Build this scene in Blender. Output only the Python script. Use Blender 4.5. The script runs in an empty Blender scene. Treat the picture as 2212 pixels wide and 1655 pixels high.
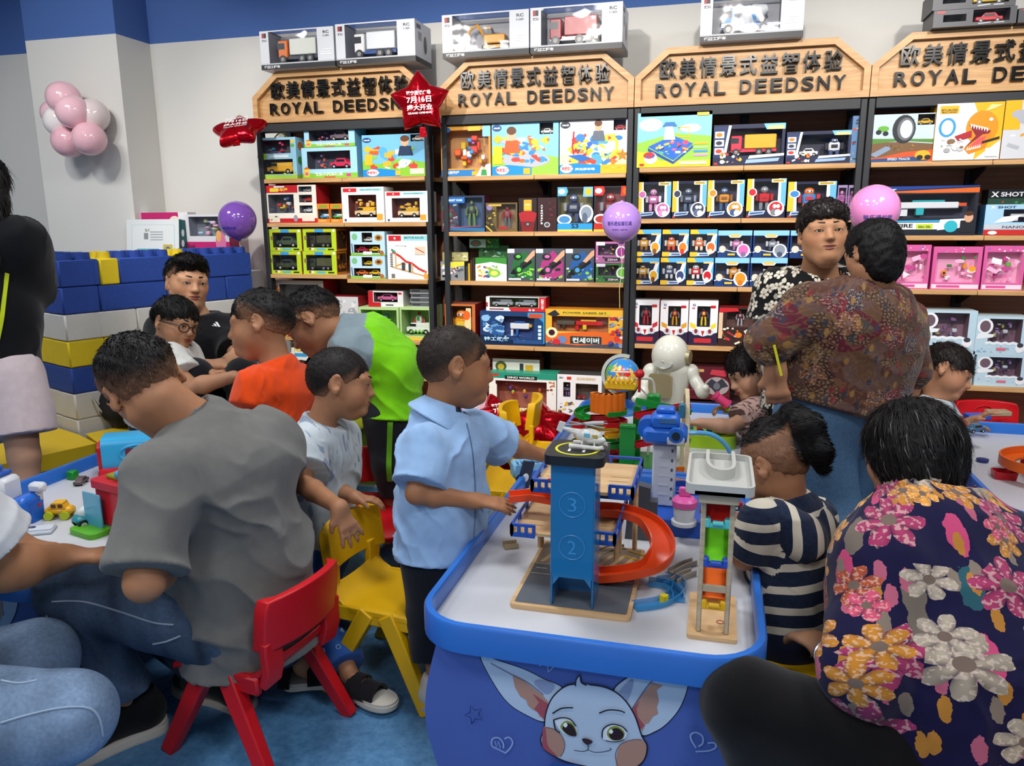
import bpy,math,random
import numpy as np
from mathutils import Vector,Matrix
# ---------------------------------------------------------------- camera
IW,IH,FPX=2212,1655,1660.0
PITCH,ROLL,YAW=.2068,-.0065,.2586
CAM=np.array([0.,0.,1.35])
_c,_s=math.cos(YAW),math.sin(YAW)
FW=np.array([-_s*math.cos(PITCH),_c*math.cos(PITCH),-math.sin(PITCH)])
_r0=np.array([_c,_s,0.]);_u0=np.cross(_r0,FW)
RT=_r0*math.cos(ROLL)+_u0*math.sin(ROLL);UP=np.cross(RT,FW)
def ray(x,y):return FW+RT*(x-IW/2)/FPX-UP*(y-IH/2)/FPX
def PD(x,y,d):return CAM+ray(x,y)*d
def PZ(x,y,z):r=ray(x,y);return CAM+r*(z-CAM[2])/r[2]
def PY(x,y,yy):r=ray(x,y);return CAM+r*(yy-CAM[1])/r[1]
scene=bpy.context.scene
COL=scene.collection
cd=bpy.data.cameras.new('camera');cam=bpy.data.objects.new('camera',cd);COL.objects.link(cam)
cd.sensor_width=36;cd.lens=FPX/IW*36;cd.clip_start=.02
cam.matrix_world=Matrix(((RT[0],UP[0],-FW[0],CAM[0]),(RT[1],UP[1],-FW[1],CAM[1]),(RT[2],UP[2],-FW[2],CAM[2]),(0,0,0,1)))
scene.camera=cam
vs=scene.view_settings
scene.display_settings.display_device='sRGB'
vs.view_transform='Standard';vs.look='None';vs.gamma=1;vs.exposure=0.0;vs.use_curve_mapping=False
# ---------------------------------------------------------------- world and room lights
wd=bpy.data.worlds.new('world');scene.world=wd;wd.use_nodes=True
wd.node_tree.nodes['Background'].inputs[0].default_value=(.75,.82,1,1)
wd.node_tree.nodes['Background'].inputs[1].default_value=.18
YS,YW,ZC=4.115,4.50,3.0
def area(name,loc,size,power,col=(1,.97,.93),aim=None,sy=None,spread=None):
 l=bpy.data.lights.new(name,'AREA');l.energy=power;l.color=col;l.size=size
 if sy:l.shape='RECTANGLE';l.size_y=sy
 if spread:l.spread=spread
 o=bpy.data.objects.new(name,l);COL.objects.link(o);o.location=loc
 if aim is not None:o.rotation_euler=(Vector(aim)-Vector(loc)).to_track_quat('-Z','Y').to_euler()
 return o
def spot(name,loc,aim,power,ang,blend=.6,col=(1,.95,.88),size=.05):
 l=bpy.data.lights.new(name,'SPOT');l.energy=power;l.color=col;l.spot_size=math.radians(ang);l.spot_blend=blend;l.shadow_soft_size=size
 o=bpy.data.objects.new(name,l);COL.objects.link(o);o.location=loc
 o.rotation_euler=(Vector(aim)-Vector(loc)).to_track_quat('-Z','Y').to_euler();return o
PANELS=[(-3.6,2.3),(-1.1,2.2),(1.4,2.2),(-2.3,.2),(.5,.2),(-.9,-1.5)]  # unseen ceiling panels added for general light; the last brightens people from camera side
for i,(x,y)in enumerate(PANELS):area('added_panel_light',(x,y,ZC-.04),.58,29,(.98,.98,1))
TRACK=[(-2.1,1.75),(-1.0,1.75),(.1,1.75),(1.2,1.75)]
for i,(x,y)in enumerate(TRACK):spot('track_or_fill_spot',(x,y,ZC-.22),(x+.02,YS,1.45),136,66,.6)
spot('track_or_fill_spot',(-3.2,2.6,ZC-.22),(-3.7,YW,1.9),42,75)  # extra spot added to brighten the wall and column on the left
# ---------------------------------------------------------------- helpers: colours and materials
def S(h):
 if isinstance(h,str):
  h=h.lstrip('#');h=[int(h[i:i+2],16)/255 for i in(0,2,4)]
 return tuple(c/12.92 if c<=.04045 else((c+.055)/1.055)**2.4 for c in h)
MATS={}
def mat(name,col='#cccccc',rough=.5,metal=0.,spec=.5,var=.06,vscale=9.,bump=0.,bscale=60.,trans=0.,alpha=1.,coat=0.,sheen=0.,sss=0.,emit=0.,attr=False,ior=1.45):
 if name in MATS:return MATS[name]
 m=bpy.data.materials.new(name);m.use_nodes=True;MATS[name]=m
 nt=m.node_tree;N=nt.nodes;L=nt.links;b=N['Principled BSDF']
 I=b.inputs
 I['Roughness'].default_value=rough;I['Metallic'].default_value=metal;I['Specular IOR Level'].default_value=spec;I['IOR'].default_value=ior
 I['Transmission Weight'].default_value=trans;I['Alpha'].default_value=alpha;I['Coat Weight'].default_value=coat
 if coat:I['Coat Roughness'].default_value=.08
 if sheen:I['Sheen Weight'].default_value=sheen
 if sss:
  I['Subsurface Weight'].default_value=sss;I['Subsurface Radius'].default_value=(1.,.35,.2);I['Subsurface Scale'].default_value=.008
 tc=N.new('ShaderNodeTexCoord')
 nz=N.new('ShaderNodeTexNoise');nz.inputs['Scale'].default_value=vscale;nz.inputs['Detail'].default_value=4
 L.new(tc.outputs['Object'],nz.inputs['Vector'])
 mx=N.new('ShaderNodeMix');mx.data_type='RGBA';mx.blend_type='MULTIPLY'
 mr=N.new('ShaderNodeMapRange');mr.inputs[3].default_value=1-var*2;mr.inputs[4].default_value=1+var
 L.new(nz.outputs['Fac'],mr.inputs[0])
 mx.inputs[0].default_value=1
 if attr:
  at=N.new('ShaderNodeAttribute');at.attribute_name='Col';L.new(at.outputs['Color'],mx.inputs[6])
 else:mx.inputs[6].default_value=(*S(col),1)
 L.new(mr.outputs[0],mx.inputs[7]);L.new(mx.outputs[2],I['Base Color'])
 if emit:
  I['Emission Color'].default_value=(*S(col),1);I['Emission Strength'].default_value=emit
 if bump:
  n2=N.new('ShaderNodeTexNoise');n2.inputs['Scale'].default_value=bscale;n2.inputs['Detail'].default_value=3
  L.new(tc.outputs['Object'],n2.inputs['Vector'])
  bp=N.new('ShaderNodeBump');bp.inputs['Strength'].default_value=bump;bp.inputs['Distance'].default_value=.004
  L.new(n2.outputs['Fac'],bp.inputs['Height']);L.new(bp.outputs[0],I['Normal'])
 return m
def pl(col,rough=.35,coat=0.):return mat('plastic_%s_%d'%(col.strip('#'),rough*100),col,rough,var=.03,coat=coat)
PRINT=mat('printed_card',rough=.38,attr=True,var=.02,spec=.4)
PAINT=mat('painted_plastic',rough=.33,attr=True,var=.02)
CLOTH=mat('cloth',rough=.9,attr=True,var=.10,vscale=30,bump=.25,bscale=900,spec=.12,sheen=.15)
DENIM=mat('denim',rough=.9,attr=True,var=.22,vscale=120,bump=.4,bscale=1200,spec=.1)
SKIN=mat('skin',rough=.52,attr=True,var=.05,vscale=40,spec=.35,sss=.12,bump=.06,bscale=350)
HAIR=mat('hair',rough=.6,attr=True,var=.3,vscale=150,spec=.3)
FILM=mat('clear_film','#ffffff',.05,trans=1.,var=0,ior=1.12)
# ---------------------------------------------------------------- helpers: objects
def link(o,parent=None):
 COL.objects.link(o)
 if parent is not None:o.parent=parent
 return o
def tag(o,label=None,cat=None,group=None,kind=None):
 if label:o['label']=label
 if cat:o['category']=cat
 if group:o['group']=group
 if kind:o['kind']=kind
 return o
def thing(name,label,cat,loc=(0,0,0),rz=0.,group=None,M=None):
 o=bpy.data.objects.new(name,None);COL.objects.link(o);o.empty_display_size=.05
 if M is not None:o.matrix_world=M
 else:o.location=loc;o.rotation_euler=(0,0,rz)
 return tag(o,label,cat,group)
def copy_tree(o,parent=None):
 c=o.copy();COL.objects.link(c)
 if parent is not None:c.parent=parent
 for ch in o.children:copy_tree(ch,c)
 return c
def frame(z,y=(0,0,1)):
 z=Vector(z).normalized();y=Vector(y);x=y.cross(z)
 if x.length<1e-5:x=Vector((1,0,0)).cross(z)
 if x.length<1e-5:x=Vector((0,1,0)).cross(z)
 x.normalize();return x,z.cross(x),z
def mesh_np(name,V,F,m,parent=None,col=None,smooth=True,attrs=None,sharp=None):
 me=bpy.data.meshes.new(name);V=np.asarray(V,np.float32);F=np.asarray(F,np.int32)
 k=F.shape[1]
 me.vertices.add(len(V));me.vertices.foreach_set('co',V.ravel())
 me.loops.add(F.size);me.loops.foreach_set('vertex_index',F.ravel())
 me.polygons.add(len(F));me.polygons.foreach_set('loop_start',np.arange(0,F.size,k,dtype=np.int32))
 me.polygons.foreach_set('use_smooth',np.full(len(F),smooth))
 me.update(calc_edges=True)
 if col is not None:
  a=me.color_attributes.new('Col','FLOAT_COLOR','POINT')
  cc=np.ones((len(V),4),np.float32);cc[:,:3]=col;a.data.foreach_set('color',cc.ravel())
 for n,vals in(attrs or{}).items():
  a=me.attributes.new(n,'FLOAT_VECTOR','POINT');a.data.foreach_set('vector',np.asarray(vals,np.float32).ravel())
 me.materials.append(m)
 o=bpy.data.objects.new(name,me);return link(o,parent)
class MB:
 """collects shapes, then links them as one mesh object"""
 def __init__(s,col='#cccccc'):s.v=[];s.f=[];s.c=[];s.M=None;s.col=S(col)
 def C(s,c):s.col=S(c);return s
 def add(s,vs_,fs,col=None,M=None):
  b=len(s.v)
  for p in vs_:
   p=Vector(p)
   if M is not None:p=M@p
   if s.M is not None:p=s.M@p
   s.v.append(p[:])
  cc=s.col if col is None else(S(col)if isinstance(col,str)else col)
  for f in fs:s.f.append([b+i for i in f]);s.c.append(cc)
  return s
 def box(s,c,d,bev=0.,col=None,M=None):
  x,y,z=c;a,b,e=d[0]/2,d[1]/2,d[2]/2
  if not bev:
   V=[(x+i*a,y+j*b,z+k*e)for k in(-1,1)for j in(-1,1)for i in(-1,1)]
   return s.add(V,[(0,2,3,1),(4,5,7,6),(0,1,5,4),(2,6,7,3),(0,4,6,2),(1,3,7,5)],col,M)
  V=[];ix={}
  for i in(-1,1):
   for j in(-1,1):
    for k in(-1,1):
     for q,t in enumerate(((bev,0),(0,bev),(0,0))):
      dx=a-(0 if q==0 else bev);dy=b-(0 if q==1 else bev);dz=e-(0 if q==2 else bev)
      ix[i,j,k,q]=len(V);V.append((x+i*dx,y+j*dy,z+k*dz))
  F=[]
  for sg in(-1,1):
   for q,order in((0,lambda u,w:(sg,u,w)),(1,lambda u,w:(u,sg,w)),(2,lambda u,w:(u,w,sg))):
    f=[ix[(*order(u,w),q)]for u,w in((-1,-1),(1,-1),(1,1),(-1,1))]
    F.append(f if(sg>0)!=(q==1)else f[::-1])
  def fix(f):
   P=[Vector(V[i])for i in f];n=(P[1]-P[0]).cross(P[2]-P[0]);m=sum(P,Vector())/len(P)-Vector(c)
   return f if n.dot(m)>0 else f[::-1]
  for u in(-1,1):
   for w in(-1,1):
    F.append(fix([ix[-1,u,w,1],ix[1,u,w,1],ix[1,u,w,2],ix[-1,u,w,2]]))
    F.append(fix([ix[u,-1,w,0],ix[u,1,w,0],ix[u,1,w,2],ix[u,-1,w,2]]))
    F.append(fix([ix[u,w,-1,0],ix[u,w,1,0],ix[u,w,1,1],ix[u,w,-1,1]]))
  for i in(-1,1):
   for j in(-1,1):
    for k in(-1,1):F.append(fix([ix[i,j,k,0],ix[i,j,k,1],ix[i,j,k,2]]))
  return s.add(V,[fix(f)for f in F],col,M)
 def cyl(s,a,b,r0,r1=None,n=16,col=None,caps=True,M=None):
  r1=r0 if r1 is None else r1;a=Vector(a);b=Vector(b);x,y,z=frame(b-a)
  V=[]
  for c,r in((a,r0),(b,r1)):
   for i in range(n):
    t=2*math.pi*i/n;V.append(c+x*(r*math.cos(t))+y*(r*math.sin(t)))
  F=[(i,(i+1)%n,n+(i+1)%n,n+i)for i in range(n)]
  if caps:F+=[tuple(range(n))[::-1],tuple(range(n,2*n))]
  return s.add(V,F,col,M)
 def tube(s,path,r,n=8,col=None,closed=False,M=None,prof=None,up=None):
  P=[Vector(p)for p in path];m=len(P);rr=r if isinstance(r,(list,tuple))else[r]*m
  V=[];y0=Vector(up)if up else None
  prof=prof or[(math.cos(2*math.pi*i/n),math.sin(2*math.pi*i/n))for i in range(n)];n=len(prof)
  for i,p in enumerate(P):
   t=(P[(i+1)%m]-P[i-1])if closed else(P[min(i+1,m-1)]-P[max(i-1,0)])
   if t.length<1e-9:t=Vector((0,0,1))
   t.normalize()
   if y0 is None:y0=frame(t)[1]
   x=y0.cross(t)
   if x.length<1e-6:x=frame(t)[0]
   x.normalize();y=t.cross(x)
   if up is None:y0=y
   for(a,b)in prof:V.append(p+x*(a*rr[i])+y*(b*rr[i]))
  F=[]
  for i in range(m if closed else m-1):
   j=(i+1)%m
   for k in range(n):F.append((i*n+k,i*n+(k+1)%n,j*n+(k+1)%n,j*n+k))
  if not closed:F+=[tuple(range(n))[::-1],tuple(range((m-1)*n,m*n))]
  return s.add(V,F,col,M)
 def lathe(s,prof,n=24,col=None,M=None,c=(0,0,0)):
  V=[];m=len(prof)
  for r,z in prof:
   for i in range(n):
    t=2*math.pi*i/n;V.append((c[0]+r*math.cos(t),c[1]+r*math.sin(t),c[2]+z))
  F=[(k*n+i,k*n+(i+1)%n,(k+1)*n+(i+1)%n,(k+1)*n+i)for k in range(m-1)for i in range(n)]
  if prof[0][0]>1e-5:F.append(tuple(range(n))[::-1])
  if prof[-1][0]>1e-5:F.append(tuple(range((m-1)*n,m*n)))
  return s.add(V,F,col,M)
 def prism(s,poly,z0,z1,col=None,M=None,side=None):
  n=len(poly);ar=sum(poly[i][0]*poly[(i+1)%n][1]-poly[(i+1)%n][0]*poly[i][1]for i in range(n))
  if ar<0:poly=poly[::-1]
  V=[(p[0],p[1],z0)for p in poly]+[(p[0],p[1],z1)for p in poly]
  s.add(V,[tuple(range(n))[::-1],tuple(range(n,2*n))],col,M)
  return s.add(V,[(i,(i+1)%n,n+(i+1)%n,n+i)for i in range(n)],side or col,M)
 def poly(s,poly,z=0.,col=None,M=None):return s.add([(p[0],p[1],z)for p in poly],[tuple(range(len(poly)))],col,M)
 def ell(s,c,r,nu=16,nv=10,col=None,M=None):
  r=(r,r,r)if not isinstance(r,(tuple,list))else r
  V=[(c[0],c[1],c[2]-r[2])]
  for j in range(1,nv):
   ph=math.pi*j/nv-math.pi/2
   for i in range(nu):
    t=2*math.pi*i/nu;V.append((c[0]+r[0]*math.cos(ph)*math.cos(t),c[1]+r[1]*math.cos(ph)*math.sin(t),c[2]+r[2]*math.sin(ph)))
  V.append((c[0],c[1],c[2]+r[2]));F=[(0,1+(i+1)%nu,1+i)for i in range(nu)]
  for j in range(nv-2):
   for i in range(nu):F.append((1+j*nu+i,1+j*nu+(i+1)%nu,1+(j+1)*nu+(i+1)%nu,1+(j+1)*nu+i))
  b=1+(nv-2)*nu;F+=[(b+i,b+(i+1)%nu,len(V)-1)for i in range(nu)]
  return s.add(V,F,col,M)
 def build(s,name,m=None,parent=None,sharp=40,bevel=0.,label=None,kind=None):
  m=m or PAINT
  me=bpy.data.meshes.new(name);me.from_pydata(s.v,[],s.f)
  if any(nn.type=='ATTRIBUTE' for nn in m.node_tree.nodes):
   a=me.color_attributes.new('Col','FLOAT_COLOR','CORNER')
   cc=np.ones((len(me.loops),4),np.float32)
   ct=np.array([len(f)for f in s.f]);cc[:,:3]=np.repeat(np.array(s.c,np.float32),ct,axis=0);a.data.foreach_set('color',cc.ravel())
  me.materials.append(m);me.polygons.foreach_set('use_smooth',[True]*len(me.polygons))
  me.set_sharp_from_angle(angle=math.radians(sharp));me.update()
  o=bpy.data.objects.new(name,me);link(o,parent)
  if bevel:
   b=o.modifiers.new('bevel','BEVEL');b.width=bevel;b.segments=2;b.limit_method='ANGLE';b.angle_limit=math.radians(45)
  return tag(o,label,kind=kind)
def rrect(x0,y0,x1,y1,r,n=5):
 P=[]
 for cx,cy,a in((x1-r,y1-r,0),(x0+r,y1-r,90),(x0+r,y0+r,180),(x1-r,y0+r,270)):
  for i in range(n+1):
   t=math.radians(a+90*i/n);P.append((cx+r*math.cos(t),cy+r*math.sin(t)))
 return P
def ngon(cx,cy,rx,ry=None,n=20,a0=0):ry=rx if ry is None else ry;return[(cx+rx*math.cos(a0+2*math.pi*i/n),cy+ry*math.sin(a0+2*math.pi*i/n))for i in range(n)]
def star2(cx,cy,r,q=.45,n=5,a0=math.pi/2):return[(cx+(r if i%2==0 else r*q)*math.cos(a0+math.pi*i/n),cy+(r if i%2==0 else r*q)*math.sin(a0+math.pi*i/n))for i in range(2*n)]
def stroke2(pts,w):
 L=[];R=[];n=len(pts)
 for i,p in enumerate(pts):
  a=pts[max(i-1,0)];b=pts[min(i+1,n-1)];dx,dy=b[0]-a[0],b[1]-a[1];l=math.hypot(dx,dy)or 1
  nx,ny=-dy/l*w/2,dx/l*w/2;L.append((p[0]+nx,p[1]+ny));R.append((p[0]-nx,p[1]-ny))
 return[[L[i],R[i],R[i+1],L[i+1]]for i in range(n-1)]
def smooth2(pts,n=6,closed=False):
 P=[np.array(p,float)for p in pts];m=len(P);out=[]
 for i in range(m if closed else m-1):
  g=(lambda k:P[k%m])if closed else(lambda k:P[min(max(k,0),m-1)])
  a,b,c,d=g(i-1),g(i),g(i+1),g(i+2)
  for j in range(n):
   t=j/n;out.append(tuple(.5*(2*b+(c-a)*t+(2*a-5*b+4*c-d)*t*t+(3*b-a-3*c+d)*t**3)))
 if not closed:out.append(tuple(P[-1]))
 return out
_TXT={}
def text_geo(txt,offset=0.):
 """outline of a text as flat triangles, height 1 for capitals, origin at the left of the baseline"""
 if(txt,offset)in _TXT:return _TXT[txt,offset]
 cu=bpy.data.curves.new('txt','FONT');cu.body=txt;cu.size=1;cu.offset=offset;cu.resolution_u=3
 o=bpy.data.objects.new('txt',cu);COL.objects.link(o)
 dg=bpy.context.evaluated_depsgraph_get();me=bpy.data.meshes.new_from_object(o.evaluated_get(dg))
 V=[v.co[:2]for v in me.vertices];F=[tuple(p.vertices)for p in me.polygons]
 bpy.data.objects.remove(o);bpy.data.curves.remove(cu);bpy.data.meshes.remove(me)
 _TXT[txt,offset]=(V,F);return V,F
def put_text(mb,txt,x,y,w,h,z=0.,col=None,M=None,shear=0.,offset=0.02,arc=0.):
 V,F=text_geo(txt,offset)
 if not V:return
 xs=[v[0]for v in V];ys=[v[1]for v in V];x0,x1,y0,y1=min(xs),max(xs),min(ys),max(ys)
 out=[]
 for a,b in V:
  u=(a-x0)/(x1-x0);v=(b-y0)/(y1-y0);out.append((x+u*w+shear*v*h,y+v*h+arc*(1-(2*u-1)**2),z))
 mb.add(out,F,col,M)
def wnoise(P,sc,seed=0):
 """cheap smooth noise of points, about -1..1"""
 r=np.random.RandomState(seed);P=np.asarray(P)*sc;o=0.
 for k in range(5):
  d=r.normal(size=3);d/=np.linalg.norm(d);e=r.normal(size=3);ph=r.rand(2)*6.28
  o=o+np.sin((P@d)*(1+.45*k)+ph[0]+1.4*np.sin((P@e)*.7+ph[1]))
 return o/3.2
# ---------------------------------------------------------------- helpers: smooth solid bodies (signed distance -> mesh)
def nrm(v):v=np.asarray(v,float);return v/(np.linalg.norm(v)+1e-12)
class Body:
 def __init__(s,h):s.h=h;s.p=[];s.clips=[]
 def _bb(s,pts,r,k):pts=np.array(pts);return pts.min(0)-r,pts.max(0)+r
 def cone(s,a,b,ra,rb,k=.02,op=1,fa=False,fb=False):
  a=np.array(a,float);b=np.array(b,float);lo,hi=s._bb([a,b],max(ra,rb),k);ax=b-a;L=np.linalg.norm(ax)+1e-9;ax=ax/L
  def f(X,Y,Z):
   px,py,pz=X-a[0],Y-a[1],Z-a[2];w=px*ax[0]+py*ax[1]+pz*ax[2];t=np.clip(w/L,0,1)
   if fa or fb:
    rad=np.sqrt(np.maximum(px*px+py*py+pz*pz-w*w,0))-(ra+(rb-ra)*t)
    q=np.sqrt((px-ax[0]*t*L)**2+(py-ax[1]*t*L)**2+(pz-ax[2]*t*L)**2)-(ra+(rb-ra)*t)
    d=q
    if fb:d=np.where(w>L,np.maximum(rad,w-L),d)
    if fa:d=np.where(w<0,np.maximum(rad,-w),d)
    return d
   return np.sqrt((px-ax[0]*t*L)**2+(py-ax[1]*t*L)**2+(pz-ax[2]*t*L)**2)-(ra+(rb-ra)*t)
  s.p.append((f,lo,hi,k,op));return s
 def chain(s,pts,rs,k=.02,op=1):
  for i in range(len(pts)-1):s.cone(pts[i],pts[i+1],rs[i],rs[i+1],k,op)
  return s
 def ell(s,c,r,R=None,k=.02,op=1):
  c=np.array(c,float);r=np.array(r,float);R=np.eye(3)if R is None else np.array(R,float)
  e=np.sqrt(((R*r[:,None])**2).sum(0));lo,hi=c-e,c+e
  def f(X,Y,Z):
   px,py,pz=X-c[0],Y-c[1],Z-c[2]
   q=[(px*R[i,0]+py*R[i,1]+pz*R[i,2])/r[i]for i in range(3)]
   n=np.sqrt(q[0]**2+q[1]**2+q[2]**2);g=np.sqrt((q[0]/r[0])**2+(q[1]/r[1])**2+(q[2]/r[2])**2)+1e-9
   return n*(n-1)/g
  s.p.append((f,lo,hi,k,op));return s
 def loft(s,a,b,ra,rb,la,lb,k=.03,op=1,fa=False,fb=False):
  """elliptic segment; ra, rb = (half width, half depth); la, lb = sideways axis at both ends"""
  a=np.array(a,float);b=np.array(b,float);m=max(*ra,*rb);lo,hi=s._bb([a,b],m,k);ax=b-a;L=np.linalg.norm(ax)+1e-9;ax=ax/L
  lat=nrm(np.array(la)+np.array(lb));lat=nrm(lat-ax*(lat@ax));dep=np.cross(ax,lat)
  def f(X,Y,Z):
   px,py,pz=X-a[0],Y-a[1],Z-a[2];w=px*ax[0]+py*ax[1]+pz*ax[2];t=np.clip(w/L,0,1)
   u=px*lat[0]+py*lat[1]+pz*lat[2];v=px*dep[0]+py*dep[1]+pz*dep[2]
   ru=ra[0]+(rb[0]-ra[0])*t;rv=ra[1]+(rb[1]-ra[1])*t;e=w-t*L;rm=np.minimum(ru,rv)
   flat=np.sqrt((u/ru)**2+(v/rv)**2);full=np.sqrt((u/ru)**2+(v/rv)**2+(e/rm)**2)
   d=(full-1)*rm*.9
   if fb:d=np.where(w>L,np.maximum((flat-1)*rm*.9,e),d)
   if fa:d=np.where(w<0,np.maximum((flat-1)*rm*.9,-e),d)
   return d
  s.p.append((f,lo,hi,k,op));return s
 def clip(s,f):s.clips.append(f);return s
 def plane(s,pt,n):
  pt=np.array(pt,float);n=nrm(n);return s.clip(lambda X,Y,Z:(X-pt[0])*n[0]+(Y-pt[1])*n[1]+(Z-pt[2])*n[2])
 def mesh(s):
  h=s.h;lo=np.min([p[1]for p in s.p if p[4]>0],0)-3*h;hi=np.max([p[2]for p in s.p if p[4]>0],0)+3*h
  n=np.ceil((hi-lo)/h).astype(int)+1
  F=np.full(n,.15,np.float32)
  ax=[(lo[i]+h*np.arange(n[i])).astype(np.float32)for i in range(3)];done=False
  for f,a,b,k,op in sorted(s.p,key=lambda q_:q_[4]==2):
   if op==2 and not done:
    done=True
    for c in s.clips:F=np.maximum(F,c(ax[0][:,None,None],ax[1][None,:,None],ax[2][None,None,:]).astype(np.float32))
   g=max(k,2*h)+2*h
   i0=np.clip(np.floor((a-g-lo)/h).astype(int),0,n-1);i1=np.clip(np.ceil((b+g-lo)/h).astype(int)+1,1,n)
   if(i1<=i0).any():continue
   sl=tuple(slice(i0[j],i1[j])for j in range(3))
   X=ax[0][sl[0]][:,None,None];Y=ax[1][sl[1]][None,:,None];Z=ax[2][sl[2]][None,None,:]
   d=f(X,Y,Z).astype(np.float32);G=F[sl]
   if op>0:hh=np.maximum(k-np.abs(G-d),0)/k;F[sl]=np.minimum(G,d)-hh*hh*k*.25
   else:hh=np.maximum(k-np.abs(G+d),0)/k;F[sl]=np.maximum(G,-d)+hh*hh*k*.25
  for c in([]if done else s.clips):
   F=np.maximum(F,c(ax[0][:,None,None],ax[1][None,:,None],ax[2][None,None,:]).astype(np.float32))
  F[0]=F[-1]=.1;F[:,0]=F[:,-1]=.1;F[:,:,0]=F[:,:,-1]=.1
  return surface_nets(F,lo,h)
def surface_nets(F,lo,h):
 Sg=F<0;nx,ny,nz=F.shape
 cnt=np.zeros((nx-1,ny-1,nz-1),np.int8)
 co=[(i,j,k)for i in(0,1)for j in(0,1)for k in(0,1)]
 for i,j,k in co:cnt+=Sg[i:nx-1+i,j:ny-1+j,k:nz-1+k]
 act=(cnt>0)&(cnt<8);I=np.argwhere(act);idx=np.full(act.shape,-1,np.int32);idx[act]=np.arange(len(I))
 acc=np.zeros((len(I),3));num=np.zeros(len(I))
 for a in co:
  for d in range(3):
   if a[d]:continue
   b=list(a);b[d]=1
   va=F[I[:,0]+a[0],I[:,1]+a[1],I[:,2]+a[2]];vb=F[I[:,0]+b[0],I[:,1]+b[1],I[:,2]+b[2]]
   cr=(va<0)!=(vb<0);t=np.where(cr,va/np.where(cr,va-vb,1),0)
   p=np.zeros((len(I),3));p[:]=a;p[:,d]=t
   acc+=p*cr[:,None];num+=cr
 V=(I+acc/num[:,None])*h+lo
 Q=[]
 for d in range(3):
  e,g=(d+1)%3,(d+2)%3
  sa=[slice(None)]*3;sb=[slice(None)]*3;sa[d]=slice(0,-1);sb[d]=slice(1,None)
  A=Sg[tuple(sa)];B=Sg[tuple(sb)];E=np.argwhere(A!=B)
  ok=(E[:,e]>0)&(E[:,g]>0)&(E[:,e]<F.shape[e]-1)&(E[:,g]<F.shape[g]-1);E=E[ok]
  if not len(E):continue
  def ci(de,dg):q=E.copy();q[:,e]+=de;q[:,g]+=dg;return idx[q[:,0],q[:,1],q[:,2]]
  q=np.stack([ci(-1,-1),ci(0,-1),ci(0,0),ci(-1,0)],1);fl=~A[E[:,0],E[:,1],E[:,2]]
  q[fl]=q[fl][:,::-1];Q.append(q)
 return V,np.concatenate(Q)
def vnormals(V,F):
 n=np.cross(V[F[:,2]]-V[F[:,0]],V[F[:,3]]-V[F[:,1]]);N=np.zeros_like(V)
 for i in range(4):np.add.at(N,F[:,i],n)
 return N/(np.linalg.norm(N,axis=1)[:,None]+1e-12)
def relax(V,F,it=1):
 for _ in range(it):
  A=np.zeros_like(V);c=np.zeros(len(V))
  for i in range(4):
   a,b=F[:,i],F[:,(i+1)%4];np.add.at(A,a,V[b]);np.add.at(A,b,V[a]);np.add.at(c,a,1);np.add.at(c,b,1)
  V=V*.4+A/c[:,None]*.6
 return V
def folds(V,N,amp,sc,seed,axis=None):
 """cloth wrinkles: ridges along a noisy direction"""
 r=np.random.RandomState(seed);a=nrm(axis)if axis is not None else nrm(r.normal(size=3))
 w=V@a*sc+1.6*wnoise(V,sc*.33,seed+1)+.5*wnoise(V,sc*.9,seed+2)
 m=np.clip(.5+.8*wnoise(V,sc*.22,seed+3),0,1)
 rid=1-np.abs(np.sin(w));return V+N*(amp*(rid**1.5*m-.35*m)+amp*.5*wnoise(V,sc*.4,seed+4))[:,None]
# ---------------------------------------------------------------- helpers: people
def V3(a,b,c):return a*RT+b*UP+c*FW
def pt(q):return PD(*q)if not isinstance(q,np.ndarray)else q
def hand(B,w,d,n,s,thumb_side,curl=.5,spread=.2,splay=None):
 """palm and five fingers; n = the way the palm faces, thumb_side = sign of cross(d, n)"""
 d=nrm(d);n=nrm(np.array(n)-d*(np.array(n)@d));l=np.cross(d,n)*thumb_side
 B.loft(w,w+d*.46*s,(.15*s,.10*s),(.22*s,.085*s),l,l,k=.03*s/.18)
 for i,(o,L)in enumerate(((.17,.41),(.06,.46),(-.055,.43),(-.16,.34))):
  p=w+d*.46*s+l*o*s;q=p;sp=spread*(1.5-i)/1.5 if splay is None else splay[i]
  for j,(fr,ang)in enumerate(((.42,.45),(.32,1.05),(.26,1.6))):
   a=curl*ang;dd=nrm((d+l*sp)*math.cos(a)+n*math.sin(a));e=q+dd*L*s*fr
   B.cone(q,e,(.052-.006*j)*s,(.047-.006*j)*s,k=.012*s/.18);q=e
 p=w+d*.10*s+l*.13*s;e=p+nrm(d*.75+l*.75+n*.25)*.24*s;g=e+nrm(d*.95+l*.25+n*.35*(1+curl))*.19*s
 B.cone(p,e,.085*s,.06*s,k=.02*s/.18);B.cone(e,g,.058*s,.045*s,k=.01*s/.18)
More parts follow.
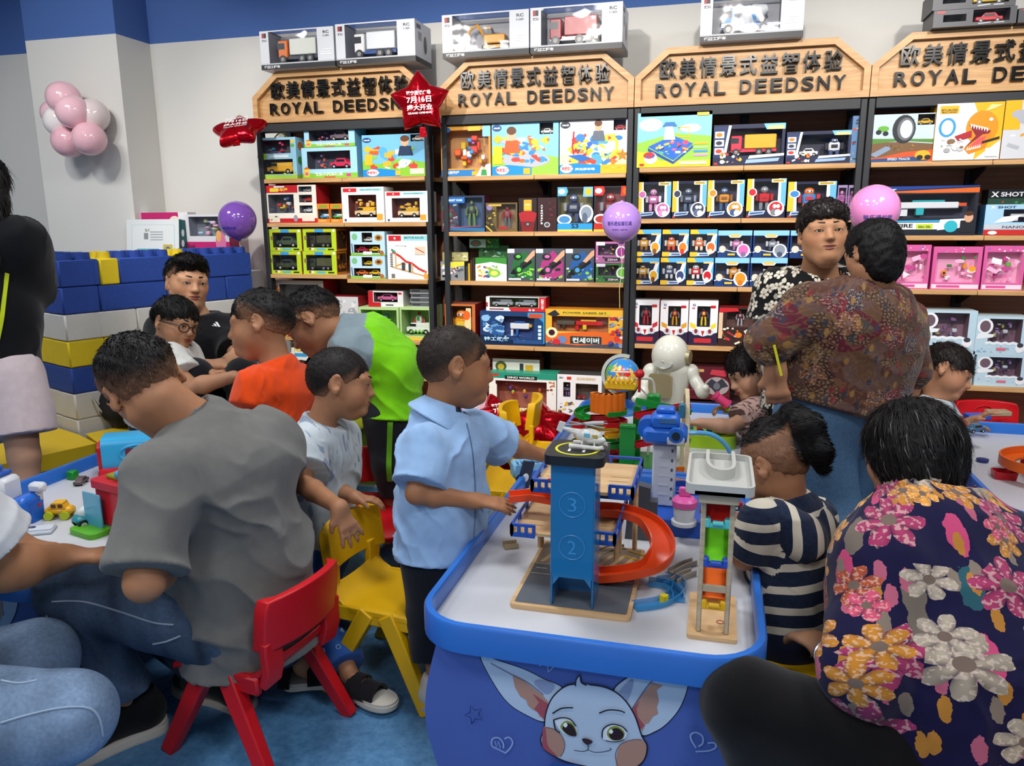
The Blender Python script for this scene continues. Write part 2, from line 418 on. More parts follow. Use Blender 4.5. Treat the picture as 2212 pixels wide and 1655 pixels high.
def head_parts(B,c,R,hs,child,ears=True,jaw=1.):
 r,f,u=R
 def P(x,y,z):return c+(r*x+f*y+u*z)*hs
 def E(x,y,z,a,b,e,k=.06,op=1,rot=None):B.ell(P(x,y,z),np.array((a,b,e))*hs,np.array([r,f,u])if rot is None else rot,k*hs,op)
 def C(p,q,ra,rb,k=.05,op=1):B.cone(P(*p),P(*q),ra*hs,rb*hs,k*hs,op)
 if child:
  E(0,-.05,.10,.37,.43,.395);E(0,.10,-.12,.29,.30,.34,.12)
  for s in(-1,1):E(.17*s,.19,-.16,.135,.15,.16,.1)
  C((0,.22,-.38),(0,.2,-.36),.12,.12,.12)
 else:
  E(0,-.05,.12,.345,.42,.375);E(0,.11,-.12,.27*jaw,.29,.36,.12)
  for s in(-1,1):E(.17*s,.17,-.08,.12*jaw,.15,.13,.1);C((.2*s*jaw,.03,-.24),(.05*s,.22,-.4),.10,.10,.12)
  C((-.04,.25,-.40),(.04,.25,-.40),.10,.10,.1)
 for s in(-1,1):
  E(.145*s,.405,.03,.085,.07,.055,.07,-1);E(.14*s,.335,.02,.075,.045,.05,.05)
  C((.05*s,.375,.105),(.23*s,.30,.10),.035,.03,.08)
 nz=.062 if child else .08
 C((0,.365,.06),(0,.385+nz,-.10),.028,.052,.06)
 for s in(-1,1):E(.048*s,.375+nz*.5,-.112,.036,.045,.032,.04)
 E(0,.375,-.235,.11,.05,.06,.08);E(0,.405,-.215,.085,.03,.022,.02);E(0,.395,-.262,.07,.032,.026,.02);E(0,.36,-.36,.10,.06,.06,.08)
 if ears:
  for s in(-1,1):
   rr=nrm(r*s*.9-f*.42);ff=nrm(f-rr*(f@rr));uu=np.cross(rr,ff)*s;uu=nrm(u-rr*(u@rr));ff=np.cross(uu,rr)*(1 if np.dot(np.cross(uu,rr),f)>0 else-1)
   x0=.375 if child else .355
   E(x0*s,-.055,-.01,.030,.085,.135,.02,1,np.array([rr,ff,uu]));E(x0*s*.97,-.04,-.115,.03,.05,.055,.02)
   E((x0+.026)*s,-.035,.005,.026,.052,.088,.015,-1,np.array([rr,ff,uu]))
def face_bits(c,R,hs,root,loc,child,hairc='#120d0b',brow=True,iris='#140b08',lip='#8a4038',half=.5):
 r,f,u=R
 def P(x,y,z):return c+(r*x+f*y+u*z)*hs-loc
 for s in(-1,1):
  m=MB();Mx=Matrix(((*(r*s),0),(*f,0),(*u,0),(0,0,0,1))).transposed();Mx.translation=Vector(P(.142*s,.368,.022))
  rz=Matrix.Rotation(-.28,4,'Z')
  m.ell((0,0,0),(.062*hs,.022*hs,.024*hs*(.42+half*.8)),14,8,'#cfc0b4',Mx@rz)
  m.ell((-.004*hs,.010*hs,0),(.030*hs,.016*hs,.023*hs*(.42+half*.8)),12,8,iris,Mx@rz)
  m.tube([(x*hs,(.022-.9*x*x*4)*hs*.9,(.021*(.42+half*.8)-x*x*4)*hs)for x in np.linspace(-.066,.066,9)],.0065*hs,5,'#1a0f0b',M=Mx@rz)
  m.build('eye',PAINT,root)
  if brow:
   m=MB(hairc);m.tube([P((.06+.16*t)*s,.416-.085*t-.05*t*t,.134+.014*math.sin(t*2.6)-.016*t)for t in np.linspace(0,1,7)],[.010*hs,.014*hs,.016*hs,.015*hs,.013*hs,.010*hs,.004*hs],6);m.build('eyebrow',HAIR,root)
 m=MB(lip)
 for z,y,w,h in((-.215,.424,.098,.016),(-.258,.416,.084,.018)):
  m.tube([P(w*t,y+.012-.030*t*t,z+(.006 if z>-.23 else-.002)*(1-t*t))for t in np.linspace(-1,1,9)],[h*hs*(.35+.65*(1-t*t))for t in np.linspace(-1,1,9)],6)
 m.tube([P(.104*t,.437-.04*t*t,-.236+.004*t*t)for t in np.linspace(-1,1,9)],.004*hs,5,'#3a1512')
 m.build('lips',SKIN,root)
def hair_mesh(c,R,hs,root,loc,child,style,h=.004,seed=1,skin='#8a5a3c'):
 """style: t thickness, plane (y,z pairs of the hairline seen from the side), col, fade, strands, extra(callback)"""
 r,f,u=R;t=style.get('t',.03)
 cr=((0,-.05,.10),(.37,.43,.395))if child else((0,-.05,.12),(.345,.42,.375))
 B=Body(h)
 def P(x,y,z):return c+(r*x+f*y+u*z)*hs
 A=np.array([r,f,u])
 B.ell(P(*cr[0]),(np.array(cr[1])+t)*hs,A,.02*hs)
 if style.get('top'):q=style['top'];B.ell(P(*q[:3]),np.array(q[3:])*hs,A,.15*hs,2)
 (y0,z0),(y1,z1)=style.get('plane',((.42,.27),(-.36,-.24)))
 a=nrm((-(z1-z0),(y1-y0)));a=a if a[1]>0 else-a
 def cl(X,Y,Z):
  px,py,pz=X-c[0],Y-c[1],Z-c[2];y=(px*f[0]+py*f[1]+pz*f[2])/hs;z=(px*u[0]+py*u[1]+pz*u[2])/hs;x=(px*r[0]+py*r[1]+pz*r[2])/hs
  d=-((y-y0)*a[0]+(z-z0)*a[1])+.010*np.sin(x*31+y*9)+.008*np.sin(x*57-y*23)
  d=np.maximum(d,(y-style.get('front',.40)-.25*np.maximum(z-.25,0))*.9)if style.get('front',1)else d
  if style.get('ear',True):d=np.maximum(d,.10-np.sqrt((y+.05)**2+(z+.02)**2*.7))
  q_=np.sqrt((x/cr[1][0])**2+((y+.05)/cr[1][1])**2+((z-cr[0][2])/cr[1][2])**2);e_=(q_-1)*.37
  s_=np.clip(-d/style.get('tw',.26),0,1);d=np.maximum(d,e_-(t*s_*(2-s_)*(.45+.55*np.clip(z/.3+.3,0,1))+.008))
  return d*hs
 B.clip(cl)
 if 'extra' in style:style['extra'](B,P,hs,A)
 V,F=B.mesh();V=relax(V,F,1);N=vnormals(V,F)
 L=V-c;y=L@f/hs;z=L@u/hs;x=L@r/hs
 dist=(y-y0)*a[0]+(z-z0)*a[1]
 V=V+N*(style.get('rough',.012)*hs*wnoise(V,90/hs*.2,seed)+style.get('rough',.012)*.5*hs*wnoise(V,45/hs,seed+4))[:,None]
 base=np.array(S(style.get('col','#0c0908')));sk=np.array(S(skin))
 fd=style.get('fade',.10);k=np.clip((dist-style.get('f0',0))/max(fd,1e-3),0,1)[:,None];k=k*k*(3-2*k)
 k=np.maximum(k,np.clip((y-.10)/.14,0,1)[:,None])
 if 'fadefn' in style:k=style['fadefn'](x,y,z)[:,None]
 col=(sk*.55)*(1-k)+base*k
 ns=style.get('strands',2500);q=np.random.RandomState(seed)
 Fs=F
 if ns:
  ln=style.get('len',.07)*hs;pick=q.choice(len(V),ns,p=(lambda w:w/w.sum())(k[:,0]**2+1e-6))
  cw=P(*style.get('whorl',(.03,-.25,.38)))
  d0=V[pick]-cw;d0=d0-N[pick]*(d0*N[pick]).sum(1)[:,None];d0/=np.linalg.norm(d0,axis=1)[:,None]+1e-9
  flow=d0*style.get('lay',.9)+N[pick]*style.get('lift',.45)+q.normal(size=(ns,3))*style.get('mess',.22)
  if 'pull' in style:flow=flow+style['pull']
  flow/=np.linalg.norm(flow,axis=1)[:,None]
  w=np.cross(flow,N[pick]);w/=np.linalg.norm(w,axis=1)[:,None]+1e-9;w*=(style.get('sw',.006)*hs)*(.5+q.rand(ns))[:,None]
  ll=ln*(.5+.8*q.rand(ns))[:,None];p0=V[pick]-N[pick]*.01*hs;p1=p0+flow*ll*.55;p2=p1+nrm_rows(flow-N[pick]*.35)*ll*.45
  st=np.concatenate([p0-w,p0+w,p1+w*.8,p1-w*.8,p2]);b=len(V);i=np.arange(ns)
  Fq=np.stack([b+i,b+ns+i,b+2*ns+i,b+3*ns+i],1);Ft=np.stack([b+3*ns+i,b+2*ns+i,b+4*ns+i,b+4*ns+i],1)
  V=np.concatenate([V,st]);sh=(.6+.9*q.rand(ns))[:,None]*col[pick]
  grey=style.get('grey',0)
  if grey:g=q.rand(ns)<grey;sh[g]=np.array(S('#6a6763'))
  col=np.concatenate([col]+[sh]*5)
  tri=np.stack([b+3*ns+i,b+2*ns+i,b+4*ns+i],1)
  me=mesh_np('hair',V-loc,np.concatenate([F,Fq]),HAIR,root,col)
# tips as a second ring of triangles joined into the same mesh
  bm_add_tris(me.data,tri)
  return me
 return mesh_np('hair',V-loc,F,HAIR,root,col)
def nrm_rows(a):return a/(np.linalg.norm(a,axis=1)[:,None]+1e-12)
def bm_add_tris(me,tri):
 n0=len(me.polygons);l0=len(me.loops);k=len(tri)
 me.loops.add(k*3);me.polygons.add(k)
 vi=np.empty(l0+3*k,np.int32);me.loops.foreach_get('vertex_index',vi);vi[l0:]=tri.ravel();me.loops.foreach_set('vertex_index',vi)
 st=np.empty(n0+k,np.int32);me.polygons.foreach_get('loop_start',st);st[n0:]=l0+3*np.arange(k);me.polygons.foreach_set('loop_start',st)
 me.polygons.foreach_set('use_smooth',np.full(n0+k,True));me.update(calc_edges=True)
def shoe(root,loc,ank,toe,s,upper='#15151a',sole='#d8d3c8',h=.005,name='shoe',open_=False,collar=.03):
 d=np.array(toe,float)-ank;d[2]=0;d=nrm(d);l=np.cross(d,(0,0,1));z0=min(ank[2]-.085*s,toe[2]);g=np.array((0,0,1.))
 b=np.array((ank[0],ank[1],z0))
 out=smooth2([(-.065,0),(-.045,.034),(.03,.036),(.12,.048),(.175,.036),(.195,0),(.175,-.034),(.12,-.046),(.03,-.034),(-.045,-.033)],4,True)
 Mx=Matrix(((d[0],l[0],0,b[0]-loc[0]),(d[1],l[1],0,b[1]-loc[1]),(0,0,1,b[2]-loc[2]),(0,0,0,1)))
 t=bpy.data.objects.new(name,None);link(t,root);t.empty_display_size=.02
 m=MB(sole);m.prism([(x*s,y*s)for x,y in out],0,.028*s,M=Mx);m.prism([(x*s*1.02,y*s*1.05)for x,y in out],.006*s,.02*s,M=Mx)
 m.build('sole',pl(sole,.6),t)
 if not open_:
  B=Body(h);q=lambda x,z,y=0:b+d*x*s+g*z*s+l*y*s
  B.chain([q(-.03,.06),q(.02,.06),q(.10,.045),q(.16,.035)],[.036*s,.038*s,.042*s,.034*s],.02*s)
  B.cone(q(-.02,.05),q(-.012,.085+collar),.038*s,.034*s,.02*s,fb=True)
  B.plane(q(0,.022),(0,0,-1));V,F=B.mesh();V=relax(V,F,1)
  mesh_np('upper',V-loc,F,CLOTH,t,np.tile(S(upper),(len(V),1)))
 else:
  m=MB(upper)
  for x,w,zz in((.10,.030,.062),(.045,.026,.082),(-.045,.02,.06)):
   m.tube([(x*s+(.0 if x>0 else-.015*math.cos(a)*s),.043*s*math.cos(a),.02*s+zz*s*math.sin(a)*.75)for a in np.linspace(0,math.pi,9)],1,4,prof=[(-w*s,-.004*s),(w*s,-.004*s),(w*s,.004*s),(-w*s,.004*s)],up=(0,0.02,1),M=Mx)
  m.build('strap',CLOTH,t)
 return t
from mathutils.bvhtree import BVHTree
def hits(o,loc,pts,lift=.002):
 """points of a garment's surface seen at the given photo columns and rows"""
 me=o.data;bv=BVHTree.FromPolygons([v.co for v in me.vertices],[p.vertices[:]for p in me.polygons]);R_=[]
 for x,y in pts:
  d=Vector(ray(x,y)).normalized();h_=bv.ray_cast(Vector(CAM-loc),d)
  if h_[0]is not None:R_.append(tuple(h_[0]-d*lift))
 return R_
def kid(root,nm):return[c for c in root.children if c.name.split('.')[0]==nm][0]
def seam(root,loc,nm,pts,r,col,name='seam',m=None,strip=None):
 P=hits(kid(root,nm),loc,smooth2(pts,6),.001)
 if len(P)>2:
  q=MB(col)
  if strip:q.tube(P,1,prof=[(-strip,-.001),(strip,-.001),(strip,.0015),(-strip,.0015)],up=tuple(-FW))
  else:q.tube(P,r,5)
  q.build(name,m or CLOTH,root)
def person(name,label,J,hs,bs,face,up,child=False,skin='#9a6a4a',hair=None,shirt=None,pants=None,h=.006,hands=True,hand_l={},hand_r={},seed=1,eyes=True,ears=True,jaw=1.,half=.5,group=None,fat=1.,hh=.004,legs=True,neck=1.,lip='#8a4038',armk=1.):
 J={k:pt(v)for k,v in J.items()}
 c=J['head'];R0=nrm(np.array(face));u=nrm(np.array(up)-R0*(np.array(up)@R0));R=(np.cross(R0,u),R0,u)
 base=J.get('base',J['pe']);loc=np.array((base[0],base[1],0.))
 root=thing(name,label,'person',loc,group=group)
 shL,shR,pe,nb=J['shL'],J['shR'],J['pe'],J['nb']
 wa=J.get('wa',pe*.55+nb*.45);ch=J.get('ch',pe*.2+nb*.8)
 lat=nrm(shR-shL);lp=nrm(J['hpR']-J['hpL'])if 'hpL' in J else lat
 B=Body(h)
# torso core, neck, head
 B.loft(pe,wa,(.13*bs*fat,.085*bs*fat),(.12*bs*fat,.085*bs*fat),lp,lat,.05*bs);B.loft(wa,ch,(.12*bs,.085*bs),(.14*bs,.09*bs),lat,lat,.05*bs)
 B.cone(shL,shR,.045*bs,.045*bs,.05*bs);B.cone(ch,nb,.09*bs,.06*bs,.05*bs)
 B.cone(nb,c+(-R[1]*.12-R[2]*.22)*hs,.064*bs*neck,.058*bs*neck,.03*bs)
 head_parts(B,c,R,hs,child,ears,jaw)
 for sd,sg in(('L',1),('R',-1)):
  if 'el'+sd in J:
   a,e,w=J['sh'+sd],J['el'+sd],J['wr'+sd]
   B.cone(a,e,.05*bs*armk,.041*bs*armk,.02*bs);m_=e*.7+w*.3
   B.chain([e,m_,w],[.040*bs*armk,.043*bs*armk,.027*bs*armk],.015*bs)
   hd=dict(dir=w-e,n=V3(0,-1,0),size=.18*bs*1.02,curl=.5,spread=.2);hd.update(hand_l if sd=='L' else hand_r)
   if hands and hd.get('on',1):
    d_=nrm(hd['dir']);n_=nrm(np.array(hd['n'])-d_*(np.array(hd['n'])@d_));ts=hd.get('thumb',sg*-1)
    hand(B,w,d_,n_,hd['size'],ts,hd['curl'],hd['spread'])
  if legs and 'kn'+sd in J:
   B.cone(J['hp'+sd],J['kn'+sd],.075*bs*fat,.052*bs,.03*bs)
   if 'an'+sd in J:
    k_,an=J['kn'+sd],J['an'+sd];B.chain([k_,k_*.65+an*.35,an],[.050*bs,.052*bs,.034*bs],.02*bs)
    if 'to'+sd in J:
     to=J['to'+sd];B.chain([an-np.array((0,0,.02*bs)),an*.4+to*.6,to],[.034*bs,.03*bs,.022*bs],.02*bs)
 V,F=B.mesh();V=relax(V,F,1)
 L=V-c;y=L@R[1]/hs;z=L@R[2]/hs;x=L@R[0]/hs
 col=np.tile(np.array(S(skin))*.80,(len(V),1))
 ck=np.exp(-(((np.abs(x)-.2)/.1)**2+((y-.28)/.12)**2+((z+.12)/.1)**2));col=col*(1+ck[:,None]*np.array((.10,-.04,-.06)))
 body=mesh_np('body',V-loc,F,SKIN,root,col)
 if eyes:face_bits(c,R,hs,root,loc,child,half=half,lip=lip,hairc=(hair or{}).get('brow','#120d0b'))
 if hair:hair_mesh(c,R,hs,root,loc,child,hair,hh,seed,skin)
 if shirt:make_shirt(root,loc,J,bs,lat,lp,wa,ch,shirt,seed,h,fat)
 if pants:make_pants(root,loc,J,bs,lp,pants,seed,h,fat)
 root['_']=0;del root['_']
 return root,loc,R,c,J
def make_shirt(root,loc,J,bs,lat,lp,wa,ch,st,seed,h,fat):
 shL,shR,pe,nb=J['shL'],J['shR'],J['pe'],J['nb'];o=st.get('o',.016)*bs
 hem=J.get('hem',pe);B=Body(st.get('h',h))
 W=st.get('w',(.165,.155,.165));Dp=st.get('d',(.105,.10,.115))
 B.loft(ch,wa,(W[0]*bs*fat+o,Dp[0]*bs*fat+o),(W[1]*bs*fat+o,Dp[1]*bs*fat+o),lat,lat,.06*bs)
 B.loft(wa,hem,(W[1]*bs*fat+o,Dp[1]*bs*fat+o),(W[2]*bs*fat+o,Dp[2]*bs*fat+o),lat,lp,.06*bs,fb=True)
 B.cone(shL,shR,.058*bs+o,.058*bs+o,.06*bs);B.loft(nb-(nb-ch)*.1,ch,(.085*bs+o,.075*bs+o),(W[0]*bs*fat+o,Dp[0]*bs*fat+o),lat,lat,.05*bs)
 for sd in 'LR':
  if 'el'+sd in J:
   a,e=J['sh'+sd],J['el'+sd];sl=st.get('sl',.78)
   if sl<=1:B.cone(a,a+(e-a)*sl,.062*bs*st.get('sr',1)+o,.062*bs*st.get('sr',1)+o*1.3,.03*bs,fb=True)
   else:
    w=J['wr'+sd];B.cone(a,e,.060*bs+o,.052*bs+o,.03*bs);B.cone(e,e+(w-e)*(sl-1),.05*bs+o,.044*bs+o,.02*bs,fb=True)
# neck opening
 hd=J['head'];ax=nrm(hd-nb);B.cone(nb-ax*.02*bs,nb+ax*.3*bs,.064*bs*st.get('nk',1),.085*bs*st.get('nk',1),.01*bs,-1)
 nt=st.get('ntop',.035)*bs;B.clip(lambda X,Y,Z:np.where(((X-nb[0])**2+(Y-nb[1])**2+(Z-nb[2])**2)<(.12*bs)**2,(X-nb[0])*ax[0]+(Y-nb[1])*ax[1]+(Z-nb[2])*ax[2]-nt,-1.))
 if 'extra' in st:st['extra'](B,J)
 V,F=B.mesh();V=relax(V,F,1);N=vnormals(V,F)
 fo=st.get('folds',(.006,26));V0=V;V=folds(V,N,fo[0]*bs,fo[1]/bs,seed*7+1,st.get('fax'));V=folds(V,vnormals(V,F),fo[0]*.5*bs,fo[1]*2.1/bs,seed*7+3,st.get('fax2'))
 calm=np.ones(len(V0))
 for a_,d_,rad in[(hem,nrm(hem-wa),9.),(nb+ax*nt,ax,.15*bs)]+[(J['sh'+sd]+(J['el'+sd]-J['sh'+sd])*min(1,st.get('sl',.78)),nrm(J['el'+sd]-J['sh'+sd]),.13*bs)for sd in 'LR' if 'el'+sd in J]:
  q_=V0-a_;w_=q_@d_;m_=np.exp(-(w_/(.016*bs))**2)*(np.linalg.norm(q_-w_[:,None]*d_,axis=1)<rad);calm=np.minimum(calm,1-.92*m_)
 V=V0+(V-V0)*calm[:,None]
 col=st['col'](V,J)if callable(st['col'])else np.tile(S(st['col']),(len(V),1))
 at={'puv':st['uv'](V,J)}if 'uv' in st else None
 mesh_np(st.get('name','shirt'),V-loc,F,st.get('mat',CLOTH),root,col,attrs=at)
def make_pants(root,loc,J,bs,lp,st,seed,h,fat):
 o=st.get('o',.014)*bs;pw=st.get('pw',1.);B=Body(st.get('h',h));pe=J['pe'];up_=nrm(J.get('wa',J['nb'])-pe)
 B.loft(pe+up_*.10*bs,pe-up_*.02*bs,(.145*bs*fat*pw+o,.10*bs*fat*pw+o),(.15*bs*fat*pw+o,.11*bs*fat*pw+o),lp,lp,.05*bs,fa=True)
 ln=st.get('ln',1.93)
 for sd in 'LR':
  if 'kn'+sd not in J:continue
  a,k_=J['hp'+sd],J['kn'+sd];tr=st.get('tr',1.)
  if ln<=1:B.cone(a,a+(k_-a)*ln,.082*bs*fat*tr+o,.072*bs*tr+o*2,.05*bs,fb=True)
  else:
   B.cone(a,k_,.080*bs*fat*tr+o,.060*bs*tr+o,.05*bs)
   if 'an'+sd in J:
    an=J['an'+sd];B.cone(k_,k_+(an-k_)*(ln-1),.058*bs*tr+o,st.get('cuff',.046)*bs*tr+o,.03*bs,fb=True)
 V,F=B.mesh();V=relax(V,F,1);N=vnormals(V,F)
 fo=st.get('folds',(.006,24));V=folds(V,N,fo[0]*bs,fo[1]/bs,seed*5+2,st.get('fax'))
 col=st['col'](V,J)if callable(st['col'])else np.tile(S(st['col']),(len(V),1))
 mesh_np(st.get('name','trousers'),V-loc,F,st.get('mat',CLOTH),root,col)
# ---------------------------------------------------------------- the room
def wall_mat(name,c0,c1=None,zb=None,rough=.75):
 m=mat(name,c0,rough,var=.02,vscale=2.5,bump=.05,bscale=120,spec=.25)
 return m
FLOORM=bpy.data.materials.new('blue_vinyl');FLOORM.use_nodes=True
def floor_nodes(m):
 nt=m.node_tree;N=nt.nodes;L=nt.links;b=N['Principled BSDF'];tc=N.new('ShaderNodeTexCoord')
 r=N.new('ShaderNodeValToRGB');n1=N.new('ShaderNodeTexNoise');n1.inputs['Scale'].default_value=38;n1.inputs['Detail'].default_value=8;n1.inputs['Roughness'].default_value=.75
 L.new(tc.outputs['Object'],n1.inputs['Vector']);L.new(n1.outputs['Fac'],r.inputs[0])
 r.color_ramp.elements[0].position=.3;r.color_ramp.elements[0].color=(*S('#386a96'),1);r.color_ramp.elements[1].position=.72;r.color_ramp.elements[1].color=(*S('#6598c2'),1)
 L.new(r.outputs[0],b.inputs['Base Color']);b.inputs['Roughness'].default_value=.38;b.inputs['Specular IOR Level'].default_value=.4
 n2=N.new('ShaderNodeTexNoise');n2.inputs['Scale'].default_value=5;L.new(tc.outputs['Object'],n2.inputs['Vector'])
 mr=N.new('ShaderNodeMapRange');mr.inputs[3].default_value=.3;mr.inputs[4].default_value=.5;L.new(n2.outputs['Fac'],mr.inputs[0]);L.new(mr.outputs[0],b.inputs['Roughness'])
floor_nodes(FLOORM)
X0,X1,Y0=-6.2,3.6,-2.6
m=MB();m.box(((X0+X1)/2,(Y0+YW)/2,-.05),(X1-X0+.4,YW-Y0+.4,.1));tag(m.build('floor',FLOORM),'blue speckled vinyl floor',kind='structure')
WHITE=wall_mat('wall_paint_white','#dcdad4');BLUE=wall_mat('wall_paint_blue','#4c6cab');CEIL=wall_mat('ceiling_paint','#d9dadb')
ZB=2.478
def wall(name,x0,x1,y0,y1,label):
 w=MB();w.box(((x0+x1)/2,(y0+y1)/2,ZB/2),(x1-x0,y1-y0,ZB));o=w.build(name,WHITE);tag(o,label,kind='structure')
 b=MB();b.box(((x0+x1)/2,(y0+y1)/2,(ZB+ZC)/2),(x1-x0,y1-y0,ZC-ZB));tag(b.build('paint_band',BLUE,o))
wall('wall_back',X0,X1,YW,YW+.1,'white wall with blue upper band behind the toy shelves')
wall('wall_left',X0-.1,X0,Y0,YW,'white wall with blue upper band on the far left')
wall('wall_right',X1,X1+.1,Y0,YW,'white wall with blue upper band on the far right')
wall('wall_front',X0,X1,Y0-.1,Y0,'white wall with blue upper band behind the viewer')
pa,pb=PZ(54,87,ZB),PZ(250,74,ZB);PYF=float((pa[1]+pb[1])/2)
pxa,pxb=float(PY(54,87,PYF)[0]),float(PY(250,74,PYF)[0])
wall('wall_pilaster',pxa,pxb,PYF,YW,'square white column with blue top standing out from the wall')
m=MB();m.box(((X0+X1)/2,(Y0+YW)/2,ZC+.05),(X1-X0+.4,YW-Y0+.4,.1));tag(m.build('ceiling',CEIL),'white ceiling above the shop',kind='structure')
for i,(x,y)in enumerate(PANELS):
 t=thing('added_ceiling_panel','added unseen square white ceiling light panel above the '+('bench and block wall','gap between the left and front tables','right table','floor left of the viewer','floor right of the viewer','floor behind the viewer')[i],'ceiling light',(x,y,ZC),group='added ceiling light panels')
 q=MB();
 for a,b,c,d in((-.315,0,.03,.66),(.315,0,.03,.66),(0,-.315,.66,.03),(0,.315,.66,.03)):q.box((a,b,-.015),(c,d,.03))
 q.build('light_frame',pl('#e8e8e8',.4),t)
 q=MB();q.box((0,0,-.012),(.6,.6,.01));q.build('diffuser',mat('lamp_diffuser','#f6fbff',.5,emit=3.,var=0),t)
# ---------------------------------------------------------------- shelving
def wood(name,ca,cb,sx=1.,rough=.45):
 m=bpy.data.materials.new(name);m.use_nodes=True;nt=m.node_tree;N=nt.nodes;L=nt.links;b=N['Principled BSDF']
 tc=N.new('ShaderNodeTexCoord');mp=N.new('ShaderNodeMapping');mp.inputs['Scale'].default_value=(1.6*sx,8,30);L.new(tc.outputs['Object'],mp.inputs[0])
 n1=N.new('ShaderNodeTexNoise');n1.inputs['Scale'].default_value=2.2;n1.inputs['Detail'].default_value=7;n1.inputs['Roughness'].default_value=.65;n1.inputs['Distortion'].default_value=.6;L.new(mp.outputs[0],n1.inputs['Vector'])
 r=N.new('ShaderNodeValToRGB');r.color_ramp.elements[0].position=.32;r.color_ramp.elements[0].color=(*S(ca),1);r.color_ramp.elements[1].position=.66;r.color_ramp.elements[1].color=(*S(cb),1)
 L.new(n1.outputs['Fac'],r.inputs[0]);L.new(r.outputs[0],b.inputs['Base Color']);b.inputs['Roughness'].default_value=rough;return m
OAK=wood('light_oak','#b5834e','#d6ab74');BACK=wood('brown_back_panel','#85563f','#a26c50',.5,.6);PLY=wood('pale_birch','#c39a68','#dcb98a')
BLACK=pl('#26282c',.5);BLKM=mat('black_metal','#232529',.45,metal=.3,var=.05)
GLOSSBLACK=mat('glossy_black_acrylic','#0a0807',.22,coat=.25,var=.05)
_L3={}
def letter3d(ch,depth,offset):
 if(ch,depth,offset)in _L3:return _L3[ch,depth,offset]
 cu=bpy.data.curves.new('glyph','FONT');cu.body=ch;cu.size=1;cu.offset=offset;cu.extrude=depth/2;cu.resolution_u=4
 o=bpy.data.objects.new('glyph',cu);COL.objects.link(o);dg=bpy.context.evaluated_depsgraph_get()
 me=bpy.data.meshes.new_from_object(o.evaluated_get(dg));bpy.data.objects.remove(o);bpy.data.curves.remove(cu)
 me.materials.clear();me.materials.append(GLOSSBLACK)
 co=np.empty(len(me.vertices)*3,np.float32);me.vertices.foreach_get('co',co);co=co.reshape(-1,3)
 r=(me,co[:,0].min(),co[:,0].max(),co[:,1].min(),co[:,1].max());_L3[ch,depth,offset]=r;return r
def place_letter(ch,parent,x,y,w,h,depth,offset=.02,name='letter',yoff=0.):
 me,a,b,c,d=letter3d(ch,.12,offset);o=bpy.data.objects.new(name,me);link(o,parent)
 sx,sy=w/(b-a),h/(d-c)
 o.matrix_local=Matrix(((sx,0,0,x-a*sx),(0,0,-depth/.12,yoff),(0,sy,0,y-c*sy),(0,0,0,1)))
 return o
SHELF=[(-2.612,-1.548,[(1.578,1.578),(1.328,1.328),(1.029,1.007),(.655,.655)]),(-1.478,-.442,[(1.570,1.570),(1.2735,1.2735),(1.0035,1.0035),(.645,.645)]),(-.438,.655,[(1.593,1.593),(1.3365,1.3365),(.991,.991),(.680,.680)]),(.659,1.76,[(1.593,1.593),(1.250,1.250),(.993,.993),(.527,.527)])]
ZH,BT,SD=1.912,.024,.34
BASEZ=.27
names=['first','second','third','fourth']
CN='欧美情景式益智体验';EN='ROYAL DEEDSNY'
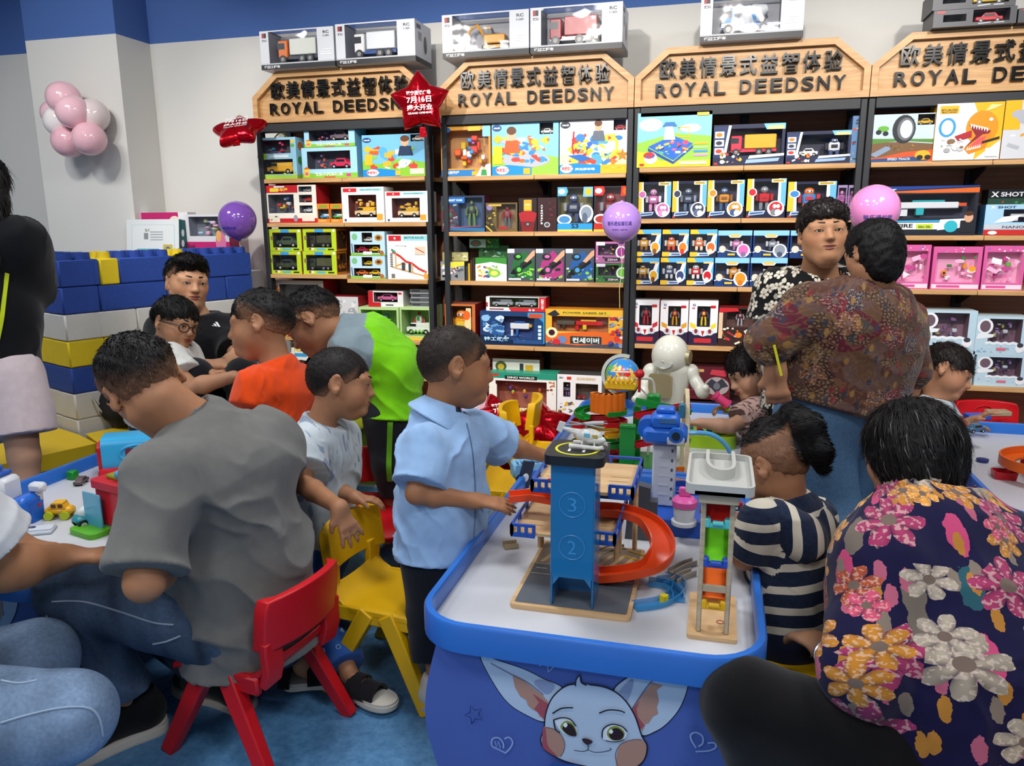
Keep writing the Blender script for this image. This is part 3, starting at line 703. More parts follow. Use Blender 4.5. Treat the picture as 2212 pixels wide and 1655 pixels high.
for bi,(x0,x1,sh)in enumerate(SHELF):
 t=thing('display_shelf','black and oak toy shelf unit, %s from the left, under its wooden sign'%names[bi],'shelf',(x0,YS,0),group='toy display shelves')
 w=x1-x0;pw=.030
 for px in(pw/2,w-pw/2):
  q=MB();q.box((px,.03,ZH/2),(pw,.05,ZH),.003);q.build('post',BLACK,t)
 q=MB();q.box((w/2,SD+.005,ZH/2),(w,.012,ZH));q.build('back_panel',BACK,t)
 for px in(.02,w/2,w-.02):
  q=MB();q.box((px,SD-.012,ZH/2+.05),(.045,.022,ZH-.1));q.build('upright',BLKM,t)
 q=MB();q.box((w/2,.025,ZH-.025),(w-2*pw-.001,.05,.05),.003);q.build('top_bar',BLACK,t)
 q=MB();q.box((w/2,SD/2+.03,ZH-.006),(w-2*pw-.002,SD-.06,.012));q.build('top_panel',BLKM,t)
 for zs in sh:
  for k in(0,1):
   xa=pw+.002 if k==0 else w/2+.001;xb=w/2-.001 if k==0 else w-pw-.002
   q=MB();q.box(((xa+xb)/2,SD/2-.005,zs[k]+BT/2),(xb-xa,SD-.01,BT),.002);q.build('shelf_board',OAK,t)
  for px in(.05,w/2,w-.05):
   q=MB();q.M=Matrix(((0,0,1,px),(1,0,0,0),(0,1,0,0),(0,0,0,1)))
   zz=min(zs);q.prism([(SD-.024,zz),(SD-.024,zz-.07),(SD-.06,zz-.07),(.10,zz-.012),(.10,zz)],-.004,.004);q.build('bracket',BLKM,t)
 q=MB();q.box((w/2,SD/2+.0,BASEZ-.015),(w-2*pw-.004,SD-.02,.03));q.build('base_board',OAK,t)
 q=MB();q.box((w/2,SD/2+.03,BASEZ/2-.016),(w-2*pw-.004,SD-.08,BASEZ-.034));q.build('plinth',BLACK,t)
# sign on top
 sw=w if bi else w+.01;hv,ht,cut=.142,.272,.155
 out=[(0,0),(sw,0),(sw,hv),(sw-cut,ht),(cut,ht),(0,hv)];fr=.030
 Mx=Matrix(((1,0,0,0),(0,0,-1,.02),(0,1,0,ZH+.001),(0,0,0,1)))
 q=MB();q.prism(out,-.03,.0,M=Mx);sg=q.build('header_sign',OAK,t,label='light wooden sign board with black raised lettering')
 def inset(P,d):
  n=len(P);R_=[]
  for i in range(n):
   a,b,c=[np.array(P[(i+k)%n])for k in(-1,0,1)];e1=(b-a)/np.linalg.norm(b-a);e2=(c-b)/np.linalg.norm(c-b);n1=np.array((-e1[1],e1[0]));n2=np.array((-e2[1],e2[0]));bis=(n1+n2)/np.linalg.norm(n1+n2)
   R_.append(tuple(b+bis*d/(bis@n1)))
  return R_
 inn=inset(out,fr);inn2=inset(out,fr+.004)
 for i in range(6):
  j=(i+1)%6;q=MB();q.prism([out[i],out[j],inn[j],inn[i]],.001,.030,M=Mx);q.build('frame_rail',OAK,sg)
 cw=(sw-2*.115)/9
 for i,chh in enumerate(CN):place_letter(chh,sg,.115+.095*.0+i*cw+.005,ZH+.129,cw-.016,.092,.03,.014,'letter',.01)
 n_=len(EN);wd_={'I':.3,' ':.7};tot=sum(wd_.get(c,1)for c in EN);xx=.095;unit=(sw-.19)/tot
 for chh in EN:
  ww=wd_.get(chh,1)*unit
  if chh!=' ':place_letter(chh,sg,xx+.007,ZH+.045,ww-.016,.062,.022,.015,'letter',.012)
  xx+=ww
# ---------------------------------------------------------------- toy boxes: generic builder
FILMM=bpy.data.materials.new('window_film');FILMM.use_nodes=True
def film_nodes(m,fac=.05):
 nt=m.node_tree;N=nt.nodes;L=nt.links;N.remove(N['Principled BSDF']);o=N['Material Output']
 t=N.new('ShaderNodeBsdfTransparent');g=N.new('ShaderNodeBsdfGlossy');g.inputs['Roughness'].default_value=.06;mx=N.new('ShaderNodeMixShader')
 lw=N.new('ShaderNodeLayerWeight');lw.inputs[0].default_value=.25;mp=N.new('ShaderNodeMapRange');mp.inputs[3].default_value=fac;mp.inputs[4].default_value=.4;L.new(lw.outputs['Fresnel'],mp.inputs[0])
 tc=N.new('ShaderNodeTexCoord');nz=N.new('ShaderNodeTexNoise');nz.inputs['Scale'].default_value=6;L.new(tc.outputs['Object'],nz.inputs['Vector'])
 bp=N.new('ShaderNodeBump');bp.inputs['Strength'].default_value=.3;bp.inputs['Distance'].default_value=.02;L.new(nz.outputs['Fac'],bp.inputs['Height']);L.new(bp.outputs[0],g.inputs['Normal'])
 L.new(mp.outputs[0],mx.inputs[0]);L.new(t.outputs[0],mx.inputs[1]);L.new(g.outputs[0],mx.inputs[2]);L.new(mx.outputs[0],o.inputs[0])
film_nodes(FILMM)
def toy_in(m,kind,w,d,h,cols,seed=0):
 """a small toy standing in a w x d x h space, x centred, y centred, z from 0"""
 q=random.Random(seed);c=lambda i:cols[i%len(cols)]
 if kind in('car','van'):
  L,H_=min(w*.95,h*2.3),0;Hh=min(h*.85,L*.44);D=min(d*.8,L*.42)
  m.box((0,0,Hh*.42),(L,D,Hh*.42),L*.03,c(0))
  if kind=='car':m.prism([(-L*.30,Hh*.6),(L*.33,Hh*.6),(L*.20,Hh),(-L*.16,Hh)],-D*.45,D*.45,c(0),Matrix(((1,0,0,0),(0,0,-1,0),(0,1,0,0),(0,0,0,1))));m.box((0,0,Hh*.77),(L*.38,D*.93,Hh*.22),0,'#1b1f26')
  else:m.box((L*.06,0,Hh*.78),(L*.8,D*.98,Hh*.42),L*.03,c(1));m.box((-L*.22,0,Hh*.8),(L*.25,D*1.0,Hh*.22),0,'#1b1f26')
  for sx in(-.3,.3):
   m.cyl((sx*L,-D*.52,Hh*.22),(sx*L,D*.52,Hh*.22),Hh*.23,n=14,col='#17171a');m.cyl((sx*L,-D*.53,Hh*.22),(sx*L,D*.53,Hh*.22),Hh*.11,n=10,col='#c9c9c9')
 elif kind=='truck':
  L=w*.96;Hh=min(h*.96,L*.66);D=min(d*.8,L*.35);r=Hh*.15
  m.box((0,0,r*1.5),(L*.96,D*.7,r*.9),0,c(2));m.box((-L*.36,0,Hh*.52),(L*.24,D*.95,Hh*.62),L*.02,c(0));m.box((-L*.40,0,Hh*.62),(L*.18,D*.97,Hh*.22),0,'#1d232b')
  m.box((L*.14,0,Hh*.58),(L*.66,D,Hh*.58),L*.015,c(1))
  for sx in(-.36,.12,.32):
   m.cyl((sx*L,-D*.52,r),(sx*L,D*.52,r),r,n=14,col='#2b2b2d');m.cyl((sx*L,-D*.54,r),(sx*L,D*.54,r),r*.5,n=10,col='#8d8d8d')
 elif kind=='mixer':
  L=w*.95;Hh=min(h*.95,L*.66);D=min(d*.8,L*.35);r=Hh*.15
  m.box((0,0,r*1.6),(L*.96,D*.7,r*.9),0,c(0));m.box((-L*.34,0,Hh*.5),(L*.24,D*.95,Hh*.55),L*.02,c(0));m.box((-L*.38,0,Hh*.6),(L*.19,D*.97,Hh*.2),0,'#1d232b');m.box((-L*.34,0,Hh*.27),(L*.26,D,Hh*.13),0,'#e9e9e9')
  m.lathe([(D*.2,-L*.27),(D*.5,-L*.12),(D*.52,.04*L),(D*.22,L*.25)],16,'#e3e6e8',Matrix.Translation((L*.12,0,Hh*.62))@Matrix.Rotation(1.2,4,'Y'))
  m.lathe([(D*.53,-L*.06),(D*.535,L*.0)],16,c(1),Matrix.Translation((L*.12,0,Hh*.62))@Matrix.Rotation(1.2,4,'Y'))
  for sx in(-.34,.1,.3):
   m.cyl((sx*L,-D*.52,r),(sx*L,D*.52,r),r,n=14,col='#2b2b2d');m.cyl((sx*L,-D*.54,r),(sx*L,D*.54,r),r*.55,n=10,col='#b5b5b5')
 elif kind=='digger':
  L=w*.95;Hh=min(h*.92,L*.66);D=min(d*.8,L*.35)
  m.box((L*.2,0,Hh*.1),(L*.5,D,Hh*.2),L*.03,'#2b2b2b');m.box((L*.2,0,Hh*.12),(L*.42,D*1.02,Hh*.1),0,c(0));m.box((L*.22,0,Hh*.38),(L*.46,D*.9,Hh*.3),L*.02,c(0));m.box((L*.06,0,Hh*.58),(L*.16,D*.6,Hh*.4),0,c(0));m.box((L*.06,0,Hh*.62),(L*.17,D*.62,Hh*.22),0,'#2a2a2e')
  m.tube([(L*.0,0,Hh*.45),(-L*.18,0,Hh*.9),(-L*.36,0,Hh*.75),(-L*.42,0,Hh*.15)],Hh*.055,6,c(0));m.box((-L*.42,0,Hh*.1),(L*.1,D*.5,Hh*.16),0,'#3a3a3a')
 elif kind=='robot':
  s=min(w*.68,h*.62);m.box((0,0,h*.46),(s*.9,d*.45,s*.75),s*.12,c(0));m.ell((0,0,h*.76),(s*.34,d*.25,s*.3),12,8,c(1));m.box((0,-d*.2,h*.77),(s*.4,d*.15,s*.13),0,'#f3f3f3')
  for sx in(-1,1):
   m.box((sx*s*.25,0,h*.14),(s*.3,d*.5,h*.28),s*.05,c(1));m.box((sx*s*.62,0,h*.48),(s*.26,d*.4,s*.62),s*.05,c(2));m.box((sx*s*.12,-d*.24,h*.77),(s*.09,d*.1,s*.1),0,'#20242c')
  m.box((0,-d*.24,h*.48),(s*.5,d*.1,s*.25),0,c(2))
 elif kind=='figure':
  s=h;m.ell((0,0,s*.86),(s*.07,s*.07,s*.085),10,8,c(0));m.box((0,0,s*.62),(s*.26,d*.35,s*.3),s*.05,c(1));m.box((0,-d*.18,s*.66),(s*.12,d*.1,s*.14),0,c(2))
  for sx in(-1,1):m.tube([(sx*s*.15,0,s*.72),(sx*s*.22,0,s*.55),(sx*s*.2,-d*.1,s*.4)],s*.04,6,c(0));m.tube([(sx*s*.07,0,s*.48),(sx*s*.1,0,s*.25),(sx*s*.1,0,.02*s)],s*.05,6,c(2))
 elif kind=='gun':
  m.box((0,0,h*.55),(w*.75,d*.4,h*.30),h*.04,c(0));m.box((w*.36,0,h*.58),(w*.22,d*.3,h*.14),0,c(1));m.box((-w*.1,0,h*.28),(w*.10,d*.4,h*.36),h*.02,c(2));m.box((-w*.3,0,h*.22),(w*.09,d*.3,h*.3),0,c(0));m.box((0,0,h*.74),(w*.4,d*.25,h*.1),0,c(2))
 elif kind=='eggs':
  for i in range(7):m.ell((q.uniform(-.38,.38)*w,0,q.uniform(.15,.85)*h),(h*.07,h*.06,h*.1),10,7,c(i))
 else:
  for i in range(9):
   a=q.uniform(.05,.12)*w;m.box((q.uniform(-.36,.36)*w,q.uniform(-.2,.2)*d,q.uniform(.1,.85)*h),(a*1.4,d*.3,q.uniform(.08,.2)*h),a*.2,c(i))
def draw(m,ops,W,H,z0=.0006):
 """flat print on a W x H front, u right, v up, each op a hair in front of the one before"""
 z=z0
 for op in ops:
  k=op[0];z+=.00012
  if k=='r':_,a,b,c,d,col=op;m.poly([(a*W,b*H),(c*W,b*H),(c*W,d*H),(a*W,d*H)],z,col)
  elif k=='R':_,a,b,c,d,rr,col=op;m.poly(rrect(a*W,b*H,c*W,d*H,rr*min(W,H),3),z,col)
  elif k=='e':_,u,v,ru,rv,col=op;m.poly(ngon(u*W,v*H,ru*W,rv*H,18),z,col)
  elif k=='p':m.poly([(u*W,v*H)for u,v in op[1]],z,op[2])
  elif k=='s':m.poly(star2(op[1]*W,op[2]*H,op[3]*H),z,op[4])
  elif k=='t':_,s_,u,v,w,h,col=op[:7];put_text(m,s_,u*W,v*H,w*W,h*H,z,col,shear=op[7]if len(op)>7 else 0,offset=op[8]if len(op)>8 else .03)
  elif k=='l':
   for qd in stroke2([(u*W,v*H)for u,v in op[1]],op[2]*H):m.poly(qd,z,op[3])
  elif k=='b':
   _,a,b,c,d,cols,n,seed=op;q=random.Random(seed)
   for i in range(n):
    z+=.00002;cx,cy=q.uniform(a,c)*W,q.uniform(b,d)*H;s=q.uniform(.05,.16)*min((c-a)*W,(d-b)*H)*1.3;col=q.choice(cols);s=min(s,(c*W-a*W)/2,(d-b)*H/2)
    cx=min(max(cx,a*W+s),c*W-s);cy=min(max(cy,b*H+s),d*H-s);t=q.random()
    if t<.4:m.poly(ngon(cx,cy,s,s*q.uniform(.4,.9),10,q.random()*3),z,col)
    elif t<.75:
     an=q.uniform(-.6,.6);u=(math.cos(an)*s,math.sin(an)*s);v=(-math.sin(an)*s*q.uniform(.2,.6),math.cos(an)*s*q.uniform(.2,.6));m.poly([(cx-u[0]-v[0],cy-u[1]-v[1]),(cx+u[0]-v[0],cy+u[1]-v[1]),(cx+u[0]+v[0],cy+u[1]+v[1]),(cx-u[0]+v[0],cy-u[1]+v[1])],z,col)
    else:m.poly(ngon(cx,cy,s,s,3,q.random()*6),z,col)
def toybox(name,label,x0,x1,z0,z1,yf,depth,st,cat='toy box',group=None,rz=0.,tilt=0.):
 """carton with its real window openings; st: front/side/top colours, wins, inner, toys, art"""
 W,H=x1-x0,z1-z0
 M=Matrix.Translation((x0,yf,z0))@Matrix.Rotation(rz,4,'Z')@Matrix.Rotation(tilt,4,'X')
 t=thing(name,label,cat,M=M,group=group)
 Q=Matrix(((1,0,0,0),(0,0,-1,0),(0,1,0,0),(0,0,0,1)))
 wins=st.get('wins',[]);fc,sc,tc=st.get('front','#ffffff'),st.get('side',st.get('front','#ffffff')),st.get('top',st.get('side',st.get('front','#ffffff')))
 m=MB();us=sorted({0.,1.,*[w[0]for w in wins],*[w[2]for w in wins]});vv=sorted({0.,1.,*[w[1]for w in wins],*[w[3]for w in wins]})
 for i in range(len(us)-1):
  for j in range(len(vv)-1):
   cu,cv=(us[i]+us[i+1])/2,(vv[j]+vv[j+1])/2
   if any(w[0]<cu<w[2]and w[1]<cv<w[3]for w in wins):continue
   m.poly([(us[i]*W,vv[j]*H),(us[i+1]*W,vv[j]*H),(us[i+1]*W,vv[j+1]*H),(us[i]*W,vv[j+1]*H)],0,fc,Q)
 D=depth;cdp=min(D*.8,st.get('cav',.09))
 m.add([(0,0,0),(W,0,0),(W,D,0),(0,D,0),(0,0,H),(W,0,H),(W,D,H),(0,D,H)],[(0,3,2,1)],sc)
 m.add([(0,0,0),(0,D,0),(0,D,H),(0,0,H)],[(3,2,1,0)],st.get('sideL',sc));m.add([(W,0,0),(W,D,0),(W,D,H),(W,0,H)],[(0,1,2,3)],sc)
 m.add([(0,D,0),(W,D,0),(W,D,H),(0,D,H)],[(3,2,1,0)],sc)
 topwin=st.get('topwin')
 if topwin:
  a,b=topwin;w0=wins[0];m.add([(0,0,H),(a*W,0,H),(a*W,D,H),(0,D,H)],[(0,1,2,3)],tc);m.add([(b*W,0,H),(W,0,H),(W,D,H),(b*W,D,H)],[(0,1,2,3)],tc);m.add([(a*W,D*.8,H),(b*W,D*.8,H),(b*W,D,H),(a*W,D,H)],[(0,1,2,3)],tc)
 else:m.add([(0,0,H),(W,0,H),(W,D,H),(0,D,H)],[(0,1,2,3)],tc)
 for w in wins:
  a,b,c,d=w[0]*W,w[1]*H,w[2]*W,w[3]*H;ic=tuple(c_*2.0+.012 if c_<.12 else c_ for c_ in S(w[4]if len(w)>4 else st.get('inner','#20222c')))
  P=[(a,0,b),(c,0,b),(c,cdp,b),(a,cdp,b),(a,0,d),(c,0,d),(c,cdp,d),(a,cdp,d)]
  fs=[(0,1,2,3),(0,3,7,4),(1,5,6,2),(3,2,6,7)]+([]if topwin else[(4,7,6,5)])
  m.add(P,fs,ic)
 car=m.build('carton',PRINT,t)
 if wins:
  q=MB()
  for w in wins:q.poly([(w[0]*W,w[1]*H),(w[2]*W,w[1]*H),(w[2]*W,w[3]*H),(w[0]*W,w[3]*H)],-.0008,None,Q)
  if topwin:q.add([(topwin[0]*W,0,H),(topwin[1]*W,0,H),(topwin[1]*W,D*.8,H),(topwin[0]*W,D*.8,H)],[(0,1,2,3)])
  q.build('window_film',FILMM,t)
 for i,ty in enumerate(st.get('toys',[])):
  wi,kind,cols=ty[:3];w=wins[wi];u0,u1=(ty[3],ty[4])if len(ty)>3 else(0,1)
  a,b,c,d=w[0]*W,w[1]*H,w[2]*W,w[3]*H;xa,xb=a+(c-a)*u0,a+(c-a)*u1
  q=MB();q.M=Matrix.Translation(((xa+xb)/2,cdp*.55,b+.001));toy_in(q,kind,(xb-xa)*.94,cdp*.8,(d-b)*.94,cols,i+len(label));q.build('toy',PAINT,t)
 if st.get('art'):
  q=MB();q.M=Q;draw(q,st['art'],W,H);q.build('print',PRINT,t,kind='stuff')
 if st.get('sart'):
  q=MB();q.M=Matrix(((0,0,1,W),(1,0,0,0),(0,1,0,0),(0,0,0,1)));draw(q,st['sart'],D,H);q.build('side_print',PRINT,t,kind='stuff')
 return t
def boxpx(name,label,px0,px1,ytop,z0,st,depth=.14,yo=.02,ybot=None,cat='toy box',group=None):
 """front given by the photo's columns on the plane yo behind the shelf edge, standing at height z0"""
 yf=YS+yo;ym=ytop+35;a=float(PY(px0,ym,yf)[0]);b=float(PY(px1,ym,yf)[0]);z1=float(PY((px0+px1)/2,ytop,yf)[2])
 return toybox(name,label,a+.001,b-.001,z0+.0005,z1,yf,depth,st,cat,group)
# ---------------------------------------------------------------- toy boxes on the shelves
def ZT(b,s,half=0):return SHELF[b][2][s][half]+BT
def busy(a,b,c,d,cols,n,seed):return('b',a,b,c,d,cols.split(),n,seed)
def st_wing(c1,c2,c3,seed,kind='robot'):
 return dict(front='#1c2340',side='#23306a',top='#c9b24a',wins=[(.16,.20,.80,.93)],inner='#1b1c30',cav=.07,toys=[(0,kind,(c1,c2,c3),.08,.86)],art=[('r',0,.18,.13,1,'#f2c23a'),('p',[(.13,.18),(.2,.18),(.17,1),(.13,1)],'#f3f0e6'),('r',.84,.3,1,1,'#6cb6e6'),('p',[(.80,.2),(.88,.35),(.86,1),(.8,1)],'#eef3f7'),('e',.14,.66,.12,.11,'#e6e2dc'),('e',.14,.66,.09,.085,c1),('R',.62,.90,.97,.99,.02,'#e9dfb0'),('r',.66,.92,.93,.97,'#b9983a'),('p',[(.05,.06),(.45,.10),(.50,.19),(.08,.17)],'#b9cbe0'),('p',[(.09,.09),(.43,.12),(.45,.16),(.11,.14)],'#3c5f9a'),('e',.76,.24,.22,.20,'#eceff2'),('e',.76,.26,.17,.15,c1),('e',.72,.15,.09,.09,c2),('e',.82,.14,.08,.08,'#f2f2f2'),('e',.73,.30,.05,.05,'#f4f4f4'),('e',.82,.30,.05,.05,'#f4f4f4'),('r',.02,.02,.09,.06,'#c23b34')])
def st_wing2(c1,c2,seed):
 return dict(front='#20263f',side='#2a3a70',top='#dfe7ee',wins=[(.05,.24,.62,.82)],inner='#191a2b',cav=.06,toys=[(0,'robot',(c1,c2,'#d9d9d9'))],art=[('p',[(0,.84),(.35,.84),(.25,1),(0,1)],'#f3c738'),('p',[(.35,.84),(1,.84),(1,1),(.25,1)],'#5db4e6'),('p',[(.64,.24),(.82,.24),(1,.84),(.86,.84)],'#f2f4f6'),('p',[(.82,.24),(1,.24),(1,.84)],'#57ade0'),('R',.62,.80,.95,.87,.02,'#dcc787'),('p',[(0,.04),(.25,.04),(.30,.2),(0,.2)],'#f0c43a'),('p',[(.25,.05),(.72,.07),(.76,.18),(.3,.18)],'#c9d8e6'),('r',.36,.09,.68,.14,'#3b5c96'),('e',.78,.36,.19,.22,'#f1f1f1'),('e',.78,.37,.14,.16,c1),('e',.76,.22,.08,.1,c2)])
def st_wing3(c1,c2,seed):
 return dict(front='#1d3d78',side='#234a8c',top='#8cc7ea',wins=[(.04,.26,.96,.80)],inner='#22263a',cav=.06,toys=[(0,'robot',(c1,c2,'#c8ccd2'),.32,.80),(0,'car',(c2,c1,'#888888'),.02,.3)],art=[('r',0,.82,1,1,'#8ecbee'),('p',[(.3,.82),(.36,.74),(.64,.74),(.7,.82)],'#f2f5f7'),('R',.36,.76,.64,.87,.02,'#d8c070'),('l',[(0,.2),(.2,.3),(.5,.22),(.8,.28),(1,.2)],.03,'#f3f3f3'),('R',.26,.06,.56,.19,.02,'#12264a'),('r',.3,.09,.52,.16,'#e2c046'),('e',.76,.27,.2,.25,'#f3f3f3'),('e',.76,.29,.15,.19,c1),('e',.76,.13,.08,.1,c2),('e',.14,.32,.10,.13,'#d9d4c0')])
def st_lime(cols,seed):
 return dict(front='#b9d42e',side='#d9812c',top='#c9df3a',wins=[(.1,.16,.86,.84)],inner='#2b2a26',cav=.08,toys=[(0,'truck' if seed%2 else 'car',cols)],art=[('r',.1,.86,.86,.88,'#e08a2c'),('R',.36,.84,.62,.98,.02,'#3f9bd6'),('r',.9,.86,.97,.97,'#f1f1e8'),('R',.04,.50,.12,.68,.02,'#8b7a3a'),('r',.4,.05,.66,.13,'#58b4dc'),('r',.74,.05,.92,.11,'#2a2c20'),('e',.27,.1,.06,.06,'#f3ecc8'),('e',.2,.1,.04,.05,'#8a5a30')],sart=[('r',.06,.1,.94,.9,'#4a3020'),busy(.1,.12,.9,.88,'#1f1a18 #cc7a2a #2f2620',8,seed)])
def st_truck(cols,kind,seed):
 return dict(front='#d4d6db',side='#d0d2d8',top='#b9bcc4',wins=[(.12,.16,.78,.97)],inner='#8e9099',cav=.13,topwin=(.12,.78),toys=[(0,kind,cols,.06,.98)],art=[('r',0,0,1,.13,'#26272b'),('r',0,.125,1,.16,'#b9bbc0'),('t','遥控工程车',.04,.03,.22,.075,'#e8e8e8'),('r',.03,.82,.06,.94,'#a83338'),('r',.06,.82,.09,.94,'#2a2a2e'),('t','双鹰',.03,.72,.07,.06,'#555555'),('t','RC',.86,.84,.08,.07,'#4a4c52'),('t','1:20',.86,.76,.08,.045,'#6a6c72'),('r',.82,.3,.97,.33,'#f4f4f6'),('r',.82,.36,.95,.38,'#f4f4f6'),('r',.84,.42,.97,.44,'#f4f4f6')],sart=[('e',.62,.5,.1,.22,'#3b3d44'),('R',.2,.55,.4,.75,.02,'#8b8e96'),('r',0,0,1,.13,'#26272b'),('r',.1,.82,.35,.92,'#55585e')])
def st_pic(bg,low,cols,n,seed,extra=(),side=None,wins=(),toys=()):
 return dict(front=bg,side=side or bg,wins=list(wins),toys=list(toys),inner='#2a2622',cav=.05,art=[('p',[(0,0),(1,0),(1,.32),(.6,.42),(.25,.30),(0,.4)],low),busy(.12,.12,.88,.75,cols,n,seed),*extra])
KID=lambda u,v,s,shirt:[('p',[(u-.10*s,v-.20*s),(u+.11*s,v-.20*s),(u+.08*s,v),(u-.07*s,v)],shirt),('e',u,v+.09*s,.055*s,.10*s,'#e8b893'),('e',u,v+.15*s,.06*s,.065*s,'#6b4127')]
def st_pink(seed,cols='#f2b8d6 #e66aa8 #fbe3ef #f7f7fb #c94a8e'):
 return dict(front='#dc5f9f',side='#c94c90',top='#e98abb',wins=[(.08,.16,.92,.86)],inner='#f0a9cb',cav=.05,toys=[(0,'bits',cols.split())],art=[busy(.05,.86,.95,.99,'#f7d3e5 #8a74c9 #f3f3f7',10,seed),('r',.02,.02,.98,.12,'#f3dbe8'),('r',.12,.04,.6,.1,'#d8589a'),busy(.1,.18,.9,.84,cols,7,seed+3)])
def st_mirror(c,seed):
 return dict(front='#bfd9e6',side='#cfe2ec',top='#d5e6ee',wins=[(.24,.32,.86,.94)],inner=c,cav=.08,toys=[(0,'bits',('#8d7ca8','#c8ced6','#7d5a86','#b0a060'))],art=[('e',.17,.74,.15,.2,'#f1f4f6'),('e',.17,.74,.10,.15,'#6f5a66'),('p',[(0.02,.40),(.33,.46),(.36,.54),(.05,.56)],'#eef3f6'),('l',[(.2+.6*i/8,.30+(.03 if i%2 else 0))for i in range(9)],.07,'#eef5f8'),busy(.05,.05,.95,.26,'#9fc4da #dfeaf2 #b7a9d0 #8fb3cf',16,seed),('r',.42,.12,.6,.2,'#d8768a'),('e',.86,.2,.09,.12,'#f2f2f4'),('e',.86,.27,.06,.06,'#3f3e4a')])
def st_ultra(c1,c2,acc,seed):
 return dict(front='#eeedf0',side='#e2572e',top='#d9d9df',wins=[(.28,.42,.74,.88)],inner='#1d1a24',cav=.06,toys=[(0,'figure',(c1,c2,acc))],art=[('p',[(0,0),(1,0),(1,.30),(.5,.20),(0,.32)],'#2c2440'),('p',[(.05,.42),(.25,.36),(.25,.46),(.05,.52)],acc),('p',[(.95,.42),(.77,.36),(.77,.46),(.95,.52)],acc),('e',.26,.30,.14,.07,'#d5d3dc'),('e',.74,.30,.14,.07,'#d5d3dc'),('e',.26,.32,.06,.05,'#8a2f34'),('e',.74,.32,.06,.05,'#8a2f34'),('p',[(.44,.33),(.56,.33),(.5,.2)],'#c4262b'),('R',.2,.06,.8,.16,.02,'#c22f35'),('R',.74,.84,.92,.9,.02,'#c4262b'),('t','52',.12,.88,.1,.05,'#41518a'),('r',.1,.82,.2,.85,'#b96a74')])
Z1,Z2,Z3,Z3r,Z4=ZT(0,0),ZT(0,1),ZT(0,2),ZT(0,2,1),ZT(0,3)
# first shelf unit, top board
boxpx('toy_box','pale blue toy house box with a yellow handle and yellow bus behind film',556,640,297,Z1,dict(front='#9cd2e8',side='#a9dcef',wins=[(.10,.62,.86,.94),(.12,.12,.90,.48)],inner='#3b3a44',toys=[(0,'bits',('#d6578a','#5aa3d0','#d94f6a')),(1,'van',('#f0b52e','#f2c14a'))],art=[('p',[(0,0),(1,0),(1,.09),(0,.12)],'#a8cf4a'),('e',.12,.55,.13,.09,'#8fb93e'),('r',.3,.52,.8,.58,'#e6f3f8'),('e',.92,.9,.05,.04,'#f1d84a'),('e',.92,.8,.05,.04,'#6cb45a'),busy(.62,.03,.98,.2,'#f2d43a #e8c02e #c9dd60',8,3)],sart=[('e',.5,.8,.3,.1,'#d07a3a'),('e',.4,.45,.25,.1,'#4f9a4a'),('r',0,0,1,.1,'#a8cf4a')]),.10)
q=MB('#f2d832');q.tube([(x,0,.03*math.sin(math.pi*(x+.045)/.09))for x in np.linspace(-.045,.045,9)],.004,6)
hb=[o for o in bpy.data.objects if o.name=='toy_box'][0];o=q.build('carry_handle',PAINT,hb);o.location=(.13,.05,float(PY(600,297,YS+.02)[2])-Z1)
ST_PIG=lambda c:dict(front='#aadbee',side='#7fc3dd',wins=[(.1,.30,.88,.88)],inner='#33343f',toys=[(0,'car',(c,'#cc4a72'),.45,1),(0,'bits',('#d97a9a','#c96a5a','#8a6a9a'),.1,.5)],art=[('r',0,0,1,.16,'#8cc63f'),('r',.03,.05,.13,.3,'#f0d43a'),('p',[(.02,.3),(.08,.38),(.15,.3)],'#d9683a'),('r',.05,.1,.11,.2,'#e26aa0'),('t','欢乐小汽车玩具',.22,.07,.52,.12,'#f4f8ea'),('R',.8,.04,.88,.14,.02,'#d84a8c'),('r',.4,.015,.6,.05,'#d23c3c')])
zl=float(PY(710,318,YS+.02)[2])
boxpx('toy_box','light blue house toy box with a red car, lower of two stacked',652,772,318,Z1,ST_PIG('#d6345a'),.16)
boxpx('toy_box','light blue house toy box with small figures, stacked on another',657,767,272,zl+.001,ST_PIG('#7a6a72'),.15)
boxpx('toy_box','sky blue track playset box with a boy, right end of top shelf',782,920,290,Z1,st_pic('#7cc4ea','#8cc83c','#e8622e #f0b93a #5ab4e0 #d84a3a #8bd04a #f2f2f2',34,5,[*KID(.68,.72,1.15,'#243a5c'),('e',.08,.88,.07,.06,'#1f4f8f'),('t','vtech',.03,.86,.1,.04,'#ffffff'),('p',[(.09,.75),(.16,.66),(.09,.56),(.02,.66)],'#f0c230'),('R',.04,.28,.16,.54,.01,'#f0c230'),('p',[(0,0),(.6,0),(.6,.14),(.25,.2),(0,.17)],'#1f8fd6'),('e',.16,.1,.1,.08,'#ffffff'),('t','神奇轨道',.06,.06,.2,.08,'#d23a4a'),('r',.52,.03,.6,.14,'#f0c230'),('R',.75,.05,.97,.18,.01,'#f2e9c8')],wins=[(.77,.82,.97,.98)],toys=[(0,'car',('#f3ead8','#333333'))]),.12)
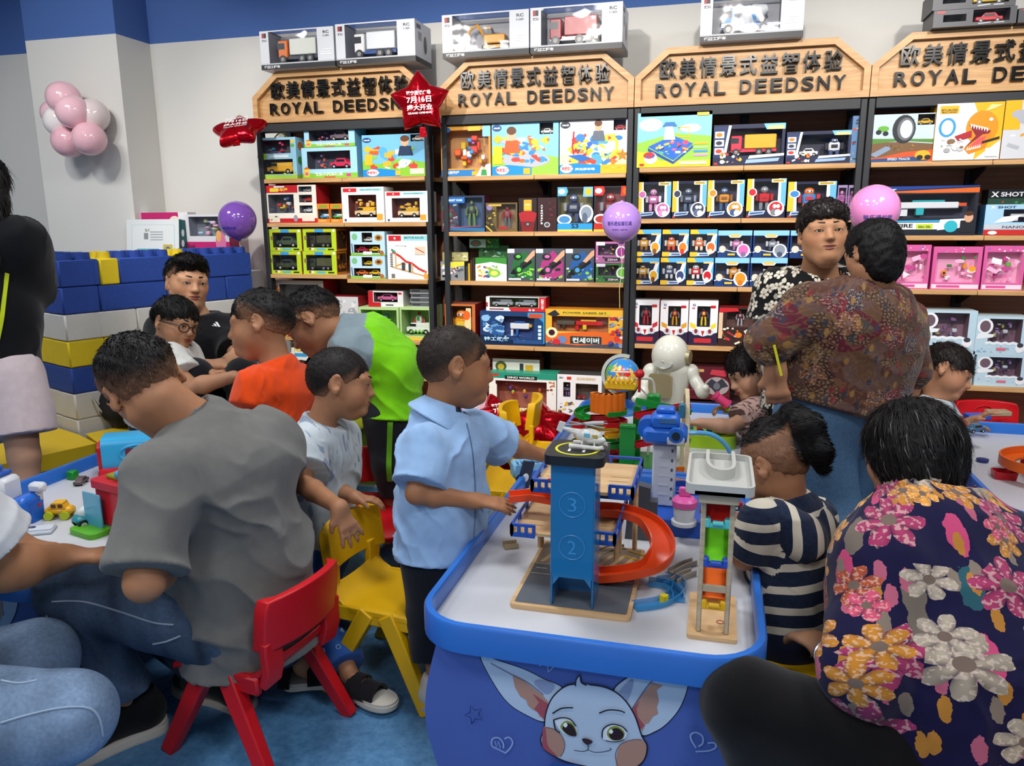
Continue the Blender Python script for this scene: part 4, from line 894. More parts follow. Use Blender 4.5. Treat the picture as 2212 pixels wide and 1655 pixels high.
# first unit, second board
boxpx('toy_box','red and white vehicle set box with a shop front window',568,684,400,Z2,dict(front='#efe9dc',side='#b8232c',top='#c0262f',wins=[(.1,.26,.58,.76),(.68,.82,.92,.96),(.68,.54,.92,.74),(.68,.26,.92,.46)],inner='#4a4c54',toys=[(0,'bits',('#c0392f','#e8c72e','#3a62a8','#d9d9d9')),(1,'car',('#d8d8d8','#333333')),(2,'van',('#c0392f','#c0392f')),(3,'van',('#dedede','#cfcfcf'))],art=[('r',0,.80,.66,1,'#c4232b'),('r',0,0,1,.12,'#c4232b'),('R',.14,.83,.3,.93,.02,'#e8c93a'),('t','城市车库',.16,.84,.32,.09,'#f2d43a'),('r',.22,.94,.42,.98,'#dfe6ee'),('R',.1,.02,.3,.2,.02,'#e6dcc6'),busy(.02,.02,.36,.22,'#8a8a90 #e0d6c0 #5a5a60',8,5),('r',.72,.04,.95,.2,'#e9e2d0'),('e',.6,.12,.04,.09,'#9a9aa6')]),.16)
for k,(a,b,c)in enumerate(((686,713,'#4aa3dc'),(714,741,'#5cc45a'))):
 boxpx('toy_box','small orange box with a %s toy car on the second shelf'%('blue' if k==0 else 'green'),a,b,440,Z2,dict(front='#e8862c',side='#d9701f',wins=[(.06,.2,.94,.72)],inner='#3a3028',cav=.05,toys=[(0,'van',(c,'#dfe9ee'))],art=[('r',.2,.8,.8,.92,'#6cab3a'),('r',.1,.05,.7,.14,'#f0b060')]),.08)
WOODBOX=lambda c,sg:dict(front='#f0f0ee',side='#e4e4e2',wins=[(.16,.14,.82,.78)],inner='#5a2f2c',cav=.08,toys=[(0,'bits',(c,'#e8c48a','#e0b060')),(0,'van',('#e9cfa0',c),.1,.95)],art=[('r',.04,.86,.36,.97,'#cf2b33'),('s',.2,.915,.035,'#ffffff'),('r',.42,.89,.95,.96,'#a8dde0'),('t',sg,.46,.905,.44,.035,'#2f7f86'),('R',.82,.06,.96,.24,.02,'#eda53a'),('r',.05,.03,.1,.1,'#4a5a6a')])
boxpx('toy_box','white wooden toy box with a yellow cart in its window',738,830,404,Z2,WOODBOX('#f0b92e','REAL EARTH TRUCK'),.14)
boxpx('toy_box','white wooden toy box with a star-shaped sorter in its window',832,924,413,Z2,WOODBOX('#d6a62c','DOUCEMENT'),.14,yo=.0)
# first unit, third board
for k,(a,b,yt,zz,lab)in enumerate(((583,652,543,0,'lower left'),(655,728,543,0,'lower right'),(583,652,495,1,'upper left'),(655,727,494,1,'upper right'))):
 z0=Z3 if not zz else float(PY(618,543,YS+.02)[2])+.001
 boxpx('toy_box','lime green military vehicle box, %s of the block of four'%lab,a,b,yt,z0,st_lime((('#3f4a34','#5a6248','#2a2d24'),('#3a4030','#55583c','#2a2a22'),('#4a5a44','#6a7658','#2a2d24'),('#3f3a2a','#4a4a34','#222222'))[k],k),.13,group='military vehicle boxes')
ST_BUG=lambda s:dict(front='#bfe0ee',side='#a8cfe0',wins=[(.34,.56,.64,.95),(.10,.12,.86,.46)],inner='#3a2c28',cav=.06,toys=[(0,'car',('#e8c22c' if s else '#dcdcd4','#333333')),(1,'car',('#e0702c' if s else '#b0243a','#333333'),0,.5),(1,'car',('#e8b92c','#e8b92c'),.5,1)],art=[('p',[(0,0),(1,0),(1,.08),(0,.12)],'#8cc050'),('e',.13,.78,.08,.14,'#7fc08a'),('e',.82,.74,.11,.13,'#c78a3a'),('e',.82,.74,.06,.07,'#5a3a1f'),('l',[(.06,.12),(.04,.5)],.06,'#5a7aa6'),('R',.36,.05,.62,.17,.02,'#f2f2f2'),('e',.9,.12,.06,.1,'#b06a3a')])
boxpx('toy_box','pale blue bug car box, lower of the stacked pair',757,833,553,Z3r,ST_BUG(1),.12)
boxpx('toy_box','pale blue bug car box, upper of the stacked pair',757,832,500,float(PY(795,553,YS+.02)[2])+.001,ST_BUG(0),.12)
boxpx('toy_box','white box printed with a red wooden race ramp',836,928,507,Z3r,dict(front='#f4f4f3',side='#e3e3e3',art=[('r',.04,.86,.34,.98,'#cf2b33'),('s',.19,.92,.035,'#ffffff'),('r',.38,.87,.97,.98,'#9fdbe0'),('t','MOTOR RACER',.42,.91,.46,.045,'#1f5f70'),('t','Driving',.2,.73,.26,.035,'#7a7a7a',.3,0),('l',[(.12,.62),(.3,.52),(.44,.4),(.58,.36),(.74,.24),(.92,.16)],.05,'#d0382f'),('l',[(.10,.67),(.2,.6)],.05,'#3f9a7a'),('l',[(.1,.28),(.94,.06)],.03,'#d9a86a'),('l',[(.2,.58),(.2,.26)],.03,'#d9a86a'),('l',[(.58,.36),(.6,.16)],.03,'#d9a86a'),('l',[(.88,.18),(.9,.08)],.03,'#d9a86a'),('l',[(.2,.3),(.36,.36),(.44,.34)],.025,'#e0a83a'),*[('r',.07+.0*i,.28+.04*i,.13,.30+.04*i,'#3a3a3a')for i in range(8)],('R',.34,.2,.42,.38,.01,'#4a4a4a'),('R',.5,.16,.56,.36,.01,'#4a4a4a'),('R',.66,.56,.9,.74,.01,'#e3d2b8'),('l',[(.68,.7),(.88,.6)],.02,'#c8362c'),('R',.86,.02,.97,.12,.01,'#e9a53a'),('r',.09,.03,.17,.12,'#777777')]),.12)
# first unit, fourth board and below
boxpx('toy_box','red and white play set box behind the boys, left end of fourth shelf',584,700,606,Z4,dict(front='#d8d4d0',side='#a82630',top='#b8303a',wins=[(.18,.45,.9,.93)],inner='#6a4a4a',toys=[(0,'bits',('#c0302c','#e0b52c','#3f5fb0','#d9d9d9'))],art=[('e',.1,.82,.08,.09,'#c8743a'),('r',0,0,1,.3,'#c4303a'),('t',"Kid's Play",.3,.05,.4,.1,'#f5f5f5')]),.18,.08)
boxpx('toy_box','orange tractor toy box standing at the shelf edge by the boys',612,668,668,Z4,dict(front='#8a2a24',side='#7a2420',wins=[(.05,.28,.95,.95)],inner='#3a2a22',toys=[(0,'car',('#e8702a','#333333'))],art=[('r',0,0,1,.24,'#c2242c'),('t',"Kid's Play",.2,.06,.6,.12,'#f5f5f5'),('r',0,.0,.14,.3,'#e8c22e')]),.07,.0)
boxpx('toy_box','flat red and silver box lying on the fourth shelf',702,775,641,Z4+.08,dict(front='#cfd0d2',side='#a3262e',art=[('r',0,0,1,.18,'#b8303a'),('b',.05,.25,.95,.9,['#b5b6ba','#e4e4e6','#a0a0a6'],14,3)]),.2,.04)
boxpx('toy_box','green play set box under the flat red and silver box',690,775,665,Z4,dict(front='#3f6a3a',side='#2f5a34',art=[busy(.05,.1,.95,.9,'#c0392b #e9d23a #5aa04a #2a4a7a',16,9)]),.2,.05)
for k,(a,b)in enumerate(((776,862),(864,931))):
 boxpx('toy_box',('light green open toy box with figures, beside the green van box','light green toy box with a white and green checkered van')[k],a,b,664,Z4,dict(front='#b8d890',side='#c4e0a0',top='#cde6a8',wins=[(.05,.14,.95,.92)],inner='#a8cf86',cav=.14,toys=[(0,'bits',('#3f9a3a','#8ac860','#5a7a9a'),0,1)]if k==0 else[(0,'van',('#eef2ea','#eef2ea'),.0,1.),(0,'figure',('#c0392b','#e8e8e8','#3f9a3a'),.35,.6)],art=[('r',0,0,1,.1,'#e5c74a')]+([]if k==0 else[('r',.3+.06*i,.22+.05*(i%2),.36+.06*i,.27+.05*(i%2),'#5aa82e')for i in range(8)])),.2,.02)
zt=float(PY(840,664,YS+.04)[2])+.002
boxpx('toy_box','white and red die cast box with a pink car',796,872,629,zt,dict(front='#e6e6e6',side='#c8c8c8',wins=[(.16,.3,.84,.92)],inner='#7a6a70',toys=[(0,'car',('#d66a9a','#333333'))],art=[('r',0,0,.36,.28,'#c2242c'),('r',0,.28,.14,1,'#c2242c'),('r',.86,.8,.96,.92,'#c2242c'),('r',.5,.08,.72,.16,'#555555')]),.10,.04)
for k in range(4):boxpx('toy_box','flat grey box, %s of the four stacked at the shelf end'%('lowest','second lowest','third','topmost')[k],888-2*(k%2),930,655-10*k,zt+.0255*k,dict(front='#5a5c60',side='#4a4c50',top='#77797d',art=[('r',0,.1,1,.3,'#a8aaae'),('r',.1,.45,.5,.8,'#3a3c40')]),.18,.05,group='flat grey boxes')
boxpx('toy_box','toy box with a blue pickup and a bright NEW badge near the floor',632,716,745,.46,dict(front='#3a2a2c',side='#2f2426',wins=[(.3,.1,.96,.7)],inner='#2a2426',toys=[(0,'car',('#2f7fc8','#223344'))],art=[('p',star2(.22,.68,.3,.8,7),'#f0f0ea'),('t','NEW',.06,.72,.34,.16,'#e6c21e'),('r',.06,.55,.38,.68,'#3aa0d8')]),.12,.02)
q=MB();q.box((0,0,0),(1.0,.3,.02));o=q.build('shelf_board',OAK,bpy.data.objects['display_shelf']);o.location=(.53,.17,.449)
for k,(a,b)in enumerate(((720,800),(802,870),(872,930))):boxpx('toy_box','boxed toy %s on the low board behind the boys'%('with orange print','with red print','with yellow print')[k],a,b,770-4*k,.46,dict(front=('#d9682a','#c23038','#d8b02a')[k],art=[busy(.1,.1,.9,.9,'#f2f2f2 #2f6fb8 #2a2a2a #e8c23a',14,k+40)]),.14,.05)
# second unit, top board
Z1,Z2,Z3,Z4=[ZT(1,i)for i in range(4)]
boxpx('toy_box','orange play house box with an open front full of doors',952,1060,272,Z1,dict(front='#d89a3a',side='#c98a30',wins=[(.06,.16,.96,.92)],inner='#c9953f',cav=.08,toys=[(0,'bits',('#e8622a','#f0b52e','#e04a3a','#4a9ad8','#f2f2ea'),0,1),(0,'bits',('#d9482a','#f0c83a','#f2f2f2','#3f8ad0','#b85ac0'),.1,.9)],art=[('e',.1,.93,.1,.06,'#1f5f9f'),('r',.55,.9,.8,.99,'#e8c23a'),('R',.84,.78,1,.99,.01,'#8fd0ea'),('r',0,0,.68,.13,'#2f7fc0'),('t','益智探索屋',.04,.05,.32,.06,'#ffffff'),('R',.62,.02,.72,.1,.01,'#f0b52e'),('p',[(.7,0),(1,0),(1,.25),(.82,.2)],'#f2f2f0'),*KID(.86,.13,.6,'#3f9a4a')]),.13)
boxpx('toy_box','sky blue car park playset box with a boy in orange',1062,1207,263,Z1,st_pic('#8ccdee','#9bd04a','#b8bcc4 #e8742e #f0c83a #3f8ad0 #f2f2f2 #d84a3a #7a7f8a',34,11,[('e',.52,.28,.36,.14,'#b4b8bf'),busy(.25,.2,.85,.7,'#e8742e #f0c83a #3f8ad0 #f2f2f2 #d84a3a #f0c83a #3a9ad8',26,13),*KID(.3,.66,1.2,'#d9602e'),('e',.08,.9,.07,.06,'#1f4f8f'),('t','vtech',.03,.88,.1,.04,'#ffffff'),('p',[(.09,.78),(.17,.69),(.09,.6),(.02,.69)],'#f0c230'),('R',.02,.22,.16,.56,.01,'#f0d02a'),('p',[(0,0),(.6,0),(.6,.15),(.25,.2),(0,.17)],'#1f8fd6'),('e',.16,.1,.1,.08,'#ffffff'),('t','神奇轨道',.06,.06,.2,.08,'#d23a4a'),('R',.48,.02,.58,.13,.01,'#f0b52e')],wins=[(.72,.76,.92,.97)],toys=[(0,'car',('#f2eee6','#333333'))]),.13)
boxpx('toy_box','white garage playset box with a yellow slide and toddler',1209,1365,256,Z1,st_pic('#f3f5f8','#f0e6b8','#c0303a #e8862e #3f8ad0 #e8d23a #5ab0d8 #d84a3a',30,17,[busy(.2,.25,.75,.65,'#c0303a #e8862e #3f6fd0 #e8d23a #5ab0d8 #4a4f5a',24,19),*KID(.54,.78,.9,'#6a7280'),('l',[(.72,.7),(.8,.58),(.8,.42),(.7,.3)],.06,'#f0dc50'),('l',[(.2,.78),(.18,.5),(.2,.36)],.03,'#c0303a'),('p',[(.12,.34),(.3,.22),(.45,.28),(.3,.36)],'#2f6fc0'),('e',.08,.9,.07,.06,'#2a2f3a'),('t','vtech',.03,.88,.1,.04,'#ffffff'),('s',.88,.33,.12,'#c98a2a'),('p',[(0,0),(.58,0),(.58,.15),(.25,.2),(0,.17)],'#1f8fd6'),('e',.1,.1,.09,.08,'#ffffff'),('t','神奇轨道',.03,.06,.16,.08,'#d23a4a'),('t','声光停车场',.22,.06,.28,.05,'#ffffff'),('r',.58,0,1,.16,'#f0c02a'),busy(.62,.02,.98,.14,'#fff4d0 #d89a20',8,23)],wins=[(.75,.78,.92,.97)],toys=[(0,'car',('#c8262c','#e8c22a'))]),.13)
# second unit, second board
boxpx('toy_box','dark blue action figure box with a green fighter',953,1047,423,Z2,dict(front='#2a3a54',side='#5a2434',wins=[(.4,.14,.95,.95)],inner='#2c3c56',cav=.05,toys=[(0,'figure',('#5f7a4a','#4a4450','#6a8a4a'))],art=[('p',[(0,0),(.4,.06),(.36,.5),(.2,.75),(0,.6)],'#58303a'),busy(.02,.1,.4,.8,'#38506a #7a3a44 #4a5a6a #9aa8b4 #2f6a4a',24,3),('R',.08,.80,.55,.96,.02,'#1f6fc0'),('t','BEAST WAR',.16,.85,.34,.06,'#ffffff'),('p',[(.1,.04),(1,.0),(1,.1),(.3,.12)],'#2f6f9f'),('l',[(.02,.1),(.9,.16)],.02,'#b04a6a')]),.12)
boxpx('toy_box','gold lined figure box with a small red armoured figure',1049,1118,438,Z2,dict(front='#6a5a34',side='#3a3330',wins=[(.34,.1,.95,.95)],inner='#8a7236',cav=.05,toys=[(0,'figure',('#8a2a2c','#a8343a','#5a6a7a'))],art=[('p',[(0,0),(.36,0),(.2,.4),(.34,.7),(0,.9)],'#3a352c'),('e',.12,.84,.09,.1,'#8a7ab0'),busy(.0,.2,.32,.7,'#c9a23a #4a4434 #6a5a2a',14,6),('r',.1,.88,.5,.95,'#c9a84a'),('l',[(0,.2),(.2,0)],.05,'#d0b43a'),('r',.4,.08,.7,.18,'#a02f34')]),.10)
boxpx('toy_box','narrow dark maroon bust box with a gold and red helmet',1120,1160,428,Z2,dict(front='#2c2224',side='#2a1f20',art=[('p',[(.1,.3),(.9,.3),(1,.55),(.65,.62),(.35,.62),(0,.55)],'#a8262c'),('R',.28,.62,.72,.95,.03,'#c9a02e'),('R',.34,.66,.66,.8,.02,'#d9b640'),('r',.36,.8,.64,.83,'#fff3c0'),('p',[(.2,0),(.8,0),(.9,.3),(.1,.3)],'#7a2024'),('e',.5,.22,.14,.07,'#2a2a2e'),('e',.5,.22,.08,.04,'#8a8e96')]),.11)
boxpx('toy_box','narrow dark maroon figure box with upright white lettering',1161,1203,427,Z2,dict(front='#3a2224',side='#30191c',art=[('b',.55,.25,.95,.9,['#5a2428','#7a2a2e','#45181c'],18,4),('e',.5,.2,.16,.08,'#b8b8bc'),('e',.5,.2,.1,.05,'#4a4a50'),*[('t',c,.16,.74-.075*i,.12,.055,'#e8e8e8')for i,c in enumerate('Avengers')]]),.11)
ROBO=lambda c1,c2,top,b:dict(front='#2a2c34',side='#23252c',wins=[(.04,.2,.96,.97)],inner='#55502a' if b else '#5a2a2c',cav=.06,toys=[(0,'robot',(c1,c2,'#8a8f9a'),.1,.75)],art=[('p',[(0,.80),(.24,.80),(.3,.9),(.26,1),(0,1)],top),('e',.12,.9,.10,.06,'#e9eef2'),('p',[(.72,.78),(1,.78),(1,1),(.74,1)],'#7fc0e0' if b else '#d8402c'),('e',.87,.89,.09,.08,'#f0c02a' if b else '#e8702a'),('e',.2,.27,.21,.12,'#f2f2f2'),('e',.2,.27,.16,.08,'#4a8ac0' if b else '#b03a34'),('e',.82,.40,.2,.2,'#f2f2f2'),('e',.82,.42,.15,.14,'#8a98a8'),('e',.78,.3,.08,.12,'#5a6a80'),('r',0,.04,1,.18,'#2f9ad8' if b else '#c0302c'),('t','S3',.4,.07,.2,.1,'#0f1f3a'),('r',0,0,1,.04,'#e8d23a')])
boxpx('toy_box','robot car box with blue corner badge, left of its red twin',1204,1281,404,Z2,ROBO('#2c3550','#3a4a7a','#58b0e0',1),.12)
boxpx('toy_box','robot car box with red corner badge behind the lilac balloon',1283,1363,402,Z2,ROBO('#7a2026','#a02a30','#d8302c',0),.12)
# second unit, third board
boxpx('toy_box','silver and black boxed toy at the left end of the third shelf',952,1004,565,Z3,dict(front='#8a8d90',side='#4a4a4c',art=[('p',[(0,.8),(.6,1),(1,1),(1,.8),(.5,.66)],'#e6d84a'),busy(.04,.1,.96,.75,'#d9dbde #2a2a2e #5a5c60 #e8e8ea #a03a3a',26,5),('e',.25,.7,.2,.1,'#e9e9ec'),('e',.3,.4,.22,.1,'#e9e9ec')]),.09)
boxpx('toy_box','pale card topped pack standing behind the silver box',956,1012,545,Z3,dict(front='#d8cf8a',side='#3a3a34',art=[busy(.05,.55,.95,.95,'#f0ecc8 #8a8450 #e8c23a #b0a890',16,4)]),.04,.13)
for k in range(4):boxpx('toy_box','thin dark hanging pack in a row, %s from the green boxes'%('fourth','third','second','first')[k],1006+5*k,1011+5*k,575-6*k,Z3,dict(front=('#3a3a36','#c9a42c','#4a2c24','#3a3024')[k],side='#2c2a26'),.12,.03)
boxpx('toy_box','green and white spinning top box in the front row',1027,1095,557,Z3,dict(front='#3f8f3a',side='#2f7a30',art=[('p',[(0,.1),(1,.1),(1,.72),(.5,.82),(0,.72)],'#eef0e8'),busy(.05,.12,.95,.7,'#2f5fa8 #e8842e #8ac84a #d8d23a #c0392b #e9e9e9',26,7),('e',.6,.34,.2,.18,'#7ac050'),('e',.6,.34,.12,.11,'#e6e06a'),('r',0,0,1,.1,'#e6e6dc')]),.10)
boxpx('toy_box','dark green spinning top box in the back row',1034,1100,530,Z3+.0,dict(front='#2f5a30',side='#244a28',art=[busy(.05,.6,.95,.95,'#4a8a4a #6aa0a0 #2a3a2a #9ab0a0',16,8)]),.05,.14)
boxpx('toy_box','green spinning top box laid on the back row',1014,1079,515,float(PY(1060,537,YS+.13)[2]),dict(front='#2f7a34',side='#2a6a30',art=[('r',0,.1,.55,.9,'#dfe6da'),('e',.22,.5,.18,.35,'#4aa0a8'),('e',.22,.5,.1,.2,'#e8862e'),busy(.55,.1,.95,.9,'#8ac84a #e8d23a #2a5a2a',8,4)]),.07,.13)
for k,(a,b,c,cc,lab)in enumerate(((1096,1156,'#2a6a3a','#5fd04a','green'),(1157,1220,'#a83a7a','#d86ab0','pink'),(1221,1284,'#2a5a9a','#4a9ae0','blue'))):
 boxpx('toy_box','%s watch toy box with a wrist and glossy shapes'%lab,a,b,537,Z3,dict(front='#4a4f58',side='#23252c',art=[('p',[(.1,.1),(.95,.1),(.95,.6),(.6,.95),(.2,.6)],c),busy(.03,.03,.97,.45,'#%s #2a2c30 #8ad04a #3a7a5a #c8ccd0'%cc.strip('#'),22,30+k),('p',[(.1,.22),(.3,.2),(.9,.58),(.84,.68),(.2,.36)],'#17181b'),('p',[(.5,.44),(.82,.62),(.76,.7),(.46,.54)],'#2b2d33'),('e',.42,.36,.15,.12,'#2a3a34'),('e',.42,.36,.08,.07,cc),('p',[(.6,.62),(.9,.92),(1,.96),(1,.8),(.72,.58)],'#d9a684'),('R',0,.86,.26,.99,.02,'#d4dbe8'),('e',.38,.75,.16,.1,'#1f2a28'),('e',.4,.76,.09,.05,cc),('r',.04,.04,.5,.1,'#c9d0da')]),.10)
MORPH=lambda c,c2:dict(front=c,side='#2f2f36',wins=[(.08,.36,.72,.9)],inner='#3a2a3c',cav=.05,toys=[(0,'bits',(c2,'#2a2a30','#e0a83a',c))],art=[('R',.02,.82,.3,.98,.02,'#e4e4ec'),('e',.82,.5,.18,.3,'#eeeef0'),('e',.82,.52,.13,.22,c2),('R',.3,.08,.8,.26,.02,'#33363e'),('t','ZENA',.38,.11,.34,.1,'#e9d0dc'),busy(.02,.04,.3,.32,'#d9d9d9 #3a3a40 #8a8a90',6,9)])
zz=float(PY(1320,569,YS+.02)[2])
boxpx('toy_box','green transforming animal box, lower of two by the balloon string',1286,1356,569,Z3,MORPH('#3f7a44','#7ac850'),.10)
boxpx('toy_box','magenta transforming animal box, upper of two under the lilac balloon',1286,1354,522,zz+.001,MORPH('#c070a8','#a03a90'),.10)
# second unit, fourth board
boxpx('toy_box','clear fronted box with an orange creature and a red side',961,1027,657,Z4,dict(front='#c9703a',side='#8a1f24',top='#9a5a4a',wins=[(.05,.1,.9,.95)],inner='#9a4a30',cav=.09,toys=[(0,'robot',('#f0a02a','#e8862a','#f2d24a'))],art=[('p',[(.62,.3),(.86,.3),(.86,.9),(.7,.9)],'#f0d8a0'),('r',.66,.1,.86,.34,'#3f6fb8'),('e',.72,.72,.12,.12,'#e86a2a')]),.20)
boxpx('toy_box','large dark blue toy weapon box with armoured riders',1037,1177,673,Z4,dict(front='#22406f',side='#1f3660',wins=[(.34,.22,.84,.86)],inner='#1c2f5a',cav=.05,toys=[(0,'gun',('#e4e8ec','#d0a040','#2f5fa8'),.1,.95)],art=[('p',[(0,0),(1,0),(1,.12),(.5,.16),(0,.3)],'#12284a'),busy(.02,.25,.38,.92,'#8fc0e6 #4a86c0 #cfe2f0 #2f5a96 #6aa0d0',34,15),busy(.2,.08,.7,.36,'#8fc0e6 #4a86c0 #cfe2f0 #2f5a96',16,18),('p',[(.86,.1),(.98,.1),(.98,.7),(.9,.84),(.74,.84),(.74,.98),(1,.98),(1,.08)],'#2f9ad8'),('t','特工武器',.06,.12,.4,.12,'#bfe6ff'),('r',.52,.06,.96,.16,'#2a4f86'),('R',.76,.82,.97,.95,.02,'#c0563a'),*[('R',.9,.2+.11*i,.95,.28+.11*i,.01,'#d5ecfa')for i in range(4)]]),.12)
boxpx('toy_box','white and red model train box lying on the dark blue box',1050,1179,642,float(PY(1110,673,YS+.03)[2])+.001,dict(front='#e6e6e8',side='#b8232c',top='#c8ccd0',wins=[(.06,.26,.88,.96)],inner='#5a6068',cav=.07,toys=[(0,'van',('#9aa0a8','#7a8088'),0,.5),(0,'van',('#9aa0a8','#7a8088'),.45,1)],art=[('p',[(.42,0),(1,0),(1,.26),(.38,.26)],'#cf2b30'),('r',.89,.26,1,1,'#cf2b30'),*[('t',c,.925,.80-.105*i,.045,.08,'#ffffff')for i,c in enumerate('DIECAST')],('r',.06,.1,.3,.17,'#8a2a30'),('e',.74,.1,.02,.07,'#ffffff'),('e',.8,.1,.02,.07,'#ffffff'),('r',0,.3,.03,.6,'#b8232c')]),.11,.03)
boxpx('toy_box','large orange and yellow toy sword box with robot heroes',1178,1354,669,Z4,dict(front='#e8b03a',side='#d98a2a',wins=[(.08,.42,.78,.82)],inner='#b8722a',cav=.05,toys=[(0,'gun',('#c4262c','#5a5248','#e0c23a'),.28,1),(0,'gun',('#5a5248','#4a443a','#3a352c'),.0,.5)],art=[('p',[(0,0),(1,0),(1,.38),(.6,.44),(0,.34)],'#e0682a'),('p',[(0,0),(1,0),(1,.14),(.4,.06),(0,.12)],'#4a4e58'),('R',.31,.1,.70,.30,.02,'#2f3a3a'),('t','컨세이버',.34,.12,.33,.15,'#e6ecec'),('e',.08,.38,.075,.14,'#f6e3b0'),('e',.08,.38,.04,.08,'#3a1a2c'),('p',[(.02,.86),(.12,.98),(.18,.86),(.1,.8)],'#2a3038'),('r',.2,.88,.8,.95,'#d9c23a'),('t','POWER SABER SET',.22,.89,.54,.045,'#3a2a1a'),busy(.78,.02,.99,.85,'#c0303a #3f5fa0 #e6e6ea #2a3a6a #d8402c #8a98b0',36,21),('e',.21,.2,.06,.1,'#6a86b8'),('e',.14,.14,.05,.08,'#c8303a'),busy(.0,.03,.1,.2,'#8ab0d0 #3f5f90',6,2)]),.12)
# second unit, base board
boxpx('toy_box','teal and white dinosaur egg box on the bottom board',1056,1202,806,BASEZ,dict(front='#eeeae2',side='#2a8a70',top='#2f9a7c',wins=[(.1,.16,.86,.80)],inner='#a86a3a',cav=.08,toys=[(0,'eggs',('#d8402c','#6a4a9a','#9ac840','#7a2f8a','#c0563a','#e0a03a','#4a3a7a'))],art=[('r',0,.86,1,1,'#2a9478'),('R',.24,.84,.72,.93,.01,'#24302c'),('t','DINO WORLD',.28,.86,.4,.05,'#e9efe6'),('r',.03,.91,.15,.96,'#d8302c'),('p',[(0,0),(.3,0),(.12,.2),(.12,.7),(0,.86)],'#f3ede0'),('e',.06,.3,.05,.08,'#8a3aa0'),('e',.07,.12,.06,.07,'#6a3a8a'),('t','恐龙蛋',.32,.02,.3,.13,'#e8c83a'),busy(.7,.02,.98,.2,'#d8402c #e0a02a #e87a3a',9,31),busy(.85,.5,.99,.84,'#8a4a2a #c07a4a',7,33)]),.14,.02)
boxpx('toy_box','white toy box lettered in gold with small windows on the bottom board',1203,1300,810,BASEZ,dict(front='#eceae8',side='#d5d3d0',top='#4a4a48',wins=[(.14,.48,.30,.82),(.42,.42,.92,.80)],inner='#2f3038',cav=.06,toys=[(0,'robot',('#3a4a7a','#5a6a9a','#888888')),(1,'car',('#a8242c','#333333'),0,.45),(1,'car',('#2f4f9a','#333333'),.5,1)],art=[('t','GOGODINO',.44,.88,.42,.06,'#c9a04a'),('t','ZBC',.04,.9,.1,.04,'#3a4a6a'),('r',.22,.88,.32,.95,'#d8402c'),busy(.03,.1,.4,.4,'#2a2c30 #e0b040 #5a5f6a #d9d9d9',14,35),('r',.5,.1,.9,.3,'#d8a0b8')]),.14,.02)
boxpx('toy_box','white box with a dinosaur badge lying behind the teal box',1064,1166,776,float(PY(1120,806,YS+.1)[2])+.001,dict(front='#d6d3cc',side='#7a4a30',top='#8a5a3a',art=[('e',.18,.45,.12,.38,'#4a5a34'),('e',.18,.4,.07,.22,'#c9a83a'),('R',.58,.2,.66,.7,.02,'#3a3a3a'),('R',.7,.2,.86,.6,.02,'#c9a02a')]),.12,.10)
boxpx('toy_box','pink and red playset box at the left end of the bottom board',960,1052,800,BASEZ,dict(front='#e8b8c4',side='#c0384a',art=[busy(.05,.05,.95,.95,'#d8304a #f2e4e8 #e86a8a #b82038 #f6f6f6',40,37)]),.14,.03)
# third unit
Z1,Z2,Z3,Z4=[ZT(2,i)for i in range(4)]
boxpx('toy_box','large sky and meadow box with a blue play platform, leftmost of its shelf',1377,1538,242,Z1,dict(front='#8fd0f0',side='#3a6a9a',art=[('p',[(0,.45),(0,0),(1,0),(1,.55),(.5,.62)],'#9cd04a'),('r',0,0,1,.12,'#f0d02e'),('p',[(0,0),(.4,0),(.2,.26),(0,.3)],'#f2d632'),('e',.18,.78,.16,.12,'#eef6fb'),('e',.72,.7,.14,.08,'#f2f8fc'),('p',[(.15,.38),(.48,.58),(.76,.42),(.5,.12)],'#2f6fd0'),('p',[(.15,.36),(.5,.1),(.5,.05),(.15,.30)],'#1f4fa0'),('p',[(.5,.1),(.76,.40),(.76,.34),(.5,.05)],'#2458b0'),busy(.22,.22,.7,.5,'#e8507a #f2f2f2 #e86a9a #f0c83a #5ac0a0 #3a3a50',24,41),('p',[(.36,.5),(.52,.5),(.48,.74),(.38,.74)],'#f0f4f8'),('p',[(.34,.74),(.54,.74),(.5,.82),(.38,.82)],'#3f7fc0'),('l',[(.56,.72),(.56,.54),(.7,.54),(.7,.72),(.55,.72)],.02,'#e8c23a'),('e',.19,.17,.09,.11,'#f4f4f4'),('e',.17,.22,.08,.06,'#d8342c'),('e',.15,.2,.02,.025,'#3a6ac0'),('e',.22,.2,.02,.025,'#3a6ac0'),*[('R',.77,.4-.07*i,.96,.44-.07*i,.01,c)for i,c in enumerate(('#f2b93a','#a8d88a','#4aa0e0','#f0a0c8'))],('R',.8,.92,.96,.98,.01,'#e0c04a'),('R',.58,.04,.95,.1,.01,'#f6efc0'),('r',.04,.03,.1,.07,'#d8342c')]),.12,.0)
